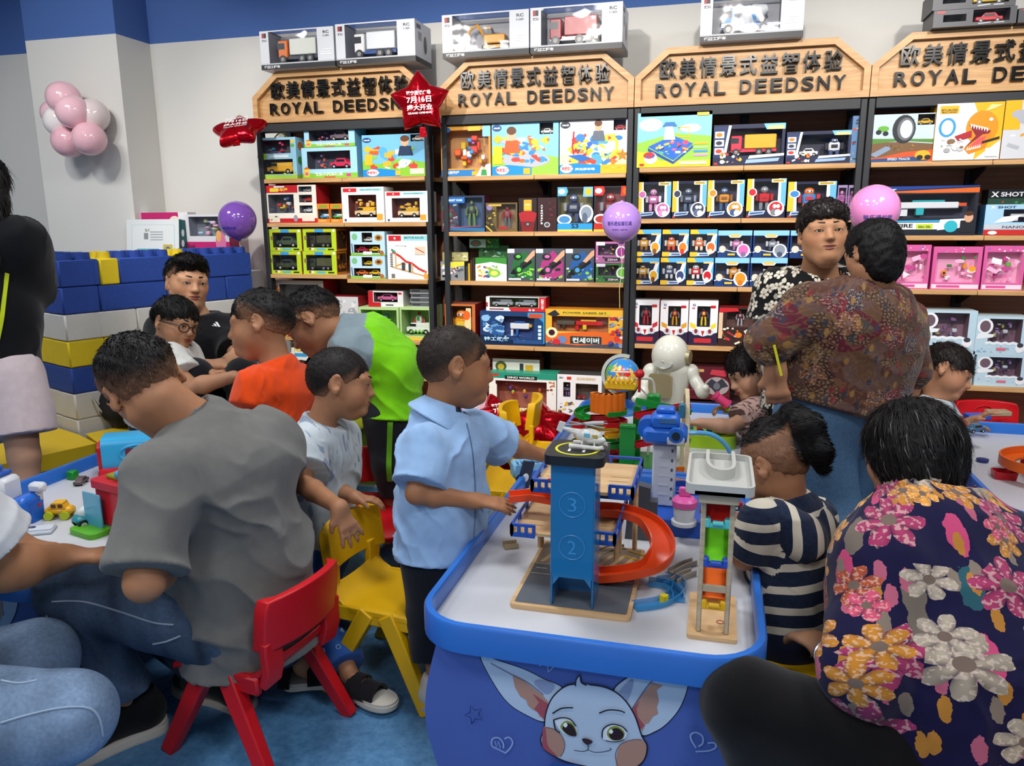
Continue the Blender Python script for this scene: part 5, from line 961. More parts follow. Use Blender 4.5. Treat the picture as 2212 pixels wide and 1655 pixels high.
VEH=lambda toys,inner,seed:dict(front='#232a48',side='#1f2a50',top='#2c3558',wins=[(.18,.24,.96,.90)],inner=inner,cav=.09,toys=toys,art=[('p',[(0,.2),(.14,.2),(.22,.96),(0,.96)],'#2a3a66'),('p',[(.14,.2),(.18,.2),(.25,.98),(.21,.98)],'#f2f2f2'),*[('R',.02,.68-.2*i,.15,.84-.2*i,.01,'#dfe8f0')for i in range(3)],*[('e',.08,.76-.2*i,.045,.05,('#e8862a','#3a3a4a','#d8402c')[i])for i in range(3)],('p',[(.74,.86),(1,.86),(1,1),(.7,1)],'#7cc4ec'),('R',.76,.86,.98,.95,.01,'#e0d090'),('p',[(.46,.05),(.92,.09),(.94,.17),(.48,.14)],'#9ab8dc'),('p',[(.5,.16),(1,.22),(1,.28),(.52,.24)],'#eef2f6'),busy(.1,.04,.42,.34,'#e8862a #f2f2f2 #d8402c #f0c83a #e9e9ee',16,seed),('r',.02,.03,.07,.08,'#d8342c')])
boxpx('toy_box','navy window box with a yellow and red dump truck',1541,1696,268,Z1,VEH([(0,'truck',('#d8304a','#f0b02a','#d8304a'),.02,.98)],'#1c1a2a',43),.15)
boxpx('toy_box','navy window box with white and black rescue vehicles',1698,1838,283,Z1,VEH([(0,'car',('#e4e8ec','#333333'),.02,.45),(0,'robot',('#e8e8ec','#3a4a7a','#2a2a30'),.5,1)],'#15182a',47),.14)
boxpx('toy_box','narrow box end with a truck picture beside the third post',1840,1866,250,Z1,dict(front='#5a7fa8',side='#4a6a94',art=[busy(.05,.05,.95,.95,'#3a2f2a #8fc0e0 #c8a06a #e8c23a #d8402c #2a3a5a',22,49)]),.14)
WC=[('#c86aa8','#d890c0','#e9e9ee','pink'),('#3a4258','#5a6a8a','#8a96a8','dark grey'),('#d8902c','#3a5a8a','#8a5a2a','orange and blue'),('#c8262e','#7a7f88','#b01f28','red and grey'),('#3f86c8','#e8742c','#c0303a','blue and orange')]
for k,(a,b,yt)in enumerate(((1377,1450,393),(1452,1527,391),(1528,1608,389),(1613,1698,386),(1701,1806,392))):
 boxpx('toy_box','robot plane window box with a %s toy on the third unit'%WC[k][3],a,b,yt,Z2,st_wing(*WC[k][:3],k),.11,group='robot plane boxes')
for k,(a,b)in enumerate(((1808,1829),(1831,1852))):boxpx('toy_box','clear lilac blister pack, %s of two beside the third post'%('left','right')[k],a,b,400,Z2,dict(front='#9a86b0',side='#8a78a4',wins=[(.1,.1,.9,.92)],inner='#7a6a90',cav=.04,toys=[(0,'figure',('#e08ab8','#c86aa8','#8a5a9a'))]),.06)
WD=[('#e0a02a','#8a5a2a'),('#e8862a','#d8402c'),('#e06a2a','#e9d8c0'),('#d86ab0','#8a6a9a'),('#8a92a0','#4a5268'),('#e09a2a','#5a4a8a')]
WE=[('#e0a82a','#7a4a1f'),('#3a4a78','#e8e8ee'),('#c8202c','#e9e9e9'),('#e0922a','#c87a20'),('#8a3a6a','#c0303a')]
zz=float(PY(1450,557,YS+.02)[2])
for k,(a,b)in enumerate(((1369,1424),(1426,1482),(1483,1541),(1543,1618),(1620,1700))):
 boxpx('toy_box','small plane toy box, lower row on the third shelf, %s from the left'%('first','second','third','fourth','fifth')[k],a,b,557,Z3,st_wing2(*WE[k],k)if k<3 else st_wing3(*WE[k],k),.10,group='small plane toy boxes')
for k,(a,b)in enumerate(((1371,1428),(1430,1488),(1490,1549),(1550,1624),(1626,1704),(1706,1790))):
 boxpx('toy_box','small plane toy box, upper row on the third shelf, %s from the left'%('first','second','third','fourth','fifth','sixth')[k],a,b,496+(2 if k>2 else 0),zz+.001,st_wing2(*WD[k],k+9)if k<3 else st_wing3(*WD[k],k),.10,group='small plane toy boxes')
boxpx('toy_box','dark toy box between the women on the third shelf',1704,1850,575,Z3,dict(front='#3a3440',side='#2c2830',art=[busy(.05,.05,.95,.95,'#8a8aa0 #5a3a6a #c8c8d0 #2a2a34',18,3)]),.10,.05)
for k,(a,b,yt,lab)in enumerate(((1364,1424,648,'first'),(1426,1487,650,'second'),(1488,1551,650,'third'))):
 boxpx('toy_box','white and red hero figure box, %s on the fourth board of the third unit'%lab,a,b,yt,Z4,st_ultra(*(('#6a6a78','#8a2a34','#c8303a'),('#8a8a94','#a8343c','#e0a02a'),('#4a5a7a','#a02a34','#f0d23a'))[k],k),.12,group='hero figure boxes')
boxpx('toy_box','red and black dragon hero box beside the white hero boxes',1552,1640,664,Z4,dict(front='#3a2624',side='#8a1f24',wins=[(.2,.5,.86,.95)],inner='#4a3430',cav=.06,toys=[(0,'figure',('#9a9aa4','#7a2a30','#b0b0b8'))],art=[busy(.03,.03,.97,.5,'#e8d23a #2a2a2c #c8303a #e9e2d0 #5a4a2a #e07a2a',36,51),('p',[(0,.86),(.5,.9),(.45,.98),(0,.98)],'#c4262c'),('r',.0,.2,.1,.86,'#e0c0a0')]),.12)
boxpx('toy_box','maroon box with a grey bat emblem on the bottom board',1487,1578,792,BASEZ+.13,dict(front='#5a1f28',side='#3a161c',art=[('l',[(.02,.3),(.98,.5)],.03,'#8a3038'),('l',[(.02,.1),(.98,.2)],.03,'#7a2a30'),('e',.68,.45,.3,.26,'#a89a9a'),('p',[(.4,.46),(.55,.66),(.68,.56),(.8,.68),(.96,.46),(.8,.4),(.68,.22),(.56,.38)],'#3a3a44'),('e',.68,.45,.08,.1,'#6a6a74'),('p',[(.5,.78),(.9,.72),(.88,.9),(.55,.92)],'#c03a4a'),('r',.08,.84,.36,.92,'#c8a060')]),.12,.03)
boxpx('toy_box','dark red toy set box lying under the bat emblem box',1395,1600,862,BASEZ,dict(front='#3a2226',side='#2c1a1e',art=[busy(.03,.1,.97,.9,'#6a2a30 #2a2024 #8a5a3a',18,53)]),.16,.03)
# fourth unit
Z1,Z2,Z3,Z4=[ZT(3,i)for i in range(4)]
boxpx('toy_box','stunt track box with a giant black tyre',1880,2021,246,Z1,dict(front='#c6dcec',side='#4a7aa8',wins=[(.72,.76,.98,.98)],inner='#2a2624',cav=.05,toys=[(0,'car',('#e0b02a','#333333'))],art=[('p',[(0,0),(1,0),(1,.36),(.5,.42),(0,.4)],'#7a5a3a'),('p',[(0,.38),(.5,.44),(1,.38),(1,.46),(0,.5)],'#5a8a3a'),('p',[(0,0),(1,0),(1,.24),(.55,.2),(.2,.1),(0,.08)],'#e0562a'),('p',[(0,0),(.95,0),(.7,.1),(0,.06)],'#2f4f80'),('e',.52,.68,.18,.30,'#2a2c30'),('e',.545,.68,.13,.24,'#6a6e74'),('e',.555,.68,.095,.19,'#dfe9ee'),('e',.2,.7,.09,.06,'#6ab03a'),('e',.13,.63,.045,.05,'#23252a'),('e',.24,.6,.045,.05,'#23252a'),('p',[(.02,.16),(.3,.36),(.34,.26),(.12,.1)],'#8a9ab0'),busy(.25,.22,.7,.36,'#c08a4a #8a6a40 #5a4030',14,55),('e',.84,.13,.12,.1,'#f0b02a'),('e',.8,.08,.05,.05,'#2a2a2a'),('e',.92,.08,.05,.05,'#2a2a2a'),('t','SPEED TRACK',.3,.03,.36,.05,'#cfe0f4')]),.13,.01)
boxpx('toy_box','white and yellow racing box with an open jawed orange dinosaur',2022,2168,222,Z1,dict(front='#e2e2e0',side='#e0a01f',wins=[(.72,.70,.97,.93)],inner='#d8a02a',cav=.06,toys=[(0,'car',('#e8e2e4','#b03a5a'))],art=[('p',[(.62,0),(1,.35),(1,1),(.55,1),(.7,.6)],'#f0b41f'),('R',.05,.82,.33,.96,.02,'#f0b41f'),('t','METAL MACHINES',.07,.865,.24,.04,'#2a2620'),('t','MACHINES',.08,.83,.22,.03,'#2a2620'),('e',.18,.58,.13,.17,'#3a9ad0'),('e',.18,.58,.09,.13,'#dfeaf0'),('e',.70,.56,.24,.30,'#e8921f'),('p',[(.5,.62),(.84,.5),(.6,.12),(.46,.2),(.62,.42)],'#8a2430'),('p',[(.46,.2),(.54,.1),(.78,.2),(.86,.46),(.72,.44)],'#e0861c'),('p',[(.54,.22),(.7,.24),(.78,.42),(.66,.38)],'#d85a5a'),*[('p',[(.52+.04*i,.63-.012*i),(.56+.04*i,.62-.012*i),(.54+.04*i,.55-.012*i)],'#f6f2e6')for i in range(7)],*[('p',[(.5+.03*i,.16+.008*i),(.53+.03*i,.17+.008*i),(.515+.03*i,.23+.008*i)],'#f6f2e6')for i in range(7)],('p',[(.72,.84),(.8,.96),(.98,.95),(.84,.88)],'#f2dc90'),('e',.82,.7,.03,.03,'#f8f8f0'),('p',[(.3,.42),(.55,.52),(.56,.4),(.36,.34)],'#b02a34'),busy(.1,.05,.45,.4,'#c9c9c8 #f2f2f2 #a8a8a6 #8a6a4a',14,57),('R',.78,.05,.97,.2,.01,'#f0f0ee'),('p',[(.72,.28),(.97,.36),(.97,.4),(.72,.32)],'#2a2a2a')]),.13,-.005)
boxpx('toy_box','pale grey and yellow box beside the dinosaur box at the right edge',2170,2290,215,Z1,dict(front='#cfd0d4',side='#e8b02a',art=[('r',0,.5,.3,1,'#f0b41f'),busy(.1,.1,.9,.9,'#b0b2ba #e6e6ea #d8a02a',16,59)]),.13,-.005)
boxpx('toy_box','long dark blaster box with a white and teal toy gun',1872,2114,402,Z2,dict(front='#232833',side='#1c3a5a',top='#1c3a7a',wins=[(.06,.36,.97,.84)],inner='#2a2c3c',cav=.10,toys=[(0,'gun',('#e4e6ea','#e0562a','#2fb0b8'),.15,1.)],art=[('p',[(0,.88),(1,.96),(1,.86),(.5,.86)],'#d8662a'),('p',[(0,.9),(1,.98),(1,1),(0,1)],'#1f3f8f'),('t','X',.02,.86,.05,.1,'#f2f2f2',.02),('t','SHOT',.08,.87,.18,.08,'#e6e6ea',.02),('p',[(.25,.12),(.72,.12),(.74,.26),(.25,.26)],'#e8e8e6'),('t','FIRE',.30,.155,.14,.08,'#1a1a1c'),('R',.47,.13,.62,.23,.01,'#c8dc3a'),('t','66m 20s',.49,.15,.11,.05,'#2a3a1a'),('p',[(.25,.27),(.72,.27),(.75,.31),(.25,.30)],'#3aa8d8'),('p',[(.66,.1),(.9,.16),(.9,.34),(.68,.32)],'#e4e6ea'),('e',.78,.18,.06,.12,'#35b4c4'),('R',.86,.06,.97,.3,.02,'#26282c'),('e',.93,.36,.04,.10,'#d9a684'),('e',.93,.44,.04,.05,'#4a2f1f')]),.15,.0)
boxpx('toy_box','blue and white blaster box at the right edge, lower of two',2126,2330,441,Z2,dict(front='#a8d0e6',side='#2f6a9a',wins=[(.2,.42,.95,.84)],inner='#3a6a90',toys=[(0,'gun',('#e4e6ea','#8a2a3a','#b03a4a'))],art=[('r',0,.2,1,.34,'#c9ccd0'),('r',0,0,1,.18,'#c8302c'),('t','X',.05,.86,.06,.1,'#f2f2f2',.02),('t','SHOT',.13,.87,.2,.08,'#26406a',.02),('t','NANO FAST-FILL',.2,.22,.6,.09,'#5a5f6a'),('e',.1,.08,.05,.06,'#ffffff'),('p',[(.1,.4),(.2,.6),(.4,.66),(.3,.44)],'#f2f2f2')]),.15,.0)
boxpx('toy_box','black blaster box with bold white lettering behind the blue one',2132,2330,408,Z2,dict(front='#16181c',side='#101216',art=[('t','X',.03,.83,.09,.12,'#f2f2f4',.02),('t','SHOT',.14,.84,.26,.1,'#e6e6ea',.02),('r',.0,.62,1,.8,'#2a4a3a'),busy(.05,.6,.6,.8,'#d8402c #e0c0a0 #3a8a4a #e8702a',10,61)]),.10,.17)
for k,(a,b,yt)in enumerate(((1938,2010,529),(2014,2121,533),(2124,2215,531))):
 boxpx('toy_box',('pink vanity toy pack beside the patterned shirt','pink blender toy pack with orange and watermelon','pink kitchen toy pack at the right edge')[k],a,b,yt,Z3,st_pink(k+70,('#f2b8d6 #e66aa8 #fbe3ef #c94a8e','#f0a02a #3a8a3a #f2b8d6 #e8e8ea #2a2a2c','#e66aa8 #c94a8e #f2b8d6 #6ab04a #f2f2f6')[k]),.10,.02)
zz=float(PY(2150,768,YS+.02)[2]);zq=float(PY(2050,757,YS+.02)[2])
for k,(a,b,yt,z0,lab)in enumerate(((1986,2103,757,Z4,'lower left'),(2106,2222,768,Z4,'lower right'),(1986,2110,671,zq+.001,'upper left'),(2107,2224,684,zz+.001,'upper right'))):
 boxpx('toy_box','pale blue vanity mirror toy box, %s of the stack of four'%lab,a,b,yt,z0,st_mirror('#8a4a7a' if k in(0,2)else '#5a6270',k+80),.16,.02,group='vanity mirror toy boxes')
# boxes on top of the signs
def topbox(label,px0,px1,ytop,ybot,st,depth,yf,zoff=.0,group=None):
 a=float(PY(px0,(ytop+ybot)/2,yf)[0]);b=float(PY(px1,(ytop+ybot)/2,yf)[0]);z1=float(PY((px0+px1)/2,ytop,yf)[2]);z0=ZH+.2745+zoff
 return toybox('toy_box',label,a+.001,b-.001,z0,max(z1,z0+.05),yf,depth,st,group=group)
TG='remote control truck boxes on the signs';yf=YS-.065
topbox('grey window box with an orange and white garbage truck on the first sign',562,722,62,150,st_truck(('#e07428','#d9dcd2','#3a4048'),'truck',1),.24,yf,group=TG)
topbox('grey window box with a white and blue tanker truck on the first sign',725,897,46,140,st_truck(('#e6e6e6','#dfe2e6','#2a4a86'),'truck',2),.24,yf,group=TG)
topbox('grey window box with an orange excavator on the second sign',955,1143,26,130,st_truck(('#e09a2a','#d08a20','#333333'),'digger',3),.24,yf,group=TG)
topbox('grey window box with a red fire engine on the second sign',1145,1345,10,122,st_truck(('#a0222c','#a8262e','#c9c9cc'),'truck',4),.24,yf,group=TG)
topbox('grey window box with a blue and white mixer truck on the third sign',1513,1737,-18,95,st_truck(('#2f7fc8','#3f9ad8','#dddddd'),'mixer',5),.24,yf,group=TG)
DARK=lambda c:dict(front='#4a4a4e',side='#3a3a3e',top='#55555a',wins=[(.12,.3,.40,.72),(.48,.2,.92,.92)],inner='#2c2a2c',toys=[(1,'car',(c,'#222222'))],art=[('r',.04,.82,.14,.94,'#c03038'),('l',[(.55,.1),(.7,.14)],.05,'#c9c9cc'),('r',.74,.09,.86,.14,'#c9c9cc')],sart=[])
topbox('dark grey boxed red sports car, left one on the fourth sign',2016,2196,18,63,DARK('#c8202c'),.2,yf)
topbox('dark grey boxed yellow car on top of the red car box',2016,2196,-28,18,DARK('#d8b02a'),.2,yf,zoff=float(PY(2100,18,yf)[2])-ZH-.274)
topbox('dark grey boxed car at the right edge of the fourth sign',2199,2380,12,60,DARK('#3a3a40'),.2,yf)
# ---------------------------------------------------------------- giant foam block wall and bench
def tup(v):return tuple(float(a)for a in v)
BH=.1315
BC={'b':mat('block_blue','#24479c',.75,bump=.5,bscale=260,var=.12,vscale=60),'y':mat('block_yellow','#e0c41f',.75,bump=.5,bscale=260,var=.05),'w':mat('block_white','#d2d0cc',.75,bump=.4,bscale=260,var=.04)}
bw=thing('block_wall','wall of stacked giant blue, white and yellow foam blocks','block wall',(-3.05,3.05,0))
def stud_block(a,b,z,c,studs=False,dep=.17,name='block',off=0.,hgt=None):
 a=Vector((a[0],a[1],0));b=Vector((b[0],b[1],0));d=b-a;L=d.length;d.normalize();n=Vector((d.y,-d.x,0));hgt=hgt or BH
 q=MB();M=Matrix(((d.x,-n.x,0,a.x+n.x*off),(d.y,-n.y,0,a.y+n.y*off),(0,0,1,z),(0,0,0,1)))
 q.box((L/2,dep/2,hgt/2),(L-.003,dep,hgt-.002),.006,M=M)
 if studs:
  k=max(1,round(L/.085));
  for i in range(k):
   for j in(.3,.72):q.cyl(M@Vector(((i+.5)*L/k,dep*j,hgt-.002)),M@Vector(((i+.5)*L/k,dep*j,hgt+.032)),.031,.029,14)
 q.M=None
 for i,v in enumerate(q.v):q.v[i]=(v[0]-bw.location[0],v[1]-bw.location[1],v[2])
 return q.build(name,BC[c],bw)
CA,CB=(-3.42,3.19),(-3.045,3.035);CE=(-2.66,4.05);CF=(-2.63,4.09)
rows=['w','b','w','w','b','y','w','b','b']
for i,c in enumerate(rows):
 top=i==8
 stud_block(CA,CB,i*BH,c,top)
 n=3;o=.5 if i%2 else 0.
 cuts=sorted({0.,1.,*[(k+o)/n for k in range(n+1)if 0<(k+o)/n<1]})
 if top:cuts=[0.,.18,.27,.55,.64,1.]
 for k in range(len(cuts)-1):
  p=tuple(CB[j]+(CE[j]-CB[j])*cuts[k]for j in(0,1));e=tuple(CB[j]+(CE[j]-CB[j])*cuts[k+1]for j in(0,1))
  stud_block(p,e,i*BH,'y' if top and k in(1,3)else c,top,off=.004 if top and k in(1,3)else 0)
CUSH=mat('yellow_cushion','#d8b41c',.55,bump=.15,bscale=80,var=.05);BENW=pl('#c9cacc',.5)
def bench(label,pts,z=.33):
 c=np.mean(pts,axis=0);t=thing('bench',label,'bench',(c[0],c[1],0))
 P=[(p[0]-c[0],p[1]-c[1])for p in pts]
 q=MB();q.prism(P,z-.075,z);q.build('cushion',CUSH,t,bevel=.018)
 q=MB();q.prism([(p[0]*.93,p[1]*.93)for p in P],0,z-.077);q.build('bench_base',BENW,t)
bench('long yellow cushioned bench on a white base left of the block wall',[tup(PZ(-160,1040,.33))[:2],tup(PZ(208,958,.33))[:2],(-3.02,3.01),(-3.43,3.17),(-4.3,3.1)])
bench('yellow cushioned bench along the block wall where a man sits',[tup(PZ(216,960,.33))[:2],(-2.42,3.95),(-2.60,4.02),(-3.0,3.03)])
# things piled behind the block wall
q=MB();q.box((0,0,.53),(.66,.26,1.06));o=q.build('storage_cabinet',BENW);o.location=(-3.12,4.24,0);tag(o,'low white cabinet hidden behind the block wall','cabinet')
zt=1.0605
def atdepth(px0,px1,ytop,y):return float(PY(px0,ytop+25,y)[0]),float(PY(px1,ytop+25,y)[0]),float(PY((px0+px1)/2,ytop,y)[2])
a,b,z1=atdepth(263,377,473,4.10)
toybox('toy_box','white box with teal side and printed panel leaning behind the block wall',a,b,zt,z1,4.11,.07,dict(front='#dfe3e3',side='#23605e',top='#cfd6d6',art=[('R',.1,.12,.92,.90,.03,'#bcd3d2'),('R',.11,.13,.91,.89,.03,'#e1e5e5'),('r',.2,.36,.62,.44,'#6fb8b4'),*[('R',.16+.18*i,.22,.30+.18*i,.29,.02,'#6fb3ae')for i in range(3)],('R',.70,.26,.88,.52,.02,'#c9b25a'),('e',.79,.38,.06,.1,'#4a6aa0'),('r',.34,.62,.42,.74,'#8a8f92'),*[('r',.46,.6+.05*i,.7,.62+.05*i,'#aab0b2')for i in range(4)],('t','2:1',.36,.77,.08,.05,'#7a8a6a')],sart=[('e',.5,.75-.2*i,.2,.07,'#e6eaea')for i in range(4)]),tilt=-.12)
a,b,z1=atdepth(291,405,459,4.24)
toybox('toy_box','magenta and white box standing behind the white one',a,b,zt,z1,4.25,.08,dict(front='#c0286c',side='#d9dadc',top='#e6e6e8',art=[('r',0,.55,.12,1,'#d8a0b8'),('e',.75,.8,.12,.14,'#f0dcc8'),('r',.82,0,1,1,'#e4e4e6')]))
a,b,z1=atdepth(400,492,463,4.20)
toybox('toy_box','magenta toy tray box with pastel toys behind the purple balloon',a,b,zt,z1,4.205,.10,dict(front='#d8d8dc',side='#b02460',top='#3a3034',wins=[(.08,.62,.92,.96)],inner='#8a8f9a',toys=[(0,'bits',('#e8b0c8','#a8cce8','#e8c8e0','#d8e0a0'))],art=[('r',0,.2,1,.52,'#c0286c'),('R',.24,.32,.5,.40,.02,'#f2d8e4'),('e',.8,.5,.12,.2,'#e07aa8'),('e',.76,.62,.06,.1,'#e8b060'),('t','Royal',.02,.38,.16,.1,'#3a2a34')]))
a,b,z1=atdepth(402,470,512,4.10)
q=MB();q.M=Matrix.Translation(((a+b)/2,4.14,zt));q.ell((-.03,0,.03),(.06,.04,.03),12,8,'#9fb4d0');q.ell((.05,-.01,.03),(.05,.03,.03),12,8,'#5f9ad0');q.tube([(.01+.05*math.cos(t),-.01,.03+.03*math.sin(t))for t in np.linspace(0,3.14,9)],.012,8,'#4a8ac8')
tag(q.build('soft_toy',PAINT),'blue soft toy bagged behind the block wall','soft toy')
# ---------------------------------------------------------------- play tables
RIM=mat('table_rim_blue','#2c6cc4',.3,var=.04,coat=.2);TOPW=mat('table_top_white','#c4c5c8',.32,var=.02,coat=.1);PANEL=mat('table_panel_blue','#4a62ae',.55,var=.04)
def ring(path_out,prof,z):
 V=[];n=len(path_out);F=[]
 P=[np.array(p)for p in path_out]
 for i in range(n):
  t=P[(i+1)%n]-P[i-1];t=t/np.linalg.norm(t);o=np.array((t[1],-t[0]))
  for a,b in prof:V.append((*(P[i]+o*a),z+b))
 k=len(prof)
 for i in range(n):
  j=(i+1)%n
  for u in range(k):F.append((i*k+u,j*k+u,j*k+(u+1)%k,i*k+(u+1)%k))
 return V,F
def play_table(label,x0,x1,y0,y1,ztop=.486,rim=RIM,rh=.066,rad=.13,top=TOPW,pan=PANEL,group='play tables'):
 t=thing('play_table',label,'play table',((x0+x1)/2,(y0+y1)/2,0),group=group);w,l=(x1-x0)/2,(y1-y0)/2
 P=rrect(-w,-l,w,l,rad,8)
 V,F=ring(P,[(0,-rh),(0,-.006),(-.004,0),(-.018,0),(-.022,-.006),(-.022,-rh)],ztop)
 q=MB();q.add(V,F);q.build('table_rim',rim,t,sharp=35)
 q=MB();q.prism(rrect(-w+.02,-l+.02,w-.02,l-.02,rad-.02,8),ztop-.07,ztop-.046);q.build('table_top',top,t)
 for s in(-1,1):
  prof=smooth2([(-w*.86,ztop-.072),(-w*.93,.30),(-w*.94,.2),(-w*.86,.08),(-w*.76,.012)],5)
  prof=prof+[(-a,b)for a,b in prof[::-1]]
  q=MB();M=Matrix(((1,0,0,0),(0,0,-1,s*(l-.05)),(0,1,0,0),(0,0,0,1)));q.prism(prof,-.012,.012,M=M);q.build('end_panel',pan,t)
  q=MB();q.box((0,s*(l-.05),.006),(w*1.53,.03,.012));q.build('foot_strip',pl('#d0d3d8',.5),t)
 for s in(-1,1):q=MB();q.box((s*w*.55,0,.24),(.02,2*l-.20,.34));q.build('side_panel',pan,t)
 return t
MT=play_table('blue and white play table in front with the parking garage toy on it',-.63,.142,1.452,2.60)
play_table('blue and white play table behind with the white robot on it',-.61,.17,2.63,3.74)
LT=play_table('blue and white play table at left with toy trucks, beside the man in grey',-2.29,-1.556,1.40,2.62)
play_table('blue and white play table at right with the orange ring track',.875,1.66,2.46,3.66)
play_table('blue and white play table at the far right edge beside the floral shirt',.90,1.7,1.2,2.40)
LIME=mat('table_lime','#bccf1e',.35,var=.04)
play_table('lime yellow play table where the boys gather near the shelves',-2.44,-1.56,2.80,3.56,.47,LIME,.05,.08,mat('table_top_lime','#c9d63a',.4),mat('table_panel_lime','#9fb83a',.5))
# drawing on the front panel (fox with big ears, rocket, clouds, hearts, stars)
def fox(parent,yp,dx):
 k=740/2212;q=MB();z=[0.]
 def P(X,Y):p=PY(920+X*k,1340+Y*k,yp);return(float(p[0])+dx,float(p[2]))
 def poly(pts,col,sm=True,cl=True):
  z[0]+=.00025;pts=smooth2(pts,5,True)if sm else pts
  q.add([(a,-z[0],b)for a,b in(P(*p)for p in pts)],[tuple(range(len(pts)))[::-1]],col)
 def line(pts,w,col,sm=True):
  z[0]+=.00025;pts=smooth2(pts,5)if sm else pts
  for qd in stroke2([P(*p)for p in pts],w*k*1.75/1660):q.add([(a,-z[0],b)for a,b in qd],[(0,1,2,3)],col)
 OUT,WHT,GR,PK,RD='#1c1420','#b9cbe0','#8f9cc0','#b58a78','#a8505c'
 earL=[(355,228),(470,262),(640,320),(760,380),(880,440),(800,530),(770,650),(650,610),(530,530),(430,390)]
 earR=[(1700,250),(1690,420),(1640,560),(1560,660),(1480,715),(1390,735),(1330,600),(1215,470),(1290,380),(1440,305),(1600,262)]
 head=[(985,412),(900,428),(820,500),(780,600),(770,690),(748,760),(762,810),(800,850),(900,900),(1020,930),(1180,950),(1330,945),(1400,900),(1425,810),(1390,740),(1340,600),(1260,490),(1150,430)]
 grow=lambda pts,g:[(c[0]+(c[0]-cx)*g,c[1]+(c[1]-cy)*g)for cx,cy in[np.mean(pts,axis=0)]for c in pts]
 for e in(earL,earR):poly(grow(e,.035),OUT);poly(e,WHT)
 poly([(560,350),(640,395),(760,490),(800,540),(775,640),(735,620),(720,590),(690,575),(660,550),(650,515),(610,490),(575,430)],PK,False);poly([(690,470),(800,545),(770,650),(740,610),(700,570),(730,530)],RD,False)
 poly([(1460,400),(1530,420),(1490,450),(1505,520),(1490,560),(1500,600),(1465,620),(1440,660),(1415,670),(1400,715),(1380,690),(1330,570),(1380,500)],PK,False);poly([(1380,520),(1330,575),(1385,700),(1415,680),(1370,620),(1360,570)],RD,False)
 line([(420,275),(550,345),(660,400),(760,480)],5,'#4a4f70');line([(1640,270),(1540,350),(1450,400),(1330,570)],5,'#4a4f70')
 poly([(760,385),(830,420),(780,470),(700,400)],GR);poly([(1300,400),(1340,390),(1300,510),(1240,480)],GR)
 poly(grow(head,.028),OUT);poly(head,WHT);poly([(980,430),(965,390),(995,350),(1005,400),(1060,415),(1000,440)],WHT);line([(968,420),(972,380),(995,350),(1005,395),(1040,415)],8,OUT)
 poly([(770,685),(840,700),(890,760),(895,820),(860,875),(800,845),(760,810),(755,750)],PK);line([(775,685),(850,705),(895,770),(895,830),(870,875)],4,'#5a5468');poly([(760,690),(775,690),(790,800),(850,870),(795,845),(755,800)],RD)
 poly([(1240,830),(1270,785),(1340,762),(1400,765),(1425,820),(1400,900),(1330,942),(1235,938)],PK);line([(1245,940),(1225,860),(1262,790),(1340,762),(1395,765)],4,'#5a5468')
 poly([(835,640),(880,615),(930,625),(970,670),(978,735),(920,735),(870,700)],'#e2e8f2');poly([(872,680),(905,640),(950,655),(974,700),(975,735),(920,732)],'#8a9a3a');poly([(885,690),(915,655),(955,675),(974,735),(925,730)],'#2c1418');poly([(890,665),(905,650),(918,665),(905,682)],'#f4f6fa',True)
 line([(828,630),(840,690),(870,715)],9,OUT);line([(830,632),(880,618),(935,628),(972,672)],8,OUT)
 poly([(1142,745),(1150,690),(1200,660),(1260,670),(1300,715),(1280,755),(1230,768),(1180,765)],'#e2e8f2');poly([(1172,725),(1190,680),(1240,672),(1285,710),(1270,755),(1210,762)],'#8a9a3a');poly([(1185,725),(1205,690),(1245,685),(1280,720),(1262,755),(1210,758)],'#2c1418');poly([(1184,705),(1198,690),(1212,705),(1198,720)],'#f4f6fa')
 line([(1142,745),(1148,690),(1200,658),(1265,670),(1302,705)],8,OUT);line([(1165,762),(1230,770),(1285,755)],5,OUT)
 line([(822,588),(880,555),(955,550)],9,OUT);line([(1122,585),(1180,565),(1250,568),(1288,582)],9,OUT)
 poly([(1012,750),(1045,748),(1082,768),(1050,788),(1025,775)],'#3a1c24');line([(1050,786),(1050,818),(1015,830),(960,822)],5,OUT);line([(1050,818),(1090,834),(1150,832),(1198,818),(1190,806)],5,OUT)
 W2='#9fb0dc'
 line([(735,195),(770,120),(800,85),(850,130),(855,190),(825,245),(740,222),(725,200)],7,W2);line([(788,155),(808,135),(830,155),(808,178),(788,155)],7,W2);line([(735,205),(690,200),(680,245),(725,235)],7,W2,False);line([(825,250),(830,285),(797,318),(790,270)],7,W2,False);line([(770,215),(742,280)],9,W2,False)
 line([(412,80),(440,130),(490,140),(520,125),(560,138),(598,100)],6,W2);line([(1110,190),(1125,240),(1180,262),(1220,270),(1290,262),(1315,225)],6,W2)
 line([(520,835),(480,815),(435,790),(440,745),(480,740),(508,775),(508,806)],9,W2);line([(515,745),(545,735),(568,765),(552,805),(520,838)],9,W2);line([(455,760),(462,800),(478,760),(490,805)],6,W2,False)
 line([(1745,800),(1715,750),(1712,715),(1745,702),(1785,725),(1788,770),(1760,792)],9,W2);line([(1820,770),(1860,768),(1872,795),(1830,818),(1742,824)],9,W2)
 S_=star2(322,588,62,.45,5,math.pi/2+.25);line(S_+S_[:1],7,'#1f2f6a',False);S_=star2(1650,962,62,.45);line(S_+S_[:1],7,'#1f2f6a',False)
 poly([(830,890),(880,905),(990,910),(985,960),(800,960)],'#2a4f9a')
 loc=parent.location
 q.v=[(a-loc[0],b+yp-loc[1],c)for a,b,c in q.v]
 return q.build('panel_print',PRINT,parent,kind='stuff')
fox(MT,1.452+.05-.0125,0.);fox(LT,1.40+.05-.0125,-1.678)
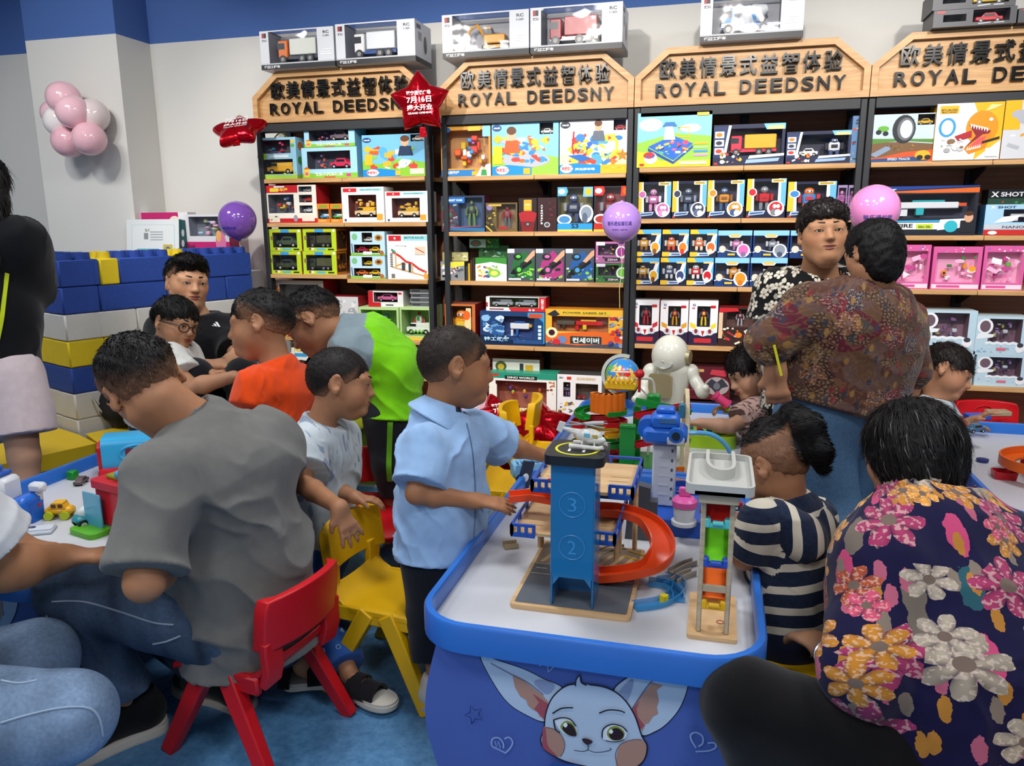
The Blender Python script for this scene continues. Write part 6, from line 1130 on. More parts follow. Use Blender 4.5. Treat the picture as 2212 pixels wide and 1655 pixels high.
# ---------------------------------------------------------------- small plastic chairs
def chair_proto(colname,col):
 m=pl(col,.38);t=thing('child_chair','x','chair',(0,0,0),group='small plastic chairs')
# seat: curved shell, front edge rolls down, back edge rises
 ys=np.linspace(-.155,.15,13);xs=np.linspace(-.14,.14,9);V=[];F=[]
 def zz(x,y):return .272-.012*math.cos(x/.14*1.5)+(.05*max(0,(-y-.10)/.055)**1.6)-(.022*max(0,(y-.10)/.05)**2)
 for th in(0,-.02):
  for y in ys:
   for x in xs:V.append((x*(1-.08*max(0,-y-.08)/.07),y,zz(x,y)+th))
 n,k=len(xs),len(ys);o=n*k
 for j in range(k-1):
  for i in range(n-1):a=j*n+i;F.append((a,a+1,a+n+1,a+n));F.append((o+a+n,o+a+n+1,o+a+1,o+a))
 for i in range(n-1):F.append((o+i,o+i+1,i+1,i));b=(k-1)*n+i;F.append((b,b+1,o+b+1,o+b))
 for j in range(k-1):a=j*n;F.append((a,a+n,o+a+n,o+a));b=a+n-1;F.append((o+b,o+b+n,b+n,b))
 q=MB();q.add(V,F);q.build('seat',m,t,bevel=.004)
 V=[];F=[];zs=np.linspace(.346,.480,7)
 for th in(0,-.022):
  for z in zs:
   for x in xs:
    u=x/.14;wz=.139-.010*max(0,(z-.448)/.032)**2;V.append((u*wz,-.140-.13*(z-.346)-.028*(1-u*u)+th+(.016*max(0,abs(u)-.8)/.2 if th==0 else 0),z+(.006*(1-u*u)if z>.475 else 0)))
 k=len(zs);o=n*k;F=[]
 for j in range(k-1):
  for i in range(n-1):a=j*n+i;F.append((a+n,a+n+1,a+1,a));F.append((o+a,o+a+1,o+a+n+1,o+a+n))
 for i in range(n-1):F.append((i,i+1,o+i+1,o+i));b=(k-1)*n+i;F.append((o+b,o+b+1,b+1,b))
 for j in range(k-1):a=j*n;F.append((o+a,o+a+n,a+n,a));b=a+n-1;F.append((b,b+n,o+b+n,o+b))
 q=MB();q.add(V,F);q.build('backrest',m,t,bevel=.004)
 for s in(-1,1):
  q=MB();q.tube([(s*.108,-.145,.25),(s*.11,-.160,.30),(s*.112,-.158,.345),(s*.112,-.160,.372)],1,prof=[(-.03,-.011),(.03,-.011),(.03,.011),(-.03,.011)],up=(0,-1,.05));q.build('back_support',m,t,bevel=.004)
  q=MB();q.box((s*.128,0,.247),(.022,.26,.05),.006);q.build('side_rail',m,t)
  for e,tp in((1,.035),(-1,-.025)):
   q=MB();q.tube([(s*.128,tp,.262),(s*.135,tp+e*.035,.20),(s*.158,e*.172,.0)],[1,1,.82],prof=[(-.024,-.018),(.024,-.018),(.024,.018),(-.024,.018)],up=(s,0,.15));q.build('leg',m,t,bevel=.004)
 return t
PROTO={c:chair_proto(c,h)for c,h in(('red','#c4121c'),('yellow','#e2b00c'))}
USED=set()
def chair(col,x,y,deg,label,z=0.):
 p=PROTO[col];o=p if col not in USED else copy_tree(p);USED.add(col)
 o.location=(x,y,z);o.rotation_euler=(0,0,math.radians(deg));o['label']=label;return o
def heading(dx,dy):return math.degrees(math.atan2(-dx,dy))
chair('red',-1.132,1.612,heading(-.985,.17),'red plastic child chair under the seated man in grey')
chair('yellow',-.875,1.968,heading(.985,-.12),'yellow plastic child chair held by the small boy in white')
chair('red',-1.22,2.50,heading(.25,-1),'red plastic child chair with its back to the lime table, behind the yellow chair')
chair('yellow',-.80,2.34,heading(1,0),'yellow plastic child chair tucked behind the boy in light blue')
chair('yellow',-1.02,3.66,heading(-1,-.15),'yellow plastic child chair seen side on, facing the shelves')
chair('yellow',-.76,3.02,heading(1,.05),'yellow plastic child chair pushed up to the robot table, nearer one')
chair('yellow',-.78,3.50,heading(1,.05),'yellow plastic child chair pushed up to the robot table, farther one')
chair('yellow',.30,1.92,heading(-1,.25),'yellow plastic child chair under the boy in the striped hoodie')
chair('yellow',.52,3.80,heading(-.9,-.45),'yellow plastic child chair behind the girl at the robot table')
chair('red',.47,3.40,heading(-1,.1),'red plastic child chair under the girl at the robot table')
chair('red',1.30,3.92,heading(.05,-1),'red plastic child chair with a round face mark at the right table')
chair('yellow',.62,2.22,heading(.9,.5),'yellow plastic child chair behind the woman in the floral shirt')
chair('red',-2.02,2.78,heading(.1,-1),'red plastic child chair at the far end of the left table')
chair('yellow',.62,1.34,heading(-1,.35),'yellow plastic child chair under the woman in the floral shirt')
q=MB();q.tube([(.05*math.cos(a),0,.05*math.sin(a))for a in np.linspace(0,6.2832,25)[:-1]],.002,6,closed=True);q.tube([(.022*math.cos(a),0,.01+.022*math.sin(a))for a in np.linspace(3.6,5.8,9)],.002,6)
for s in(-.016,.016):q.ell((s,0,.014),.004,8,6)
rc=[o for o in bpy.data.objects if o.type=='EMPTY' and 'round face mark' in o.get('label','')][0]
o=q.build('embossed_face',pl('#c4121c',.38),rc);o.location=(0,-.1805,.412);o.rotation_euler=(-.13,0,0)
# ---------------------------------------------------------------- balloons
def balloon_mat(name,col,tr=.0):return mat(name,col,.12,var=.02,coat=.5,sss=.0)
def balloon(name,label,c,r,col,squash=1.12,string=None,text=None,tilt=(0,0),group=None,tcol='#5a3a8a'):
 M=Matrix.Translation(Vector(c))@Matrix.Rotation(tilt[0],4,'X')@Matrix.Rotation(tilt[1],4,'Y')
 t=thing(name,label,'balloon',M=M,group=group)
 prof=[(0,r*squash)]+[(r*math.sin(a)*(1 if a<1.57 else(1-.10*((a-1.57)/1.57)**2)),r*math.cos(a)*(1.0 if a<1.57 else squash*1.04))for a in np.linspace(.12,3.0,22)]+[(.010,-r*squash*1.06),(.014,-r*squash*1.10),(0,-r*squash*1.105)]
 q=MB();q.lathe(prof[::-1],32);q.build('balloon_skin',balloon_mat('balloon_'+col.strip('#'),col),t,sharp=80)
 if text:
  q=MB(tcol);q2=MB(tcol)
  for s_,w,h,zc in text:put_text(q2,s_,-w/2,zc,w,h,0,tcol)
  for v,f in((q2.v,q2.f),):
   V=[]
   for a,b,_ in v:
    an=a/r;rr=math.sqrt(max(r*r-b*b,1e-6))*1.004+.0006;V.append((rr*math.sin(an),-rr*math.cos(an),b))
   q.add(V,f,tcol)
  q.build('balloon_print',PRINT,t)
 if string:
  q=MB('#d8d890');q.tube([(0,0,-r*1.2),(.006,0,-r*1.2-string*.3),(-.004,.004,-r*1.2-string*.7),(.0,0,-r*1.2-string)],.0016,5);q.build('string',PAINT,t)
 return t
PB=[(137,212,4,'#e8b9c3',0),(131,262,0,'#ece4e2',1),(158,242,9,'#ebbcc6',2),(148,305,2,'#e6b2bd',3),(193,300,7,'#e8b6c0',4),(200,250,-2,'#e2d2cf',5),(118,245,-3,'#e6bcc5',6)]
for px,py,dy,c,i in PB:
 p=PY(px,py,PYF-.13-dy*.008);balloon('party_balloon',['pink balloon at the top of the cluster on the column','white balloon at the left of the cluster on the column','front pink balloon in the middle of the cluster on the column','pink balloon at the bottom of the cluster on the column','pink balloon at the lower right of the cluster on the column','pale balloon at the back right of the cluster on the column','pink balloon at the back left of the cluster on the column'][i],tup(p),.098 if i!=6 else .08,c,1.02,tilt=(1.2,.5*(i-3)),group='balloon cluster on the column')
d=4.05;balloon('party_balloon','purple balloon with blue print standing by the block wall',tup(PY(513,475,4.02)),.108,'#7b4fae',1.02,text=[('智乐遇益智',.10,.016,-.055)],tcol='#2f3aa0',string=.1)
balloon('party_balloon','lilac balloon floating before the second shelf unit',tup(PY(1343,478,3.72)),.092,'#b48ae0',1.06,string=.30,text=[('智乐遇益智玩具',.12,.02,-.02),('益智体验馆',.08,.01,-.045)],tcol='#5a4a90')
balloon('party_balloon','pink balloon floating behind the standing people',tup(PY(1889,452,3.55)),.100,'#e78cc8',1.0,text=[('智乐遇益智',.12,.022,-.045)],tcol='#6a5aa8',string=.25)
p=PZ(855,1213,.085);balloon('party_balloon','light blue balloon lying on the floor behind the yellow chair',tup(p),.083,'#7fb6da',1.05,tilt=(1.4,.3))
FOIL=mat('red_foil','#c40a1c',.16,metal=.75,var=.05,bump=.5,bscale=22)
def foil(label,c,outline,th,M,text=None,name='foil_balloon'):
 """pillow inflated from a flat outline"""
 t=thing(name,label,'balloon',M=Matrix.Translation(Vector(c))@M);n=len(outline);V=[];F=[]
 rings=[1,.97,.9,.78,.6,.4,.2];P=np.array(outline)
 hs_=[math.sqrt(max(0,1-r_**2.2))for r_ in rings]
 for sg in(1,-1):
  b=len(V)
  for r_,hh_ in zip(rings,hs_):
   for i,p_ in enumerate(P):
    wr=.10*math.sin(i*2.9)*r_**3*(1-r_)*4;V.append((p_[0]*r_,-sg*th*(hh_*(.72+.28*min(1,np.linalg.norm(p_)/.15))+wr*.6),p_[1]*r_))
  c0=len(V);V.append((0,-sg*th*1.0,0))
  for k in range(len(rings)-1):
   for i in range(n):
    j=(i+1)%n;f=(b+k*n+i,b+k*n+j,b+(k+1)*n+j,b+(k+1)*n+i);F.append(f if sg>0 else f[::-1])
  for i in range(n):f=(b+(len(rings)-1)*n+i,b+(len(rings)-1)*n+(i+1)%n,c0);F.append(f if sg>0 else f[::-1])
 q=MB();q.add(V,F);q.build('foil_skin',FOIL,t,sharp=75)
 q=MB();q.prism([(-.02,-.17),(.02,-.17),(.014,-.12),(-.014,-.12)],-.002,.002,M=Matrix(((1,0,0,0),(0,0,-1,0),(0,1,0,0),(0,0,0,1))));q.build('foil_tail',FOIL,t)
 if text:
  q=MB('#f2e6e6');q.M=Matrix(((1,0,0,0),(0,0,-1,-th*1.02),(0,1,0,0),(0,0,0,1)))
  for s_,w,h,zc in text:put_text(q,s_,-w/2,zc,w,h,0,'#f2e6e6',offset=.03)
  q.build('foil_print',PRINT,t)
 return t
def star_out(r,q_=.52,n=5,sub=5):
 S_=star2(0,0,r,q_,n);out=[]
 for i in range(len(S_)):
  a,b=np.array(S_[i]),np.array(S_[(i+1)%len(S_)])
  for k in range(sub):out.append(tuple(a+(b-a)*k/sub))
 return[tuple(np.array(p)*(1-.06*(np.linalg.norm(p)/r)**6))for p in out]
SO=star_out(.170,.60)
TX=[('遂宁吾悦广场',.125,.022,.030),('7月16日',.125,.032,-.008),('盛大开业',.13,.030,-.045),('GRAND OPENING',.125,.010,-.062)]
foil('red foil star balloon with white opening day lettering between the signs',tup(PY(908,222,3.92)),SO,.055,Matrix.Rotation(.25,4,'Z')@Matrix.Rotation(-.06,4,'Y'),TX)
foil('red foil star balloon seen edge on at the left of the first sign',tup(PY(517,283,3.92)),SO,.055,Matrix.Rotation(.35,4,'Z')@Matrix.Rotation(-.15,4,'Y')@Matrix.Rotation(-1.0,4,'X'),TX)
foil('large red foil star balloon lying on the floor by the robot table',tup(PY(1165,928,3.86)),[(a*1.25,b*1.3)for a,b in SO],.10,Matrix.Rotation(.3,4,'Z')@Matrix.Rotation(-.9,4,'X'))
foil('red foil star balloon on the floor by the dinosaur egg box',tup(PY(1078,905,3.93)),SO,.08,Matrix.Rotation(.8,4,'Z')@Matrix.Rotation(-.8,4,'X'),TX[:2])
foil('red foil star balloon on the floor under the side-on yellow chair',tup(PZ(1125,1025,.08)),SO,.06,Matrix.Rotation(.1,4,'Z')@Matrix.Rotation(-1.2,4,'X'))
# ---------------------------------------------------------------- cloth with prints (laid out on the garment)
def nodes_of(name,rough=.9):
 m=bpy.data.materials.new(name);m.use_nodes=True;nt=m.node_tree;b=nt.nodes['Principled BSDF'];b.inputs['Roughness'].default_value=rough;b.inputs['Specular IOR Level'].default_value=.12;b.inputs['Sheen Weight'].default_value=.1
 at=nt.nodes.new('ShaderNodeAttribute');at.attribute_name='puv';MATS[name]=m
 return m,nt,b,at.outputs['Vector']
class G:
 """tiny node-graph writer"""
 def __init__(s,nt):s.nt=nt
 def n(s,t,**k):
  x=s.nt.nodes.new(t)
  for a,b in k.items():setattr(x,a,b)
  return x
 def put(s,sock,v):
  if isinstance(v,(int,float)):sock.default_value=v
  elif isinstance(v,tuple):sock.default_value=v
  else:s.nt.links.new(v,sock)
 def m(s,op,a,b=0.,c=None):
  x=s.n('ShaderNodeMath',operation=op);s.put(x.inputs[0],a);s.put(x.inputs[1],b)
  if c is not None:s.put(x.inputs[2],c)
  return x.outputs[0]
 def v(s,op,a,b=(0.,0.,0.)):
  x=s.n('ShaderNodeVectorMath',operation=op);s.put(x.inputs[0],a);s.put(x.inputs[1],b);return x.outputs[0]
 def mix(s,f,a,b):
  x=s.n('ShaderNodeMix',data_type='RGBA');s.put(x.inputs[0],f);s.put(x.inputs[6],a if not isinstance(a,str)else(*S(a),1));s.put(x.inputs[7],b if not isinstance(b,str)else(*S(b),1));return x.outputs[2]
 def noise(s,vec,sc,det=3):x=s.n('ShaderNodeTexNoise');s.put(x.inputs['Vector'],vec);x.inputs['Scale'].default_value=sc;x.inputs['Detail'].default_value=det;return x.outputs['Fac']
 def ramp(s,f,stops,const=True):
  x=s.n('ShaderNodeValToRGB');cr=x.color_ramp;cr.interpolation='CONSTANT' if const else 'LINEAR'
  while len(cr.elements)<len(stops):cr.elements.new(.5)
  for e,(p,c)in zip(cr.elements,stops):e.position=p;e.color=(*S(c),1)
  s.put(x.inputs[0],f);return x.outputs[0]
 def flowers(s,vec,sc,off,petals,cols,keep=.7,size=.46,seed=0.,depth=.5):
  p=s.v('ADD',vec,off);vo=s.n('ShaderNodeTexVoronoi',voronoi_dimensions='2D');s.put(vo.inputs['Vector'],p);vo.inputs['Scale'].default_value=sc;vo.inputs['Randomness'].default_value=.75
  d=s.v('SUBTRACT',p,vo.outputs['Position']);sx=s.n('ShaderNodeSeparateXYZ');s.put(sx.inputs[0],d);cs=s.n('ShaderNodeSeparateColor');s.put(cs.inputs[0],vo.outputs['Color'])
  an=s.m('ARCTAN2',sx.outputs[1],sx.outputs[0]);an=s.m('ADD',an,s.m('MULTIPLY',cs.outputs[0],6.28));r=s.m('MULTIPLY',s.m('SQRT',s.m('ADD',s.m('MULTIPLY',sx.outputs[0],sx.outputs[0]),s.m('MULTIPLY',sx.outputs[1],sx.outputs[1]))),sc)
  pe=s.m('ABSOLUTE',s.m('COSINE',s.m('MULTIPLY',an,petals/2)));R=s.m('MULTIPLY',s.m('ADD',s.m('MULTIPLY',s.m('POWER',pe,.6),depth),1-depth),size)
  R=s.m('MULTIPLY',R,s.m('ADD',s.m('MULTIPLY',s.noise(p,sc*5),.5),.75))
  mask=s.m('MULTIPLY',s.m('LESS_THAN',r,R),s.m('LESS_THAN',cs.outputs[1],keep))
  col=s.ramp(cs.outputs[2],cols);col=s.mix(s.m('MULTIPLY',s.m('SUBTRACT',1.,pe),.7),col,'#2a1030');st=s.m('GREATER_THAN',s.noise(p,sc*14,1),.56);col=s.mix(s.m('MULTIPLY',st,.35),col,'#e8d0c0')
  cen=s.m('LESS_THAN',r,size*.22);return mask,s.mix(cen,col,'#6a5a50')
def leaf_layer(g,vec,sc,off,cols,keep,ax=2.6):
 mp=g.n('ShaderNodeMapping');g.put(mp.inputs[0],g.v('ADD',vec,off));mp.inputs['Scale'].default_value=(sc,sc/ax,1);mp.inputs['Rotation'].default_value=(0,0,off[0]*9)
 vo=g.n('ShaderNodeTexVoronoi',voronoi_dimensions='2D');g.put(vo.inputs['Vector'],mp.outputs[0]);vo.inputs['Scale'].default_value=1;cs=g.n('ShaderNodeSeparateColor');g.put(cs.inputs[0],vo.outputs['Color'])
 mask=g.m('MULTIPLY',g.m('LESS_THAN',g.m('ADD',vo.outputs['Distance'],g.m('MULTIPLY',g.noise(vec,sc*3),.25)),.42),g.m('LESS_THAN',cs.outputs[1],keep));return mask,g.ramp(cs.outputs[2],cols)
def m_floral():
 m,nt,b,uv=nodes_of('floral_cloth',.8);g=G(nt);c=g.mix(g.noise(uv,60),'#0b0a2a','#15123c')
 for f in(lambda:leaf_layer(g,uv,17,(.31,.7,0),[(0,'#b8426a'),(.35,'#6a6056'),(.6,'#24505a'),(.75,'#8a3460')],.8),lambda:leaf_layer(g,uv,34,(.77,.1,0),[(0,'#a8566c'),(.4,'#7a6c60'),(.7,'#a8722e')],.6),lambda:g.flowers(uv,7.5,(.2,.4,0),7,[(0,'#9c345c'),(.5,'#9c907e'),(.8,'#92305c')],.66,.47,depth=.62),lambda:g.flowers(uv,10.5,(3.3,1.1,0),6,[(0,'#bc7c2a'),(.62,'#a89c8a'),(.85,'#a84e30')],.58,.44,depth=.6),lambda:g.flowers(uv,13,(7.7,5.2,0),5,[(0,'#d8963a'),(.6,'#c8506a')],.2,.4,depth=.5)):
  k,col=f();c=g.mix(k,c,col)
 nt.links.new(c,b.inputs['Base Color']);return m
def m_bw():
 m,nt,b,uv=nodes_of('black_white_floral',.8);g=G(nt);c=g.mix(0.,'#0d0d10','#0d0d10')
 for f in(lambda:leaf_layer(g,uv,40,(.3,.2,0),[(0,'#b8b4a2'),(.6,'#8f8b7c')],.75,1.5),lambda:g.flowers(uv,24,(.5,.1,0),5,[(0,'#d0ccba'),(.5,'#b9b5a4')],.85,.42,depth=.5)):
  k,col=f();c=g.mix(k,c,col)
 nt.links.new(c,b.inputs['Base Color']);return m
def m_batik():
 m,nt,b,uv=nodes_of('brown_batik',.75);g=G(nt)
 n1=g.noise(uv,5.5,2);c=g.ramp(n1,[(0,'#3a2022'),(.34,'#54342a'),(.43,'#5e4640'),(.5,'#5e4230'),(.57,'#541c28'),(.63,'#483a30'),(.7,'#2c1826')])
 vo=g.n('ShaderNodeTexVoronoi',voronoi_dimensions='2D',feature='DISTANCE_TO_EDGE');g.put(vo.inputs['Vector'],uv);vo.inputs['Scale'].default_value=85;dots=g.m('GREATER_THAN',vo.outputs[0],.22);n2=g.noise(g.v('ADD',uv,(4.,2.,0.)),7,1)
 c=g.mix(g.m('MULTIPLY',g.m('MULTIPLY',dots,g.m('GREATER_THAN',n2,.55)),.75),c,'#7c6850');c=g.mix(g.m('MULTIPLY',g.m('SUBTRACT',1.,dots),g.m('MULTIPLY',g.m('GREATER_THAN',n2,.55),.6)),c,'#2c1c18')
 for f in(lambda:g.flowers(uv,11,(1.3,6.2,0),5,[(0,'#7a4c2a'),(.35,'#6a1c28'),(.6,'#86683c'),(.8,'#24303e')],.6,.42,depth=.55),lambda:leaf_layer(g,uv,46,(.6,.35,0),[(0,'#2a3442'),(.3,'#96703a'),(.65,'#7a1f2c')],.4,1.8)):
  k,col=f();c=g.mix(g.m('MULTIPLY',k,.8),c,col)
 wv=g.m('GREATER_THAN',g.m('SINE',g.m('MULTIPLY',g.noise(uv,16,2),60.)),.55);c=g.mix(g.m('MULTIPLY',wv,.3),c,'#806040')
 nt.links.new(c,b.inputs['Base Color']);return m
def m_stripe(name,period,duty,ca,cb,noise_=.0):
 m,nt,b,uv=nodes_of(name,.9);g=G(nt);sx=g.n('ShaderNodeSeparateXYZ');g.put(sx.inputs[0],uv)
 f=g.m('FRACT',g.m('ADD',g.m('DIVIDE',sx.outputs[1],period),g.m('MULTIPLY',g.noise(uv,9,1),noise_)));k=g.m('LESS_THAN',f,duty)
 base=g.mix(g.m('MULTIPLY',g.noise(uv,130,4),.9),ca,'#2a3650' if name=='navy_stripe' else ca);c=g.mix(k,base,cb);nt.links.new(c,b.inputs['Base Color']);return m
def m_dash(name,base,dash,sc,thr):
 m,nt,b,uv=nodes_of(name,.9);g=G(nt);mp=g.n('ShaderNodeMapping');g.put(mp.inputs[0],uv);mp.inputs['Scale'].default_value=sc
 c=g.mix(g.m('GREATER_THAN',g.noise(mp.outputs[0],1,1),thr),base,dash);nt.links.new(c,b.inputs['Base Color']);return m
def uv_torso(V,J):
 """sideways and downwards lengths on the garment; sleeves run along the arm"""
 nb,pe=J['nb'],J['pe'];ax=nrm(pe-nb);la=nrm(J['shR']-J['shL']);la=nrm(la-ax*(la@ax));dp=np.cross(ax,la)
 L=V-nb;x=L@la;y=L@ax;z=L@dp;out=np.stack([x+.35*z,y+.12*z*0,np.zeros(len(V))],1)
 for sd in 'LR':
  if 'el'+sd not in J:continue
  a,e=J['sh'+sd],J['el'+sd];d=nrm(e-a);q=V-a;t=q@d;rad=np.linalg.norm(q-t[:,None]*d,axis=1);m_=(t>.04)&(rad<.085)
  side=nrm(np.cross(d,FW));out[m_]=np.stack([(q@side)+1.3,t+.013,np.zeros(len(V))],1)[m_]
 return out
def uv_wrap(V,J):
 """cloth wrapped round the body, its seam on the side turned from the viewer"""
 nb,pe=J['nb'],J['pe'];ax=nrm(pe-nb);la=nrm(J['shR']-J['shL']);la=nrm(la-ax*(la@ax));dp=np.cross(ax,la);dp=dp*np.sign(dp@(CAM-nb));L=V-(nb-dp*.06);return np.stack([np.arctan2(L@la,L@dp+.05)*.26,L@ax,0*L[:,0]],1)
# ---------------------------------------------------------------- people
SK='#bd8560';FULL=lambda x,y,z:np.ones(len(x))
HS=dict(t=.045,strands=2600,len=.06,lay=1.1,lift=.32,mess=.2)
BUZZ=dict(t=.012,plane=((.40,.25),(-.36,-.33)),strands=2600,len=.03,lift=.9,lay=.4,col='#1a130f',fade=.20,f0=-.05,rough=.004,sw=.004)
def Zp(x,y,z):return np.array(PZ(x,y,z))
# the man in grey on the red chair
DEN=lambda V,J:np.array(S('#46566c'))*(1+.35*wnoise(V*np.array((1,1,.4)),34,3)[:,None]+.25*wnoise(V,9,8)[:,None])
r,loc,R,c,J=person('person','seated man in a grey T-shirt and jeans on the red chair, seen from behind',dict(head=(312,832,1.93),nb=(425,925,1.98),shL=(345,1030,1.80),shR=(588,958,2.16),ch=(482,1035,2.0),wa=(518,1225,2.04),pe=(548,1345,2.08),hem=(552,1392,2.08),hpL=(515,1362,1.99),hpR=(600,1355,2.2),elL=(312,1258,1.70),wrL=(385,1195,2.0),elR=(520,1190,2.4),wrR=(380,1185,2.3),knL=(148,1282,1.93),anL=Zp(288,1518,.10),toL=Zp(150,1622,.03),knR=(300,1320,2.25),anR=Zp(498,1462,.085),toR=Zp(430,1480,.02)),.25,1.04,V3(-.42,-.42,.8),V3(-.64,.72,.22),skin=SK,fat=1.12,seed=3,eyes=False,hh=.0035,hair=dict(HS,t=.045,plane=((.42,.24),(-.40,-.46)),fade=.46,f0=.02,strands=6000,len=.055,whorl=(.05,-.18,.42),lift=.45,mess=.25,rough=.012,ear=True),shirt=dict(col='#6b6a66',sl=.90,o=.020,sr=1.05,w=(.148,.132,.158),d=(.12,.125,.140),folds=(.020,18),nk=1.0,ntop=.062,fax=V3(.35,1,0),fax2=V3(.7,.8,0)),pants=dict(col=DEN,mat=DENIM,name='jeans',o=.015,folds=(.013,22),fax=V3(.3,1,.2),cuff=.05,ln=1.90,pw=.80))
for P_ in([(112,1300),(180,1300),(260,1322),(330,1345),(375,1350)],[(330,1392),(360,1386),(390,1374)],[(100,1330),(150,1420),(200,1470)]):seam(r,loc,'jeans',P_,.0022,'#8a98aa')
shoe(r,loc,J['anL'],J['toL'],1.2,'#141416','#cfc7ba');shoe(r,loc,J['anR'],J['toR'],1.15,'#141416','#cfc7ba')
# person at the bottom left in white shirt and pale jeans
DEN2=lambda V,J:np.array(S('#7388a2'))*(1+.25*wnoise(V,30,5)[:,None]+.2*wnoise(V,9,7)[:,None])
r,loc,R,c,J=person('person','crouching person in a white T-shirt and pale jeans at the lower left edge',dict(head=(-330,900,1.75),nb=(-270,1040,1.75),shR=(-120,1120,1.60),shL=(-190,1060,1.95),pe=(-260,1500,1.68),hpR=(-180,1560,1.56),hpL=(-180,1480,1.78),elR=(12,1232,1.68),wrR=(128,1205,1.80),elL=(-60,1195,1.98),wrL=(25,1170,1.98),knR=(150,1545,1.60),anR=(-60,1690,1.66),knL=(75,1425,1.83),anL=(40,1660,1.90)),.25,1.12,V3(.9,-.3,.3),V3(.1,1,0),skin='#b07a54',seed=5,eyes=False,hand_r=dict(dir=V3(1,.02,.25),n=V3(.1,-1,.1),curl=.15,spread=.06,size=.185),hand_l=dict(dir=V3(1,-.25,0),n=V3(0,-1,0),curl=.7),hair=HS,shirt=dict(col='#c2c4c6',sl=.66,sr=1.1,o=.025),pants=dict(col=DEN2,mat=DENIM,name='jeans',o=.016,folds=(.013,20),fax=V3(.5,1,0),tr=1.08))
for P_ in([(2,1562),(60,1545),(130,1530),(190,1530),(214,1552),(222,1590)],[(2,1470),(40,1476),(80,1470)]):seam(r,loc,'jeans',P_,.0025,'#93a5ba')
# the small boy in white behind the yellow chair
m_dash('white_dash','#b9c2c6','#8795a8',(42,11,1),.62)
def toddler_col(V,J):return np.array(S('#2f5aa0'))*(1+.1*wnoise(V,20,2)[:,None])
r,loc,R,c,J=person('person','small boy in a white dashed shirt and blue trousers leaning on the yellow chair',dict(head=(735,828,2.46),nb=(692,922,2.48),shR=(656,968,2.38),shL=(732,950,2.60),ch=(690,985,2.49),wa=(685,1080,2.50),pe=(688,1165,2.50),hem=(688,1194,2.50),hpR=(676,1195,2.45),hpL=(704,1190,2.55),elR=(655,1046,2.28),wrR=(733,1096,2.10),elL=(725,1062,2.50),wrL=(766,1074,2.36),knR=(700,1330,2.36),knL=(664,1325,2.46),anR=Zp(752,1447,.085),toR=Zp(808,1510,.02),anL=Zp(652,1432,.085),toL=Zp(705,1470,.02)),.228,.73,V3(.96,-.12,.20),V3(.08,1,0),child=True,skin=SK,seed=7,h=.0045,half=.35,hand_r=dict(dir=V3(.42,-.9,0),n=V3(-.55,-.2,.8),size=.125,curl=.22,spread=.3,thumb=-1),hand_l=dict(dir=V3(.95,-.15,.1),n=V3(0,-1,.1),size=.115,curl=.55,spread=.12),hair=dict(BUZZ,col='#17110e'),shirt=dict(col='#b9c2c6',mat=MATS['white_dash'],uv=uv_torso,sl=.74,sr=1.15,o=.03,folds=(.010,26),w=(.155,.155,.17),d=(.11,.12,.125)),pants=dict(col=toddler_col,o=.02,tr=1.12,cuff=.05,folds=(.010,22)))
shoe(r,loc,J['anR'],J['toR'],.86,'#17171b','#cfcabd',name='sandal',open_=True);shoe(r,loc,J['anL'],J['toL'],.86,'#17171b','#cfcabd',name='sandal',open_=True)
q=MB('#a8bcd8');tp=kid(r,'trousers')
for px,py,ch_ in((718,1228,'O'),(717,1275,'B'),(697,1308,'A'),(745,1320,'O'),(692,1358,'C'),(738,1362,'A'),(729,1398,'O'),(699,1405,'A')):
 V_,F_=text_geo(ch_,.02);h_=hits(tp,loc,[(px,py)],.004)
 if h_:q.add([tuple(np.array(h_[0])+RT*(a-.3)*.020+UP*(b-.3)*.020)for a,b in V_],F_)
q.build('trouser_print',PRINT,r,kind='stuff')
# the boy in the light blue shirt
r,loc,R,c,J=person('person','boy in a light blue short-sleeved shirt and navy shorts reaching for the garage toy',dict(head=(984,792,2.2),nb=(945,902,2.2),shR=(922,975,2.09),shL=(1028,935,2.32),ch=(958,980,2.2),wa=(955,1085,2.2),pe=(950,1180,2.2),hem=(945,1205,2.2),hpR=(930,1215,2.15),hpL=(975,1205,2.27),elR=(900,1066,2.04),wrR=(1022,1082,2.10),elL=(1098,963,2.42),wrL=(1172,984,2.5),knR=(932,1330,2.17),knL=(975,1330,2.28),anR=Zp(945,1478,.085),toR=Zp(1000,1530,.02),anL=Zp(985,1440,.085),toL=Zp(1030,1470,.02)),.232,.72,V3(.95,-.10,.26),V3(.04,1,0),child=True,skin='#b27a54',seed=11,h=.0045,half=.3,hand_r=dict(dir=V3(.98,-.12,.1),n=V3(.1,-.9,.35),size=.135,curl=.28,spread=.28,thumb=1),hand_l=dict(dir=V3(1,-.3,.1),n=V3(0,-1,0),size=.13,curl=.4),hair=dict(BUZZ,col='#2a211a',fade=.28),shirt=dict(col='#93b4da',sl=.80,sr=1.08,o=.028,folds=(.017,24),w=(.165,.165,.175),d=(.12,.125,.13),ntop=.05),pants=dict(col='#11151f',pw=.8,o=.024,ln=1.62,tr=1.15,cuff=.062,name='shorts'))
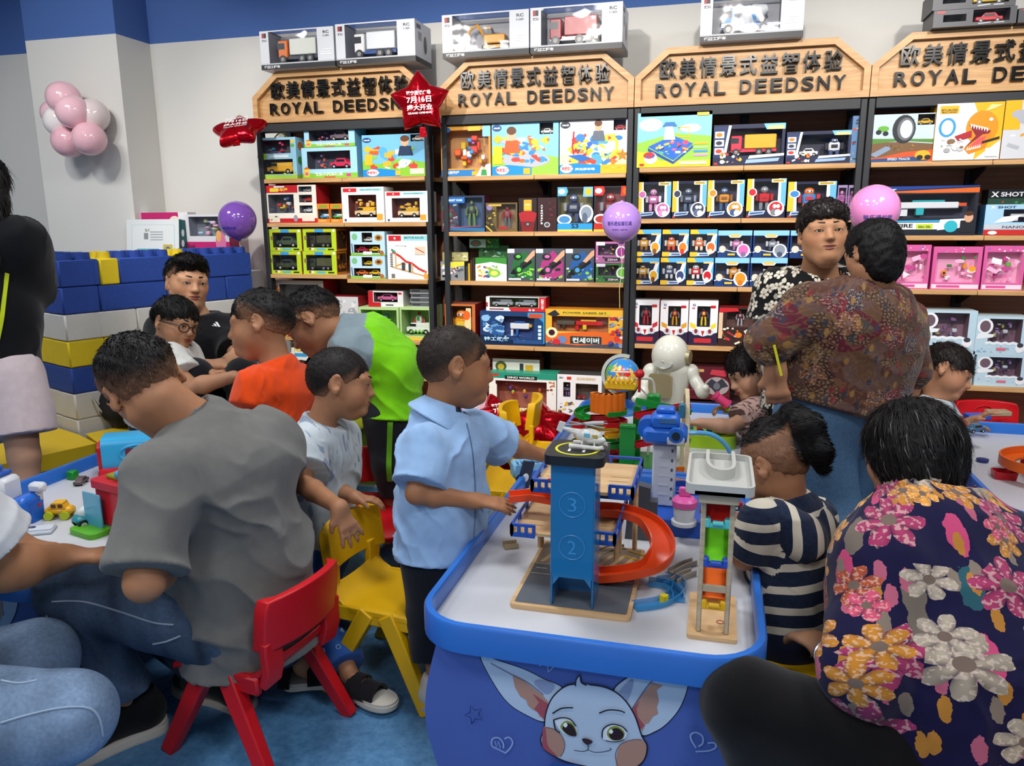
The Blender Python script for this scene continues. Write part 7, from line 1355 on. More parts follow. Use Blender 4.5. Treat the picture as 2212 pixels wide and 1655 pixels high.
def collar(root,loc,J,R,col,s=1.,gap=.35):
 nb=J['nb'];hd=J['head'];ax=nrm(hd-nb);la=nrm(J['shR']-J['shL']);la=nrm(la-ax*(la@ax));fr=nrm(np.cross(ax,-la))if np.dot(np.cross(ax,-la),R[1])>0 else nrm(np.cross(ax,la))
 q=MB(col)
 for sg in(-1,1):
  P=[]
  for t in np.linspace(0,1,8):
   a=math.pi-t*(math.pi-gap);d=fr*math.cos(a)+la*sg*math.sin(a);P.append((nb+ax*.062*s+d*.070*s,nb+ax*(.018-.040*t*t)*s+d*(.112+.022*t)*s))
  V=[];F=[]
  for a,b in P:V+=[tuple(a-loc),tuple(b-loc),tuple(b-loc-ax*.004),tuple(a-loc+nrm(a-nb)*-.004)]
  for i in range(len(P)-1):
   for k in range(4):F.append((4*i+k,4*i+(k+1)%4,4*i+4+(k+1)%4,4*i+4+k))
  F+=[(0,1,2,3),(4*len(P)-1,4*len(P)-2,4*len(P)-3,4*len(P)-4)]
  q.add(V,F)
 q.build('collar',CLOTH,root)
collar(r,loc,J,R,'#93b4da',.80)
seam(r,loc,'shirt',[(1008,915),(1018,960),(1024,1010),(1027,1080),(1024,1150),(1020,1180)],.0022,'#5a7396','placket')
shoe(r,loc,J['anR'],J['toR'],.9,'#c9c3b8','#b9b4a8');shoe(r,loc,J['anL'],J['toL'],.9,'#c9c3b8','#b9b4a8')
# the boy in orange
r,loc,R,c,J=person('person','boy in an orange T-shirt seen from behind at the lime table',dict(head=(562,702,2.66),nb=(598,792,2.68),shL=(553,838,2.58),shR=(648,826,2.78),ch=(600,850,2.68),wa=(600,930,2.68),pe=(605,1010,2.68),hem=(605,1030,2.68),elL=(536,905,2.56),wrL=(480,900,2.85),elR=(668,905,2.80),wrR=(640,905,3.0),hpL=(585,1030,2.64),hpR=(625,1030,2.74),knL=(585,1130,2.66),knR=(625,1130,2.76),anL=(585,1225,2.68),anR=(625,1225,2.78)),.232,.80,V3(-.98,-.16,-.06),V3(-.06,1,.05),child=True,skin=SK,seed=13,h=.005,half=.3,hair=dict(HS,t=.05,plane=((.42,.22),(-.38,-.28)),fade=.28,f0=.02,strands=4200,len=.05,whorl=(0,-.1,.45),lift=.4),shirt=dict(col='#dc4712',sl=.62,sr=1.1,o=.018,folds=(.012,24),fax=V3(1,.15,0)),pants=dict(col='#2a2e3a',ln=1.5))
# the boy in lime green leaning over the table
def green_col(V,J):
 col=np.tile(S('#7ccf14'),(len(V),1));d=np.linalg.norm(V-J['shL'],axis=1);ax=nrm(J['pe']-J['nb']);t=(V-J['nb'])@nrm(J['ch']-J['nb']);k=(t<.055)|((d<.115)&(t<.13));col[k]=S('#7f9096');return col
r,loc,R,c,J=person('person','boy in a bright green and grey T-shirt bending over the lime table',dict(head=(677,697,2.92),nb=(738,722,2.95),shL=(752,762,2.86),shR=(760,735,3.14),ch=(792,745,2.98),wa=(852,795,3.0),pe=(852,880,3.0),hem=(848,905,3.0),elL=(752,850,2.85),wrL=(735,915,2.95),elR=(770,830,3.2),wrR=(740,890,3.25),hpL=(838,910,2.95),hpR=(862,905,3.1),knL=(842,1000,2.98),knR=(868,1000,3.12),anL=(852,1110,3.05),anR=(875,1100,3.15)),.238,.88,V3(-.72,-.66,.05),V3(-.62,.74,.1),child=True,skin='#b5805c',seed=17,h=.0055,half=.3,hair=dict(HS,t=.06,plane=((.42,.20),(-.36,-.22)),fade=.28,f0=.0,strands=4200,len=.07,lift=.45,whorl=(0,-.15,.45)),shirt=dict(col=green_col,sl=.7,o=.02,folds=(.011,22),fax=V3(.6,.9,0)),pants=dict(col='#23272c',ln=1.6,name='shorts',tr=1.1))
seam(r,loc,'shorts',[(843,912),(842,940),(841,970),(840,1010),(842,1040)],0,'#6fbf2a','side_stripe',strip=.010)
# the man in black by the block wall
r,loc,R,c,J=person('person','man in a black T-shirt with three white bars sitting by the block wall',dict(head=(405,612,3.55),nb=(425,695,3.6),shR=(352,715,3.6),shL=(502,718,3.6),ch=(428,740,3.6),wa=(432,800,3.62),pe=(440,850,3.66),hpR=(410,855,3.62),hpL=(470,855,3.62),elL=(516,778,3.46),wrL=(474,792,3.22),elR=(360,800,3.45),wrR=(445,792,3.2),knL=(525,815,3.2),knR=(420,815,3.15),anL=(530,930,3.15),anR=(420,930,3.1)),.25,1.03,V3(.66,-.16,-.75),V3(.02,1,-.05),skin='#c89470',seed=19,h=.006,jaw=1.05,fat=1.06,half=.35,hand_l=dict(dir=V3(-.9,-.1,0),curl=.7),hand_r=dict(dir=V3(.9,0,0),curl=.7),hair=dict(HS,t=.05,plane=((.40,.30),(-.38,-.14)),fade=.14,strands=4000,len=.10,front=.44,top=(.04,.20,.41,.26,.22,.12)),shirt=dict(col='#101114',sl=.70,o=.016,folds=(.006,22)),pants=dict(col='#15161a'))
h_=hits(kid(r,'shirt'),loc,[(468,702)],.006);q=MB('#e6e6e6')
for i in range(3):q.poly([(.012*i,0),(.012*i+.009,0),(.012*i+.009-.5*(.010+.008*i)*1.1,.010+.008*i),(.012*i-.5*(.010+.008*i)*1.1,.010+.008*i)])
if h_:q.v=[tuple(np.array(h_[0])+RT*(a-.016)*1.15+UP*(b-.012)*1.0)for a,b,_ in q.v];q.build('chest_logo',PRINT,r)
q=MB('#14151a');wp=(J['wrL']*.85+J['elL']*.15)-loc;d_=nrm(J['wrL']-J['elL']);q.cyl(tuple(wp-d_*.012),tuple(wp+d_*.012),.033,n=18);q.box(tuple(wp-FW*.034),(.03,.012,.036),.003);q.build('wrist_watch',PAINT,r)
# the boy with glasses
r,loc,R,c,J=person('person','boy with dark-rimmed glasses in a white shirt sitting beside the man in black',dict(head=(379,699,3.2),nb=(358,756,3.24),shR=(366,782,3.12),shL=(398,775,3.34),ch=(352,800,3.24),wa=(340,850,3.27),pe=(335,900,3.3),hpR=(345,905,3.24),hpL=(355,900,3.36),elR=(412,838,3.06),wrR=(505,814,3.06),elL=(420,825,3.3),wrL=(450,808,3.15),knR=(460,890,3.05),knL=(470,880,3.3),anR=(470,980,3.05),anL=(480,970,3.3)),.212,.84,V3(.84,-.26,-.42),V3(.08,1,0),child=True,skin='#bd8a66',seed=23,h=.0055,half=.4,hand_r=dict(dir=V3(1,-.1,.1),size=.14,curl=.4),hand_l=dict(dir=V3(1,.1,0),size=.14,curl=1.1),hair=dict(HS,t=.06,plane=((.42,.17),(-.36,-.14)),fade=.05,strands=4000,len=.10,lift=.3),shirt=dict(col='#c9c9c2',sl=.62,o=.028,folds=(.009,26),w=(.17,.165,.17)),pants=dict(col='#1a1b20',ln=.9))
def glasses(root,loc,c,R,hs):
 r,f,u=R;P=lambda x,y,z:tuple(c+(r*x+f*y+u*z)*hs-loc);g=bpy.data.objects.new('glasses',None);link(g,root)
 for s in(-1,1):
  q=MB('#17171a');q.tube([P(.155*s+.115*math.cos(a),.445-.05*(.155+.115*math.cos(a)*s)*2*.5,.0+.085*math.sin(a))for a in np.linspace(0,6.2832,21)[:-1]],.011*hs,6,closed=True);q.tube([P(.27*s,.40,.03),P(.36*s,.22,.03),P(.38*s,.0,.02)],.010*hs,6);q.build('lens_rim',PAINT,g)
 q=MB('#17171a');q.tube([P(-.05,.44,.02),P(0,.45,.03),P(.05,.44,.02)],.009*hs,6);q.build('bridge',PAINT,g)
glasses(r,loc,c,R,.212)
# the woman at the left edge
def long_hair(B,P,hs,A):
 for x,dz in((-.3,0),(-.08,-.1),(.16,-.05),(.40,.2)):B.chain([P(x,-.38,.1),P(x*1.1,-.5,-.5),P(x*1.1,-.62,-1.1),P(x*.9,-.62,-1.75+dz)],[.23*hs,.24*hs,.2*hs,.06*hs],.1*hs,2)
r,loc,R,c,J=person('person','woman with long black hair, black top and white shorts at the left edge',dict(head=(-66,400,3.0),nb=(-55,490,3.0),shL=(-135,530,3.05),shR=(42,530,2.95),ch=(-45,560,3.0),wa=(-25,690,3.0),pe=(-20,800,3.0),hem=(-20,795,3.0),hpL=(-65,815,3.05),hpR=(25,820,2.96),elR=(50,640,3.1),wrR=(-30,700,3.3),elL=(-165,660,3.1),wrL=(-150,780,3.0),knL=(-60,1010,3.05),knR=(52,985,2.96),anL=(-60,1180,3.1),anR=(62,1170,3.0)),.25,1.05,V3(-.3,-.1,.95),V3(0,1,0),skin='#c4977a',seed=29,h=.0065,eyes=False,hair=dict(t=.05,plane=((.42,.24),(-.36,-.5)),col='#0c0908',fadefn=FULL,strands=3000,len=.35,ear=False,extra=long_hair,pull=-UP*1.2,sw=.008),shirt=dict(col='#0d0e11',sl=.95,sr=1.2,o=.03,folds=(.010,18),ntop=.08),pants=dict(col='#c9b9ba',ln=.72,name='shorts',o=.02,tr=1.12,folds=(.008,18)))
seam(r,loc,'shirt',[(14,590),(8,640),(2,690),(-8,740)],0,'#c2d022','lanyard',strip=.011)
# the two standing grown-ups at the shelves
BWm=m_bw();BAT=m_batik();FLO=m_floral()
r,loc,R,c,J=person('person','standing woman in a black and white flowered top facing the viewer',dict(head=(1778,506,2.86),nb=(1768,600,2.97),shR=(1678,628,2.95),shL=(1862,630,3.03),ch=(1768,660,2.98),wa=(1760,770,3.0),pe=(1755,860,3.0),hem=(1752,890,3.0),hpR=(1725,880,2.98),hpL=(1790,880,3.05),elR=(1650,742,2.97),wrR=(1720,800,3.05),elL=(1895,740,3.1),wrL=(1900,820,3.05),knR=(1735,1060,3.0),knL=(1795,1060,3.1),anR=Zp(1740,1215,.085),anL=Zp(1800,1205,.085)),.238,1.0,V3(-.16,-.08,-.97),V3(-.03,1,0),skin='#bd8a66',seed=31,h=.006,half=.3,jaw=1.06,neck=1.05,lip='#8a4a42',hair=dict(t=.06,plane=((.40,.26),(-.36,-.25)),col='#17110f',fadefn=FULL,strands=4200,len=.09,lift=.08,grey=.14,mess=.2,front=.45,rough=.015,top=(-.02,.04,.31,.31,.35,.17),brow='#4a3a32'),shirt=dict(col='#101010',mat=BWm,uv=uv_wrap,sl=.60,o=.022,w=(.18,.175,.185),d=(.125,.13,.14),nk=1.35,ntop=.02,name='blouse'),pants=dict(col='#1a1a1e',ln=1.95))
r,loc,R,c,J=person('person','standing grown-up in a brown patterned shirt and blue jeans, back to the viewer',dict(head=(1884,551,2.6),nb=(1880,650,2.64),shL=(1748,672,2.58),shR=(1944,700,2.76),ch=(1855,710,2.66),wa=(1825,800,2.70),pe=(1800,880,2.74),hem=(1803,868,2.72),hpL=(1758,905,2.68),hpR=(1850,905,2.84),elL=(1666,738,2.52),wrL=(1676,800,2.52),elR=(1962,800,2.84),wrR=(1960,890,2.84),knL=(1790,1090,2.74),knR=(1812,1085,2.9),anL=Zp(1828,1268,.095),toL=Zp(1800,1300,.02),anR=Zp(1800,1225,.095),toR=Zp(1770,1250,.02)),.214,1.05,V3(-.30,-.25,.92),V3(.02,1,.12),skin='#b88462',seed=37,h=.006,eyes=False,fat=1.14,hand_l=dict(dir=V3(.1,-1,.05),n=V3(.4,0,.9),curl=1.3,size=.17),hair=dict(t=.06,plane=((.42,.24),(-.42,-.52)),col='#0a0808',fadefn=FULL,strands=5200,len=.06,lift=.08,whorl=(.08,-.22,.4),rough=.012,top=(0,-.18,-.06,.345,.33,.50)),shirt=dict(col='#5a4030',mat=BAT,uv=uv_wrap,sl=1.12,o=.022,sr=1.1,w=(.185,.185,.20),d=(.13,.14,.15),folds=(.009,18),ntop=.05),pants=dict(col=lambda V,J:np.array(S('#5d80a2'))*(1+.15*wnoise(V,9,5)[:,None]),mat=DENIM,name='jeans',tr=1.22,cuff=.07,o=.02,ln=1.97,folds=(.009,14),fax=V3(1,.2,0)))
shoe(r,loc,J['anL'],J['toL'],1.1,'#3a1a18','#2a1614');shoe(r,loc,J['anR'],J['toR'],1.1,'#3a1a18','#2a1614')
q=MB('#c9c41e');q.cyl(tuple(PD(1672,745,2.44)),tuple(PD(1688,812,2.44)),.0045,n=8);tag(q.build('drinking_straw',PAINT),'thin yellow stick held behind the back in a fist','stick')
# the boy with the topknot
HOOD=m_stripe('navy_stripe',.056,.36,'#0e1424','#c9c1ae',.25)
def pony(B,P,hs,A):
 B.chain([P(0,.30,.36),P(0,.05,.47),P(0,-.22,.42),P(.0,-.42,.22)],[.06*hs,.12*hs,.16*hs,.14*hs],.08*hs,2)
 B.chain([P(0,-.22,.46),P(.0,-.40,.50),P(0,-.56,.34),P(0,-.60,.02),P(0,-.58,-.18)],[.12*hs,.17*hs,.19*hs,.16*hs,.07*hs],.06*hs,2)
def ponyfade(x,y,z):return np.clip(np.maximum((z+.62*np.minimum(y,0)*-1*0-.27+.30*np.minimum(0,y+.05))/.06,np.clip((-.40-y)/.05,0,1)),0,1)*.999+.18*(1-np.clip((z-.27)/.06,0,1))
r,loc,R,c,J=person('person','boy with a shaved side and topknot in a navy and cream striped hoodie',dict(head=(1672,1004,2.0),nb=(1705,1098,2.0),shL=(1645,1128,1.90),shR=(1762,1118,2.13),ch=(1705,1150,2.0),wa=(1706,1260,2.02),pe=(1712,1370,2.03),hem=(1712,1385,2.03),hpL=(1690,1385,1.98),hpR=(1735,1375,2.10),elL=(1608,1205,1.95),wrL=(1560,1130,2.12),elR=(1700,1190,2.25),wrR=(1610,1130,2.3),knL=(1600,1400,2.1),knR=(1640,1380,2.25),anL=(1610,1560,2.1),anR=(1650,1540,2.3)),.208,.74,V3(-.64,-.30,.72),V3(-.10,1,.1),child=True,skin='#b07c5a',seed=41,h=.005,half=.3,eyes=True,hair=dict(t=.012,plane=((.40,.22),(-.36,-.22)),col='#0e0a09',fadefn=ponyfade,strands=4500,len=.12,lift=.12,mess=.12,lay=1.1,whorl=(0,.5,.35),extra=pony,rough=.006),shirt=dict(col='#101828',mat=HOOD,uv=uv_torso,sl=.85,o=.014,sr=.95,w=(.165,.165,.165),d=(.12,.125,.12),folds=(.007,24),ntop=.05),pants=dict(col='#141a30',ln=1.4,name='shorts'))
B=Body(.005);P0=lambda x,y,d:PD(x,y,d)
B.chain([P0(1660,1098,1.95),P0(1690,1130,1.90),P0(1730,1165,1.90),P0(1762,1140,1.98),P0(1768,1095,2.06)],[.022,.045,.05,.045,.024],.04)
V,F=B.mesh();V=folds(relax(V,F,1),vnormals(V,F),.005,30,5);mesh_np('hood',V-loc,F,HOOD,r,attrs={'puv':np.stack([(V-loc)@UP,(V-loc)@RT*.9,0*V[:,0]],1)})
# the woman in the floral shirt
DW=1.72
r,loc,R,c,J=person('person','seated woman in a dark floral blouse and black trousers at lower right, from behind',dict(head=(1962,988,1.82),nb=(2015,1122,1.76),shL=(1902,1240,1.60),shR=(2172,1195,1.90),ch=(2035,1238,1.74),wa=(2065,1440,1.66),pe=(2085,1640,1.62),hem=(2088,1680,1.62),hpL=(1990,1670,1.52),hpR=(2130,1660,1.75),elL=(1862,1450,1.50),wrL=(1796,1420,1.66),elR=(2210,1420,1.95),wrR=(2100,1420,2.1),knL=(1615,1520,1.55),knR=(1830,1500,1.9),anL=(1690,1760,1.62),anR=(1850,1720,1.95)),.236,1.06,V3(-.30,-.30,.9),V3(.0,.93,.3),skin='#b88866',seed=43,h=.006,eyes=False,fat=1.16,hh=.0035,hand_l=dict(dir=V3(-.25,.25,.9),curl=.8,size=.165),hair=dict(t=.08,plane=((.44,.20),(-.40,-.42)),col='#0b0908',fadefn=FULL,strands=9000,len=.20,lift=.08,lay=1.3,mess=.12,whorl=(-.02,-.12,.50),grey=.06,rough=.012,ear=True,sw=.005,top=(0,-.14,.0,.43,.43,.54)),shirt=dict(col='#101030',mat=FLO,uv=uv_wrap,sl=1.05,o=.030,sr=1.15,w=(.20,.21,.225),d=(.14,.17,.18),folds=(.017,15),ntop=.035,nk=1.0,name='blouse'),pants=dict(col='#0b0b0d',o=.018,tr=1.08,folds=(.006,16)))
collar(r,loc,J,R,'#6a4a50',1.05,.6)
q=MB('#b9b4ac');wp=J['wrL']-loc;d_=nrm(J['wrL']-J['elL']);x_,y_,z_=frame(d_);q.tube([tuple(Vector(wp)+x_*.036*math.cos(a)+y_*.036*math.sin(a))for a in np.linspace(0,6.2832,25)[:-1]],.004,8,closed=True);q.build('bracelet',mat('silver','#c9c6c0',.25,metal=1.),r)
# the girl by the robot
m_dash('pink_wave','#b99a90','#5f4440',(60,130,1),.56)
def bun(B,P,hs,A):B.ell(P(.22,-.32,.26),np.array((.12,.12,.12))*hs,A,.03*hs,2)
r,loc,R,c,J=person('person','small girl in a pinkish wavy top holding a toy hammer at the robot table',dict(head=(1622,803,3.22),nb=(1652,866,3.25),shL=(1632,892,3.16),shR=(1668,880,3.36),ch=(1652,900,3.26),wa=(1656,945,3.28),pe=(1660,1000,3.3),hpL=(1650,1005,3.26),hpR=(1670,1005,3.36),elL=(1578,922,3.12),wrL=(1515,914,3.14),elR=(1612,915,3.38),wrR=(1582,888,3.34),knL=(1600,1010,3.22),knR=(1620,1005,3.35),anL=(1605,1080,3.25),anR=(1625,1075,3.38)),.222,.70,V3(-.82,-.45,-.1),V3(-.32,.92,.05),child=True,skin='#c99a7c',seed=47,h=.005,half=.2,hand_r=dict(dir=V3(-.8,.2,0),size=.12,curl=1.2),hand_l=dict(dir=V3(-1,0,0),size=.12,curl=.4),hair=dict(t=.045,plane=((.42,.12),(-.38,-.28)),col='#120d0b',fade=.03,strands=3600,len=.16,lift=.2,lay=1.1,whorl=(.15,-.2,.3),extra=bun),shirt=dict(col='#b99a90',mat=MATS['pink_wave'],uv=uv_torso,sl=.62,o=.022,sr=1.2),pants=dict(col='#7a5a5a',ln=.9))
# the girl at the right table
r,loc,R,c,J=person('person','small girl in a white top bending over the right-hand table',dict(head=(2044,802,3.2),nb=(2020,872,3.22),shR=(2005,900,3.10),shL=(2035,890,3.34),ch=(2000,920,3.24),wa=(1990,985,3.26),pe=(1985,1050,3.28),hpR=(1980,1050,3.22),hpL=(1995,1050,3.35),elR=(2030,955,3.06),wrR=(2082,922,3.06),elL=(2060,930,3.3),wrL=(2100,910,3.25),knR=(2030,1070,3.2),knL=(2040,1060,3.3),anR=(2030,1150,3.2),anL=(2040,1140,3.3)),.222,.70,V3(.75,-.46,-.48),V3(.28,.95,0),child=True,skin='#bc8868',seed=53,h=.005,half=.2,hand_r=dict(dir=V3(1,0,.1),size=.12,curl=.4),hair=dict(t=.04,plane=((.42,.16),(-.38,-.20)),col='#1a1310',fade=.08,strands=3400,len=.14,lift=.15,lay=1.1,whorl=(-.1,-.3,.3)),shirt=dict(col='#b9c6cc',sl=.6,o=.02),pants=dict(col='#8a8f9a',ln=.9))
q=MB('#a82a2c');wp=J['wrR']-loc;x_,y_,z_=frame(nrm(J['wrR']-J['elR']));q.tube([tuple(Vector(wp)+x_*.025*math.cos(a)+y_*.025*math.sin(a))for a in np.linspace(0,6.2832,21)[:-1]],.004,6,closed=True);q.build('bracelet',PAINT,r)
# ---------------------------------------------------------------- toys on the tables
TZ=.4402
def xy(px,py,z=TZ):p=PZ(px,py,z);return float(p[0]),float(p[1])
def clear(col,a=.55):return mat('clear_plastic_'+col.strip('#'),col,.12,alpha=a,var=.03,coat=.3)
FLAT=Matrix.Identity(4)
# parking garage
gx0,gx1,gy0,gy1=-.445,-.155,1.640,2.03
t=thing('toy_garage','wooden toy parking garage with a blue lift tower and orange ramp','toy garage',(gx0,gy0,TZ));GW,GD=gx1-gx0,gy1-gy0
q=MB();q.prism(rrect(0,0,GW,GD,.012),0,.012);base=q.build('base_board',PLY,t)
q=MB();q.C('#5a5f66');q.poly(rrect(.010,.012,GW-.010,.165,.006),.0125,'#5f656c');q.poly(rrect(.010,.165,GW-.010,.24,.002),.0126,'#565b62');q.poly(rrect(.010,.24,GW-.010,GD-.012,.004),.0125,'#8a7a66')
for i in range(5):q.poly([(.02+.055*i,.205),(.05+.055*i,.205),(.05+.055*i,.208),(.02+.055*i,.208)],.013,'#d8d4c8')
for y in(.172,.232):q.poly([(.012,y),(GW-.012,y),(GW-.012,y+.003),(.012,y+.003)],.013,'#cfc9b8')
for i in range(9):q.poly([(.02+.03*i,.245),(.032+.03*i,.245),(.062+.03*i,.33),(.05+.03*i,.33)],.013,'#c4a77c')
q.build('road_print',PRINT,base,kind='stuff')
tw=clear('#1f78b4',.80);tx0,tx1,ty0,ty1=.100,.198,.018,.105;TH=.355
q=MB()
for x in(tx0,tx1):q.box((x,(ty0+ty1)/2,TH/2+.012),(.006,ty1-ty0,TH),.002)
q.box(((tx0+tx1)/2,ty0,.012+.075+(TH-.075)/2),(tx1-tx0,.005,TH-.075));q.box(((tx0+tx1)/2,ty1,.012+TH/2),(tx1-tx0,.005,TH))
for s,x in((1,tx0+.003),(-1,tx1-.003)):q.prism([(x,.087),(x+s*.016,.087),(x,.065)],-.0025,.0025,M=Matrix(((1,0,0,0),(0,0,-1,ty0),(0,1,0,0),(0,0,0,1))))
tower=q.build('lift_tower',tw,t)
for zz,s_ in((.270,'3'),(.165,'2')):
 cxm=(tx0+tx1)/2;q=MB();q.tube([(cxm+.030*math.cos(a),ty0-.003,zz+.030*math.sin(a))for a in np.linspace(0,6.2832,33)[:-1]],.0016,6,closed=True);q.build('embossed_ring',pl('#2f86c2',.3),tower)
 q=MB();put_text(q,s_,cxm-.010,zz-.017,.020,.034,.0036,None,Matrix(((1,0,0,0),(0,0,-1,ty0),(0,1,0,0),(0,0,0,1))),offset=0);q.build('embossed_number',pl('#3a90cc',.3),tower)
pad=MB();pad.prism(rrect(tx0-.018,ty0-.018,tx1+.022,ty1+.035,.02),TH+.012,TH+.034);pd=pad.build('helipad',pl('#1b1c1f',.35),t,bevel=.003)
q=MB('#d8d62a');cxm,cym=(tx0+tx1)/2+.002,(ty0+ty1)/2+.008;q.tube([(cxm+.050*math.cos(a),cym+.050*math.sin(a),TH+.0345)for a in np.linspace(0,6.2832,41)[:-1]],1,closed=True,prof=[(-.003,-.0004),(.003,-.0004),(.003,.0004),(-.003,.0004)],up=(0,0,1))
for a,b,c_,d_ in((-.020,-.025,.006,.05),(.014,-.025,.006,.05),(-.018,-.003,.034,.006)):q.poly([(cxm+a,cym+b),(cxm+a+c_,cym+b),(cxm+a+c_,cym+b+d_),(cxm+a,cym+b+d_)],TH+.0346,'#e6e6e2')
q.build('helipad_print',PRINT,pd,kind='stuff')
def deck(nm,x0,x1,y0,y1,z,notch=None):
 q=MB();q.box(((x0+x1)/2,(y0+y1)/2,z),(x1-x0,y1-y0,.009),.001);d_=q.build('deck',PLY,t)
 q=MB('#7a6a5a')
 for i in range(3):q.poly([(x0+.02,y0+.05+i*.035),(x0+.07,y0+.05+i*.035),(x0+.07,y0+.052+i*.035),(x0+.02,y0+.052+i*.035)],z+.0050);q.poly([(x1-.02,y0+.05+i*.035),(x1-.07,y0+.05+i*.035),(x1-.07,y0+.052+i*.035),(x1-.02,y0+.052+i*.035)][::-1],z+.0050)
 q.build('bay_print',PRINT,d_,kind='stuff')
 rail=mat('rail_blue','#1d4fae',.35)
 for(a,b,c_,e)in((x0,y0,x0,y1),(x1,y0,x1,y1),(x0,y1,x1,y1),(x0,y0,x0+(x1-x0)*.22,y0),(x0+(x1-x0)*.78,y0,x1,y0)):
  q=MB();dx,dy=c_-a,e-b;L=math.hypot(dx,dy)
  q.box(((a+c_)/2,(b+e)/2,z-.004),(abs(dx)+.006,abs(dy)+.006,.012),.001);q.box(((a+c_)/2,(b+e)/2,z+.022),(abs(dx)+.006,abs(dy)+.006,.008),.001)
  for k in(0,.33,.66,1):q.box((a+dx*k,b+dy*k,z+.009),(.008,.008,.026))
  q.build('deck_rail',rail,d_)
deck('two',-.025,.235,.125,.375,.140);deck('three',.02,.272,.16,.40,.250)
for x,y in((.0,.34),(.22,.30),(.0,.36),(.22,.36)):
 q=MB();q.cyl((x,y,.012),(x,y,.136),.007,n=10);q.build('deck_post',PLY,t)
for x,y in((.06,.385),(.26,.385)):
 q=MB();q.cyl((x,y,.0),(x,y,.246),.007,n=10);q.build('deck_post',PLY,t)
ORG=pl('#e2491a',.32)
def trough(mb,path,w,hgt,th=.004,**k):mb.tube(path,1,prof=[(-w/2,0),(-w/2,hgt),(-w/2+th,hgt),(-w/2+th,th),(w/2-th,th),(w/2-th,hgt),(w/2,hgt),(w/2,0)],up=(0,0,1),**k)
R0=[PZ(1295,1108,TZ+.155),PZ(1345,1112,TZ+.150),PZ(1395,1130,TZ+.135),PZ(1425,1165,TZ+.11),PZ(1430,1200,TZ+.085),PZ(1405,1230,TZ+.06),PZ(1350,1245,TZ+.035),PZ(1290,1250,TZ+.016)]
rp=smooth2([tup(p)for p in R0],5);q=MB();trough(q,[(a-gx0,b-gy0,c_-TZ)for a,b,c_ in rp],.062,.020);q.build('ramp',ORG,t)
q=MB();rp=[tup(PZ(1200,1085,TZ+.19)),tup(PZ(1150,1076,TZ+.19)),tup(PZ(1100,1080,TZ+.185))];trough(q,[(a-gx0,b-gy0,c_-TZ)for a,b,c_ in rp],.05,.018);q.build('chute',ORG,t)
q=MB('#c4202c');q.box((.10,.20,.29),(.028,.03,.05),.003);q.cyl((.10,.17,.275),(.06,.16,.275),.004,n=8);q.build('pump',pl('#c4202c',.35),t)
# helicopter on the pad
hz=TZ+TH+.0355;hx,hy=gx0+cxm+.012,gy0+cym+.01
t=thing('toy_helicopter','white toy helicopter standing on the helipad','toy helicopter',(hx,hy,hz),-.15);HWm=pl('#d9d8d2',.3)
q=MB();q.M=Matrix.Translation((.012,0,.026));q.ell((.0,0,.004),(.034,.015,.017),16,10);q.ell((.012,0,-.004),(.03,.014,.012),14,8);q.tube([(-.02,0,.008),(-.045,0,.012),(-.062,0,.016)],[.010,.006,.004],8);q.build('fuselage',HWm,t)
q=MB();q.prism([(-.055,.03),(-.045,.055),(-.06,.058),(-.068,.036)],-.002,.002,M=Matrix(((1,0,0,0),(0,0,-1,0),(0,1,0,0),(0,0,0,1))));q.build('tail_fin',HWm,t)
q=MB('#5aa0c4');q.box((.012,-.0135,.034),(.014,.004,.010),.001,'#6fb4d0');q.box((.030,-.0115,.032),(.014,.004,.009),.001,'#b9a04a');q.build('window',PAINT,t)
q=MB();q.cyl((.006,0,.044),(.006,0,.056),.003,n=8);q.box((.006,0,.056),(.10,.006,.002),0,None,Matrix.Rotation(.5,4,'Z'));q.box((.006,0,.056),(.10,.006,.002),0,None,Matrix.Rotation(-.3,4,'Z'));q.build('rotor',pl('#7d8a8c',.4),t)
for s in(-1,1):q=MB();q.tube([(-.03,s*.016,.006),(.04,s*.016,.006),(.052,s*.016,.009)],.005,8);q.cyl((0,s*.016,.008),(0,s*.008,.022),.002,n=6);q.cyl((.03,s*.016,.008),(.03,s*.008,.022),.002,n=6);q.build('skid',HWm,t)
# wooden ramp tower
wx0,wx1,wy0,wy1=-.014,.070,1.615,1.80
t=thing('toy_ramp_tower','wooden car ramp tower with a grey tray and coloured slides','toy ramp',(wx0,wy0,TZ));WW,WD=wx1-wx0,wy1-wy0
q=MB();q.prism(rrect(-.012,-.012,WW+.012,WD+.012,.006),0,.010);q.build('base_board',PLY,t)
q=MB('#a03a2a');q.tube([(.06+.008*math.cos(a),.06+.008*math.sin(a),.0105)for a in np.linspace(0,6.28,17)[:-1]],.001,4,closed=True);q.build('burnt_stamp',PAINT,t)
GREYW=wood('weathered_birch','#a89a80','#c6b89c')
for x in(.012,WW-.012):
 for y in(.012,WD-.03):q=MB();q.box((x,y,.01+.165),(.011,.014,.33),.002);q.build('post',GREYW,t)
TR=pl('#b9b9b2',.4);z0=.345
q=MB();q.prism(rrect(-.028,-.03,WW+.030,WD+.025,.02),z0,z0+.008);V,F=ring(rrect(-.028,-.03,WW+.030,WD+.025,.02,4),[(0,0),(0,.022),(-.006,.022),(-.006,0)],z0);q.add(V,F)
q.tube(smooth2([(.015,WD+.015,z0+.02),(.017,WD*.55,z0+.02),(.035,WD*.32,z0+.02),(.058,WD*.32,z0+.02),(.072,WD*.5,z0+.02),(.072,WD+.015,z0+.02)],5),1,prof=[(-.004,-.015),(.004,-.015),(.004,.012),(-.004,.012)],up=(0,0,1));q.build('top_tray',TR,t)
q=MB();q.box((WW/2,-.004,z0-.012),(WW,.03,.023),.002);q.build('cross_bar',GREYW,t)
q=MB();q.box((WW/2,.012,.115),(WW-.02,.008,.014));q.build('cross_bar',GREYW,t)
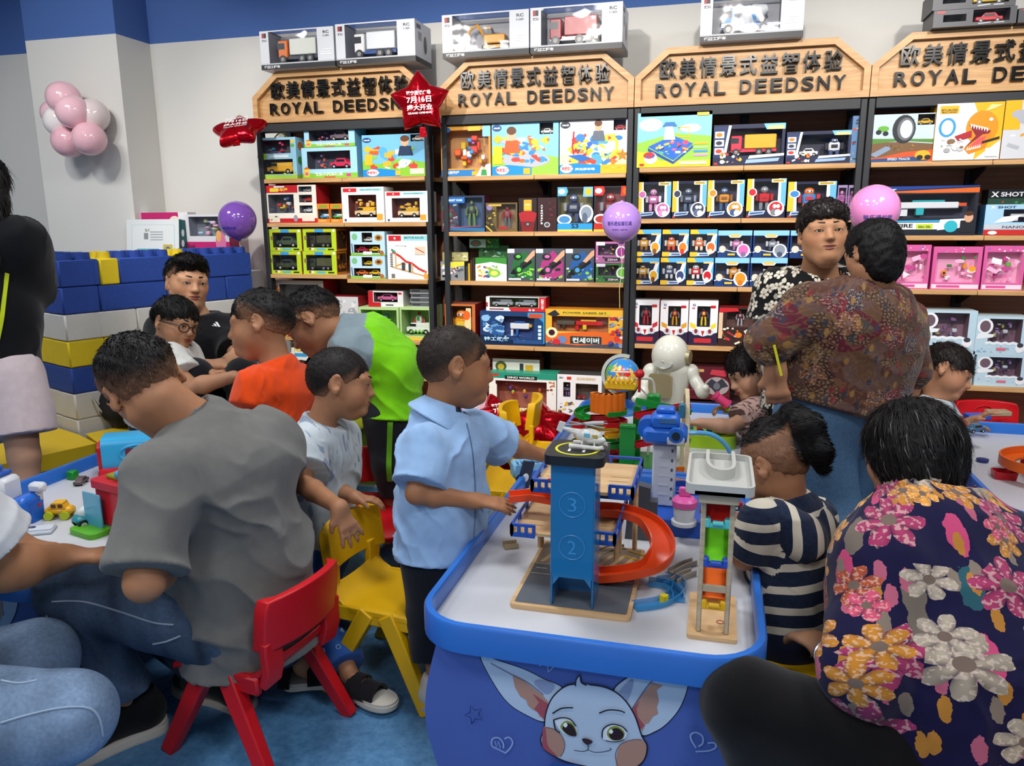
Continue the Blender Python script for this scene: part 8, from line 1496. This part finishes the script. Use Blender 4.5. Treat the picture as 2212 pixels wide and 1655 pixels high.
for i,(zc,col,fl)in enumerate(((.300,'#cf1f1c',1),(.262,'#5cc8c8',0),(.205,'#62b81c',1),(.170,'#2c55c0',0),(.118,'#e5641c',1),(.070,'#e6b416',0))):
 q=MB()
 if fl:q.M=Matrix.Translation((WW/2,WD*.42,zc))@Matrix.Rotation(.42,4,'X');trough(q,[(0,-WD*.38,0),(0,WD*.38,0)],WW-.028,.016,.003)
 else:
  q.M=Matrix.Translation((WW/2,.03,zc));q.box((0,0,0),(WW-.02,.045,.012),.003)
  for s in(-1,1):q.box((s*.024,-.014,.006),(.02,.02,.022),.003)
  q.cyl((-.01,-.025,.008),(.012,-.025,.008),.006,n=10)
 q.build('slide' if fl else 'slide_stop',pl(col,.3),t)
# translucent blue track curves beside the garage
def track(label,pts,col,w=.035,alpha=.55,z=TZ+.001):
 P=[(*xy(a,b,z),z)for a,b in pts];c_=P[0];t=thing('track_piece',label,'toy track',c_);q=MB();trough(q,[(a-c_[0],b-c_[1],0)for a,b,_ in smooth2([p for p in P],5)]if False else[(float(a)-c_[0],float(b)-c_[1],0)for a,b in smooth2([(p[0],p[1])for p in P],6)],w,.014,.003);q.build('track_bed',clear(col,alpha)if alpha<1 else pl(col,.4),t);return t
track('clear blue curved track piece nearest the garage',[(1370,1315),(1430,1305),(1465,1280),(1460,1258),(1425,1262)],'#3a9cd8')
track('clear blue curved track piece by the wooden ramp tower',[(1400,1262),(1440,1268),(1462,1285),(1466,1302)],'#3a9cd8',.03)
a=xy(1434,1302);t=thing('toy_gear','small yellow plastic connector beside the clear blue track','toy piece',(a[0],a[1],TZ));q=MB('#d8c41c');q.prism(star2(0,0,.012,.7,6),0,.02);q.build('connector',PAINT,t)
GT=pl('#a89f92',.5)
for i,(p0,p1)in enumerate((((1450,1240),(1500,1218)),((1455,1262),(1498,1240)))):
 t=track('grey-brown arched track piece, %s of two behind the clear curve'%('farther','nearer')[i],[p0,((p0[0]+p1[0])/2,p0[1]-14),p1],'#a89f92',.022,1.)
track('yellow straight track behind the orange ramp',[(1352,1205),(1385,1215)],'#e0a51c',.04,1.);track('grey-brown curved track behind the garage tower',[(1290,1205),(1320,1192),(1350,1190)],'#a08f7c',.03,1.)
track('wooden track piece at the left of the garage',[(1088,1183),(1118,1180)],'#b09a78',.03,1.)
# blue engine tower
bx,by=xy(1432,1090);by=2.30;bx=float(PY(1432,1090,by)[0])
t=thing('toy_tower','white toy tower topped by a blue engine head','toy tower',(bx,by,TZ));BL=pl('#1f63c4',.35)
q=MB();q.prism(rrect(-.10,-.13,.19,.10,.02),0,.05);q.build('tower_base',pl('#1b4fae',.35),t,bevel=.004)
ztop=float(PY(1430,955,by)[2])-TZ
q=MB();q.box((0,0,(ztop+.05)/2),(.07,.05,ztop-.05),.006);
for i in range(5):q.box((.0,-.0255,.09+i*.03),(.03,.002,.006),0)
q.build('column',pl('#c4c9d0',.4),t)
for i in range(6):q=MB();q.box((.024,-.026,.08+.03*i),(.006,.003,.008));q.build('column_notch',pl('#4a4f58',.4),t)
q=MB();q.M=Matrix.Translation((0,-.01,ztop));q.box((0,0,.032),(.13,.10,.05),.012);q.box((.0,-.01,.075),(.085,.075,.045),.010);q.box((0,0,.105),(.055,.05,.018),.005);q.cyl((.035,-.055,.045),(.035,-.075,.045),.022,n=18);q.cyl((-.05,.02,.05),(-.05,-.03,.05),.032,n=18);q.build('engine_head',BL,t)
q=MB('#2f3a48');q.M=Matrix.Translation((0,-.01,ztop));q.cyl((.035,-.076,.045),(.035,-.080,.045),.012,n=16,col='#1a2430');q.box((.035,-.071,.028),(.05,.006,.022),.002,'#b9bcc0');q.box((.01,-.049,.082),(.045,.004,.014),0,'#3a6a96');q.build('engine_face',PAINT,t,kind='stuff')
q=MB();q.M=Matrix.Translation((.07,-.02,ztop+.02));q.tube(smooth2([(0,0,.02),(.06,.0,.02),(.105,.01,-.01),(.13,.02,-.06),(.132,.02,-.10)],5),.007,8);q.build('hose',clear('#5ab0e0',.75),t)
# tub toys around the tower
t=thing('toy_cup','white cup toy with a pink lid on the blue tower base','toy cup',(*xy(1477,1128,TZ+.055)[:2],TZ+.0505));q=MB();q.lathe([(.036,0),(.036,.01),(.028,.012),(.032,.05),(.030,.055)],24);q.build('cup',pl('#c6c9cc',.35),t);q=MB();q.lathe([(.035,.055),(.036,.072),(.028,.08),(0,.082)],24);q.box((0,.005,.095),(.034,.012,.03),.004);q.build('lid',pl('#d2579c',.35),t)
a=xy(1385,1090,TZ+.02);t=thing('toy_rock_wall','dark grey stepped toy ramp beside the white tower','toy ramp',(a[0]-.005,2.14,TZ));q=MB();q.prism([(-.02,0),(.07,0),(.07,.12),(.05,.12),(.05,.16),(.0,.17),(-.03,.19),(-.06,.19),(-.05,.15),(-.01,.12)],-.02,.02,M=Matrix(((1,0,0,0),(0,0,-1,0),(0,1,0,0),(0,0,0,1))));q.build('rock_steps',pl('#4c5058',.45),t)
for lab,px,py,col,rr in(('orange ring ramp behind the white tower',1480,1055,'#e07a1c',.075),('dark blue round toy base behind the tower',1475,1085,'#24489c',.06)):
 a=xy(px,py);t=thing('toy_ring',lab,'toy ramp',(a[0],a[1],TZ));q=MB();V,F=ring(ngon(0,0,rr,rr,28),[(0,.03),(0,.055),(-.006,.055),(-.006,.036),(-.03,.036),(-.03,.03)],0);q.add(V,F)
 for k in range(4):q.cyl((rr*.85*math.cos(k*1.57),rr*.85*math.sin(k*1.57),0),(rr*.85*math.cos(k*1.57),rr*.85*math.sin(k*1.57),.034),.008,n=8)
 q.build('ring',pl(col,.35),t)
a=xy(1575,1100);t=thing('toy_car','small red toy car behind the wooden ramp tower','toy car',(a[0]-.01,a[1],TZ),.3);q=MB();toy_in(q,'car',.10,.06,.06,('#c8181c','#c8181c'));q.build('car_body',PAINT,t)
a=xy(1590,1070);t=thing('toy_boat','white and blue toy boat at the table edge by the topknot boy','toy boat',(a[0]-.03,a[1]+.1,TZ),1.2);q=MB();q.prism([(-.08,-.03),(.06,-.03),(.09,0),(.06,.03),(-.08,.03)],0,.03,'#d5d8dc');q.box((-.02,0,.045),(.06,.04,.03),.004,'#3a6ab8');q.build('hull',PAINT,t)
# light blue vehicle and phone-like card on the left rim
p=PY(1142,1035,2.55);t=thing('toy_truck','light blue toy truck between the two tables','toy truck',(float(p[0]),2.56,.441),.5);q=MB();q.box((0,0,.045),(.13,.06,.06),.008,'#7db8dc');q.box((.03,0,.085),(.06,.055,.03),.006,'#8cc4e6')
for i in range(6):q.box((-.05+.015*i,-.02,.077),(.006,.02,.006),0,'#5a9cc8')
for sx in(-.04,.04):
 for sy in(-.03,.03):q.cyl((sx,sy-.006,.018),(sx,sy+.006,.018),.018,n=12,col='#2a2c30')
q.build('truck_body',PAINT,t)
p=PY(1118,1020,2.48);q=MB('#20304a');q.box((0,0,.05),(.045,.006,.10),.002,'#1f2c44');q.ell((0,-.004,.04),(.012,.002,.016),10,6,'#dfe6ee');o=q.build('toy_card',PAINT);o.location=(float(p[0])+.02,2.47,TZ);o.rotation_euler=(0,.25,.6);tag(o,'dark blue toy card standing beside the light blue truck','toy card')
# marble run
mx,my=-.33,2.86
t=thing('marble_run','tall marble run with red, green and yellow spiral tracks','marble run',(mx,my,TZ));cols=['#15842c','#c01820','#e0a01c']
def mz(py,y):return float(PY(1330,py,y)[2])-TZ
zt_=mz(915,my-.1)
q=MB();q.box((.045,-.14,zt_/2),(.055,.03,zt_),.004);q.box((.045,-.14,zt_+.004),(.056,.034,.012),.002);q.build('post',pl('#128030',.3),t)
q=MB();q.box((.06,.06,zt_*.6),(.03,.03,zt_*1.2),.004);q.build('post',pl('#128030',.3),t)
for i in range(7):
 z0=zt_*1.10-.042*i;q=MB();w=.115+.01*(i%2);sgn=1 if i%2 else-1
 P=[(-w+.0*math.cos(a)+w*.35+w*.75*math.cos(a),.075*math.sin(a),z0-.02*k/12)for k,a in enumerate(np.linspace(-1.2,4.2,13))]
 trough(q,P,.034,.018,.003);q.build('spiral_track',pl(cols[(i+(0 if i else 0))%3],.3),t)
for i in range(4):
 q=MB();z0=.05+.055*i;trough(q,[(.07,-.12,z0+.045),(.26,-.05,z0+.0 if i%2 else z0+.08)],.03,.02,.003);q.build('side_track',pl('#178a34' if i%2 else '#b81820',.3),t)
q=MB()
for k in range(7):a=-2.6+k*.42;q.cyl((-.05+.052*math.cos(a),.0+.045*math.sin(a),zt_*1.12),(-.05+.052*math.cos(a),.0+.045*math.sin(a),zt_*1.12+.075),.018,n=10)
q.build('castle_ring',pl('#e4701a',.3),t)
q=MB();z0=zt_*1.12+.085;q.box((.0,.02,z0+.018),(.12,.08,.032),.006)
for k in range(6):q.box((-.045+.018*k,.02,z0+.038),(.009,.09,.012),.002)
q.build('castle_roof',pl('#e8b81a',.3),t)
q=MB();q.box((.125,.0,zt_*1.12+.045),(.05,.05,.06),.004);q.build('catcher',pl('#128030',.3),t)
q=MB();q.prism(rrect(-.15,-.15,.16,.11,.03),0,.012);q.build('run_base',pl('#128030',.35),t)
q=MB('#c01820');q.ell((.07,.0,zt_*1.12+.15),.018,12,8);q.cyl((.07,0,zt_*1.12+.08),(.07,0,zt_*1.12+.15),.005,n=8);q.build('finial',PAINT,t)
# globe
gy=3.62;gp=PY(1345,810,gy);t=thing('globe','desk globe with red and blue countries on a grey arm','globe',(float(gp[0]),gy,TZ));gz=float(gp[2])-TZ
GM=bpy.data.materials.new('globe_print');GM.use_nodes=True;g=G(GM.node_tree);tcn=g.n('ShaderNodeTexCoord');nz=g.noise(tcn.outputs['Object'],16,6);land=g.ramp(g.noise(tcn.outputs['Object'],9,2),[(0,'#c8202c'),(.5,'#d8b03a'),(.58,'#5aa04a'),(.66,'#c04a8a')]);GM.node_tree.links.new(g.mix(g.m('GREATER_THAN',nz,.52),'#2f7fc4',land),GM.node_tree.nodes['Principled BSDF'].inputs['Base Color']);GM.node_tree.nodes['Principled BSDF'].inputs['Roughness'].default_value=.25
q=MB();q.ell((0,0,gz),.082,32,20);q.build('globe_ball',GM,t,sharp=90)
q=MB();q.tube([(-.094*math.cos(a)+.0,0,gz+.094*math.sin(a))for a in np.linspace(-1.5,1.9,24)],1,prof=[(-.008,-.004),(.008,-.004),(.008,.004),(-.008,.004)],up=(0,1,0));q.build('meridian_arm',pl('#aab0a8',.4),t)
q=MB();q.lathe([(.07,0),(.07,.012),(.02,.02),(.012,max(.03,gz-.095))],24);q.build('globe_stand',pl('#2f6fb0',.35),t)
# toy robot
ry=3.25;sc=3.28/1660
def rb(px,py,o=0.):p=PY(px,py,ry+o);return tup(p)
b0=rb(1455,950);t=thing('toy_robot','white toy robot with a domed head and gold chest panel on the far table','toy robot',(b0[0],ry,TZ));RW=mat('robot_white','#d3d2c4',.22,coat=.5,var=.02);RG=mat('robot_gold','#b0a47e',.3,metal=.5,var=.05)
def rl(px,py,o=0.):p=rb(px,py,o);return Vector((p[0]-b0[0],p[1]-ry,p[2]-TZ))
B=Body(.004);hc=np.array(rl(1448,768));B.ell(hc,(.078,.078,.088),k=.01);V,F=B.mesh();mesh_np('robot_head',relax(V,F),F,RW,t)
q=MB();M=Matrix.Translation(Vector(hc))@Matrix.Rotation(-.35,4,'Z');q.tube([(.04*math.cos(a),-.076+.018*abs(math.cos(a)),-.022+(.022 if a>math.pi else .008)*math.sin(a))for a in np.linspace(0,6.2832,25)[:-1]],.004,6,closed=True,M=M);q.prism([(.04*math.cos(a),(.022 if a>math.pi else .006)*math.sin(a))for a in np.linspace(0,6.2832,25)[:-1]],.066,.074,M=M@Matrix(((1,0,0,0),(0,0,-1,0),(0,1,0,-.022),(0,0,0,1))));q.build('smile',pl('#b9bbb2',.3),t)
q=MB();q.cyl(tuple(Vector(hc)+Vector((.066,-.02,0))),tuple(Vector(hc)+Vector((.084,-.025,0))),.030,.027,20);q.build('ear_disc',RG,t)
B=Body(.004);B.loft(np.array(rl(1455,800)),np.array(rl(1450,866)),(.075,.055),(.058,.045),(1,0,0),(1,0,0),.03);B.cone(np.array(rl(1455,790)),np.array(rl(1453,778)),.035,.035,.02);V,F=B.mesh();mesh_np('robot_torso',relax(V,F),F,RW,t)
q=MB();M=Matrix.Translation(rl(1437,828))@Matrix.Rotation(-.30,4,'Z');q.prism(rrect(-.05,-.05,.05,.05,.016),.050,.066,M=M@Matrix(((1,0,0,0),(0,0,-1,0),(0,1,0,0),(0,0,0,1))));q.build('chest_panel',RG,t,bevel=.004)
for pts in(((1406,802),(1396,828),(1388,852),(1372,862)),((1492,804),(1505,828),(1518,846),(1524,838))):
 B=Body(.004);P=[np.array(rl(*p,-.02*i))for i,p in enumerate(pts)];B.cone(P[0],P[0]+.001,.034,.034,.01);B.chain(P,[.026,.024,.027,.016],.012);V,F=B.mesh();mesh_np('robot_arm',relax(V,F),F,RW,t)
for s in(-1,1):
 B=Body(.004);a=np.array(rl(1450,872));a[0]+=s*.035;B.chain([a,np.array((a[0]+s*.01,-.01,.075)),np.array((a[0]+s*.012,-.02,.03))],[.036,.034,.036],.02);B.ell((a[0]+s*.014,-.04,.025),(.04,.07,.028),k=.02);B.plane((0,0,.001),(0,0,-1));V,F=B.mesh();mesh_np('robot_leg',relax(V,F),F,RW,t)
# white toy helicopter on a bent arm, natural wood arch, fishing game
p=PY(1345,820,2.9);t=thing('toy_copter','small white helicopter on a bent white arm above the marble run','toy helicopter',(float(p[0]),2.9,TZ));cz=float(p[2])-TZ
q=MB();q.ell((0,0,cz),(.03,.018,.014),14,8);q.ell((-.005,0,cz+.03),(.045,.012,.004),14,6);q.cyl((0,0,cz+.01),(0,0,cz+.032),.004,n=8);q.box((0,0,cz-.016),(.06,.03,.004),.001);q.build('copter_body',RW,t)
q=MB();q.tube(smooth2([(.02,0,cz+.0),(.09,.02,cz+.005),(.115,.03,cz-.02),(.12,.03,cz-.12),(.10,.03,.0)],5),.006,8);q.tube([(.04,.005,cz-.005),(.11,.03,cz-.08)],.004,6);q.build('copter_arm',RW,t)
p0=xy(1476,1000);ay=2.72;t=thing('wooden_arch','thin natural wooden arch standing on the far table','toy arch',(float(PY(1478,990,ay)[0]),ay,TZ));az=float(PY(1478,845,ay)[2])-TZ
q=MB();q.tube([(.012*math.cos(a),-.075*math.cos(a),az*math.sin(a))for a in np.linspace(0,math.pi,25)],1,prof=[(-.010,-.007),(.010,-.007),(.010,.007),(-.010,.007)],up=(1,0,.01));q.build('arch',wood('arch_maple','#c9b487','#e0cfa6'),t)
q=MB('#2f6f8a');q.box((-.012,-.055,az*.82),(.022,.03,.05),.003);q.build('arch_clip',PAINT,t)
a=xy(1530,955);t=thing('fishing_game','lime green toy fishing game with small coloured fish','fishing game',(a[0]-.01,a[1],TZ));q=MB();q.prism(rrect(-.13,-.10,.12,.11,.04),0,.05);q.build('game_base',pl('#9cc41a',.3),t,bevel=.01)
q=MB();q.lathe([(.085,.0505),(.085,.053),(.0,.054)],28,'#7fae1c');q.build('turntable',PAINT,t)
rr=random.Random(4)
for i in range(10):
 an=i*.63;rad=.065 if i%2 else .035;q=MB();c_=('#c8243a','#d84a6a','#1f8a7a','#e8c23a','#c8243a','#3a7ac8')[i%6];q.ell((rad*math.cos(an),rad*math.sin(an),.060),(.012,.010,.012),10,7,c_);q.build('fish',PAINT,t)
p=PD(1558,868,3.28);t=thing('toy_hammer','pink and lime toy hammer in the girl\'s hand','toy hammer',tup(p));q=MB();q.cyl((-.022,0,.022),(.022,0,-.008),.019,n=16,col='#e0457e');q.cyl((-.030,0,.028),(-.022,0,.022),.024,n=16,col='#e0457e');q.cyl((.022,0,-.008),(.030,0,-.014),.024,n=16,col='#e0457e');q.build('hammer_head',PAINT,t);q=MB('#a8c41c');q.tube([(.0,0,.006),(.03,0,-.03),(.07,.01,-.06)],[.016,.012,.009],10);q.build('hammer_handle',PAINT,t)
# left table
a=xy(285,1030);t=thing('toy_camper','red and light blue toy camper van on the left table','toy van',(a[0]-.01,a[1]+.04,TZ),.55)
q=MB();M=Matrix(((0,0,1,-.10),(1,0,0,0),(0,1,0,0),(0,0,0,1)));q.prism(rrect(-.065,.015,.065,.155,.03),0,.21,M=M);q.build('van_body',pl('#2fa0d0',.32),t,bevel=.004)
q=MB();q.box((0,-.02,.028),(.225,.14,.04),.008);q.build('van_floor',pl('#c01726',.32),t)
q=MB();q.prism(rrect(-.055,.02,.055,.135,.02),-.003,.02,M=Matrix(((0,0,-1,-.095),(1,0,0,0),(0,1,0,0),(0,0,0,1))));q.build('tailgate',pl('#c01726',.32),t,bevel=.003)
q=MB('#8a1f3a');q.prism(rrect(-.04,.08,.04,.115,.008),.064,.068,M=Matrix(((1,0,0,.02),(0,0,-1,0),(0,1,0,0),(0,0,0,1))));q.build('side_window',pl('#6a1a38',.2),t)
q=MB();q.tube([(.02+.05*math.cos(b_)*1.2,-.066,.0975+.03*math.sin(b_))for b_ in np.linspace(0,6.2832,25)[:-1]],.005,6,closed=True);q.build('window_trim',pl('#2fa0d0',.32),t)
for sx in(-.065,.065):
 for sy in(-.062,.062):q=MB();q.cyl((sx,sy-.008,.02),(sx,sy+.008,.02),.0195,n=16);q.build('wheel',pl('#2a2c30',.5),t)
a=xy(132,1118);t=thing('toy_car','yellow toy car with lime wheels on the left table','toy car',(a[0],a[1],TZ),.35);q=MB();q.box((0,0,.026),(.085,.04,.022),.008);q.prism([(-.028,.034),(.025,.034),(.014,.054),(-.016,.054)],-.018,.018,M=Matrix(((1,0,0,0),(0,0,-1,0),(0,1,0,0),(0,0,0,1))));q.build('car_body',pl('#e0a818',.32),t,bevel=.002)
q=MB();q.box((-.010,0,.044),(.014,.0375,.012));q.box((.010,0,.044),(.014,.0375,.012));q.build('car_window',pl('#5a3014',.2),t)
for sx in(-.026,.022):
 for sy in(-.021,.021):q=MB();q.cyl((sx,sy-.006,.014),(sx,sy+.006,.014),.0135,n=16);q.build('wheel',pl('#b4c41c',.4),t)
a=xy(195,1135);t=thing('toy_car','teal and white toy car beside the red toy house','toy car',(a[0],a[1],TZ),1.1);q=MB();q.box((0,0,.028),(.09,.048,.026),.01,'#1f8f9a');q.ell((0.0,0,.045),(.032,.022,.022),14,8,'#d5dcdc');q.build('car_body',PAINT,t)
for sx in(-.026,.026):
 for sy in(-.024,.024):q=MB();q.cyl((sx,sy-.006,.016),(sx,sy+.006,.016),.0155,n=16,col='#1c1c20');q.cyl((sx,sy-.0065,.016),(sx,sy+.0065,.016),.009,n=14,col='#d8d8d8');q.build('wheel',PAINT,t)
a=xy(222,1150);t=thing('toy_house','red toy house with a light blue swing door beside the man in grey','toy house',(a[0]+.02,a[1]+.06,TZ),-.25)
q=MB();q.box((.03,0,.075),(.15,.10,.12),.008,'#c01726');q.prism(rrect(-.055,-.06,.12,.06,.02),.135,.158,'#c01726');q.box((.02,0,.163),(.08,.05,.014),.004,'#8a8f1c');q.ell((.05,-.02,.178),(.02,.018,.016),12,8,'#4aa0c8');q.build('house_body',PAINT,t)
q=MB();q.box((-.035,-.066,.065),(.085,.006,.11),.002);q.build('swing_door',clear('#58b4d8',.8),t)
q=MB();q.prism(rrect(-.09,-.12,.03,-.05,.02),0,.016);q.build('lawn',pl('#58a81c',.35),t)
a=xy(45,1130);t=thing('toy_boat','blue and white toy ship playset at the left edge of the left table','toy boat',(a[0]-.05,a[1]+.02,TZ),.1)
q=MB();q.prism([(-.16,-.05),(.04,-.055),(.09,-.02),(.09,.03),(.04,.055),(-.16,.05)],0,.06,'#1c5fc0');q.box((.06,-.01,.04),(.05,.09,.09),.012,'#1f66c8');q.build('ship_hull',PAINT,t,bevel=.004)
q=MB();q.box((-.05,0,.10),(.13,.085,.08),.012,'#d3d6da');q.box((-.02,-.044,.092),(.04,.004,.055),.001,'#1a3a8a');q.box((-.08,-.044,.11),(.03,.004,.03),.001,'#2f8ab0');q.build('cabin',PAINT,t)
q=MB();q.box((-.06,0,.148),(.10,.07,.014),.004,'#1f57b4');q.box((-.055,0,.168),(.07,.03,.018),.005,'#2a62bc');q.cyl((-.11,0,.19),(-.05,0,.19),.012,.006,12,'#e0881c');q.build('ship_roof',PAINT,t)
q=MB();q.box((.075,.03,.10),(.05,.035,.03),.008,'#d3d6da');q.cyl((.075,.03,.05),(.075,.03,.09),.012,n=12,col='#d3d6da');q.box((.085,.01,.05),(.012,.01,.01),0,'#c01726');q.build('crane',PAINT,t)
q=MB();q.box((.0,-.06,.02),(.06,.02,.02),.003,'#b01726');q.build('gangway',PAINT,t)
a=xy(158,1035);q=MB();q.box((0,0,.016),(.03,.03,.032),.003);o=q.build('toy_block',pl('#148a28',.35));o.location=(*a,TZ);tag(o,'green toy block on the left table','toy block')
a=xy(176,1045);t=thing('toy_car','small black and white toy racer beside the green block','toy car',(a[0],a[1],TZ),1.9);q=MB();toy_in(q,'car',.07,.035,.03,('#5a4a4a','#999999'));q.build('car_body',PAINT,t)
a=xy(78,1150);q=MB();q.box((0,0,.004),(.10,.06,.008),.002,'#b0b8c0');q.box((.01,.01,.0095),(.07,.04,.003),.001,'#c8ced4');q.ell((-.015,.015,.0115),(.012,.009,.002),10,6,'#3a3050');o=q.build('toy_plate',PAINT);o.location=(*a,TZ);o.rotation_euler=(0,0,.5);tag(o,'flat grey toy plate in front of the toy ship','toy plate')
# lime table
LZ=.47-.046+.0002
for lab,px,py,c1,c2 in(('small blue toy motorbike on the lime table',505,862,'#2f5a9a','#dfe3e8'),('red and yellow toy vehicle on the lime table',745,872,'#c8302a','#e8b020')):
 a=xy(px,py+10,LZ);t=thing('toy_vehicle',lab,'toy vehicle',(a[0],a[1],LZ),.4);q=MB();toy_in(q,'car',.10,.05,.06,(c1,c2));q.ell((0,0,.055),(.015,.015,.015),10,8,c2);q.build('vehicle_body',PAINT,t)
p=PZ(762,905,LZ);q=MB();q.box((0,0,.006),(.12,.08,.012),.002,'#17181a');q.box((.0,.02,.03),(.09,.006,.05),.002,'#202225');o=q.build('toy_tray',PAINT);o.location=(float(p[0])-.02,float(p[1]),LZ);tag(o,'black open toy case at the corner of the lime table','toy case')
# black sports bag on the bench
p=PZ(255,915,.33);B=Body(.008);B.ell((0,0,.10),(.15,.10,.10),k=.03);B.ell((-.05,0,.15),(.09,.08,.09),k=.03);B.plane((0,0,.002),(0,0,-1));V,F=B.mesh();V=folds(relax(V,F),vnormals(V,F),.008,24,3)
t=thing('sports_bag','black sports bag with white stripes on the bench by the block wall','bag',(float(p[0])+.09,float(p[1])-.02,.3302));mesh_np('bag_body',V,F,CLOTH,t,np.tile(S('#101013'),(len(V),1)))
for i in range(3):q=MB('#d5d2cc');q.tube([(-.13+.012*i+.03*u,-.085+.03*u*u-.012*i,.22-.028*i-.09*u)for u in np.linspace(0,2,9)],.004,6);q.build('bag_stripe',CLOTH,t)
q=MB('#c9c2b2');q.tube([(-.12,-.02,.20),(-.13,-.03,.26),(-.09,-.03,.27),(-.07,-.02,.22)],.012,8);q.build('bag_handle',CLOTH,t)
# right table
rx,ry_=1.22,2.98;t=thing('toy_ring_track','orange toy car park with ring track and blue lift tower on the right table','toy garage',(rx,ry_,TZ));OR2=pl('#e2641a',.32)
V,F=ring(ngon(0,0,.21,.17,40),[(0,.05),(0,.085),(-.006,.085),(-.006,.058),(-.05,.058),(-.05,.05)],0);q=MB();q.add(V,F);q.build('ring_road',OR2,t)
for k in range(6):q=MB();q.cyl((.18*math.cos(k*1.05),.14*math.sin(k*1.05),0),(.18*math.cos(k*1.05),.14*math.sin(k*1.05),.055),.012,n=10);q.build('ring_leg',pl('#c01726',.35),t)
q=MB();q.prism(rrect(-.11,-.06,.02,.05,.02),.06,.11);q.build('upper_platform',OR2,t);q=MB();q.prism(rrect(-.08,-.05,.02,.03,.02),.11,.122);q.build('tower_foot',pl('#e8b81a',.35),t)
q=MB();q.box((-.035,-.01,.20),(.055,.045,.15),.006);q.box((-.035,-.012,.29),(.075,.06,.05),.015);
for i in range(4):q.box((-.035,-.035,.14+.03*i),(.05,.006,.008),0)
q.build('lift_tower',pl('#2f9ac8',.32),t)
q=MB();q.cyl((-.035,-.043,.29),(-.035,-.046,.29),.018,n=16);q.build('tower_badge',pl('#c9a0b0',.4),t)
q=MB();q.box((.03,-.03,.16),(.04,.03,.11),.004);q.box((.05,-.03,.20),(.02,.03,.03),.003);q.build('lift_cage',pl('#2f9ac8',.32),t)
t=thing('toy_kiosk','green, red and yellow toy tower at the right edge','toy tower',(rx+.05,ry_-.26,TZ));GK=pl('#4caa1c',.32)
q=MB();q.box((0,0,.08),(.022,.022,.16),.003);q.build('kiosk_post',GK,t)
q=MB();q.prism(rrect(-.03,-.03,.09,.05,.01),.16,.175);q.build('kiosk_floor',pl('#e0c01a',.35),t);q=MB();q.box((.03,.01,.215),(.09,.06,.08),.004);q.build('kiosk_wall',pl('#d8441a',.35),t);q=MB();q.box((.03,.01,.275),(.10,.07,.035),.006);q.build('kiosk_roof',pl('#1c8a3a',.35),t);q=MB();q.tube([(.03+.05*math.cos(b_),.01,.29+.05*math.sin(b_))for b_ in np.linspace(0,math.pi,13)],.008,8);q.build('kiosk_arch',GK,t)
a=xy(2168,1033);q=MB('#b81722');q.prism(rrect(-.03,-.022,.03,.022,.006),0,.004);V,F=ring(rrect(-.034,-.026,.034,.026,.006,3),[(0,0),(.004,.028),(-.0,.028),(-.004,0)],0);q.add(V,F);o=q.build('toy_tray',pl('#b81722',.35));o.location=(*a,TZ);tag(o,'small red toy tray on the right table','toy tray')
a=xy(2122,998);q=MB('#1a2a6a');q.lathe([(.02,0),(.022,.012),(0,.014)],20);o=q.build('toy_disc',pl('#1a2a6a',.35));o.location=(*a,TZ);tag(o,'dark blue toy disc under the orange ring track','toy disc')
a=xy(2105,940,TZ+.08);q=MB();toy_in(q,'car',.08,.04,.045,('#4a6a8a','#c8ccd0'));t=thing('toy_car','grey-blue toy car in the girl\'s hand on the orange track','toy car',(a[0]+.0,a[1],TZ+.092),.5);q.build('car_body',PAINT,t)
for lab,px,py,c1 in(('blue toy tray at the back of the right table',2110,893,'#2f55c0'),('grey and gold toy tray at the back of the right table',2155,885,'#a89a7a')):
 a=xy(px,py+12);q=MB(c1);q.box((0,0,.012),(.10,.06,.024),.004);o=q.build('toy_tray',pl(c1,.35));o.location=(*a,TZ);o.rotation_euler=(0,0,.2);tag(o,lab,'toy tray')
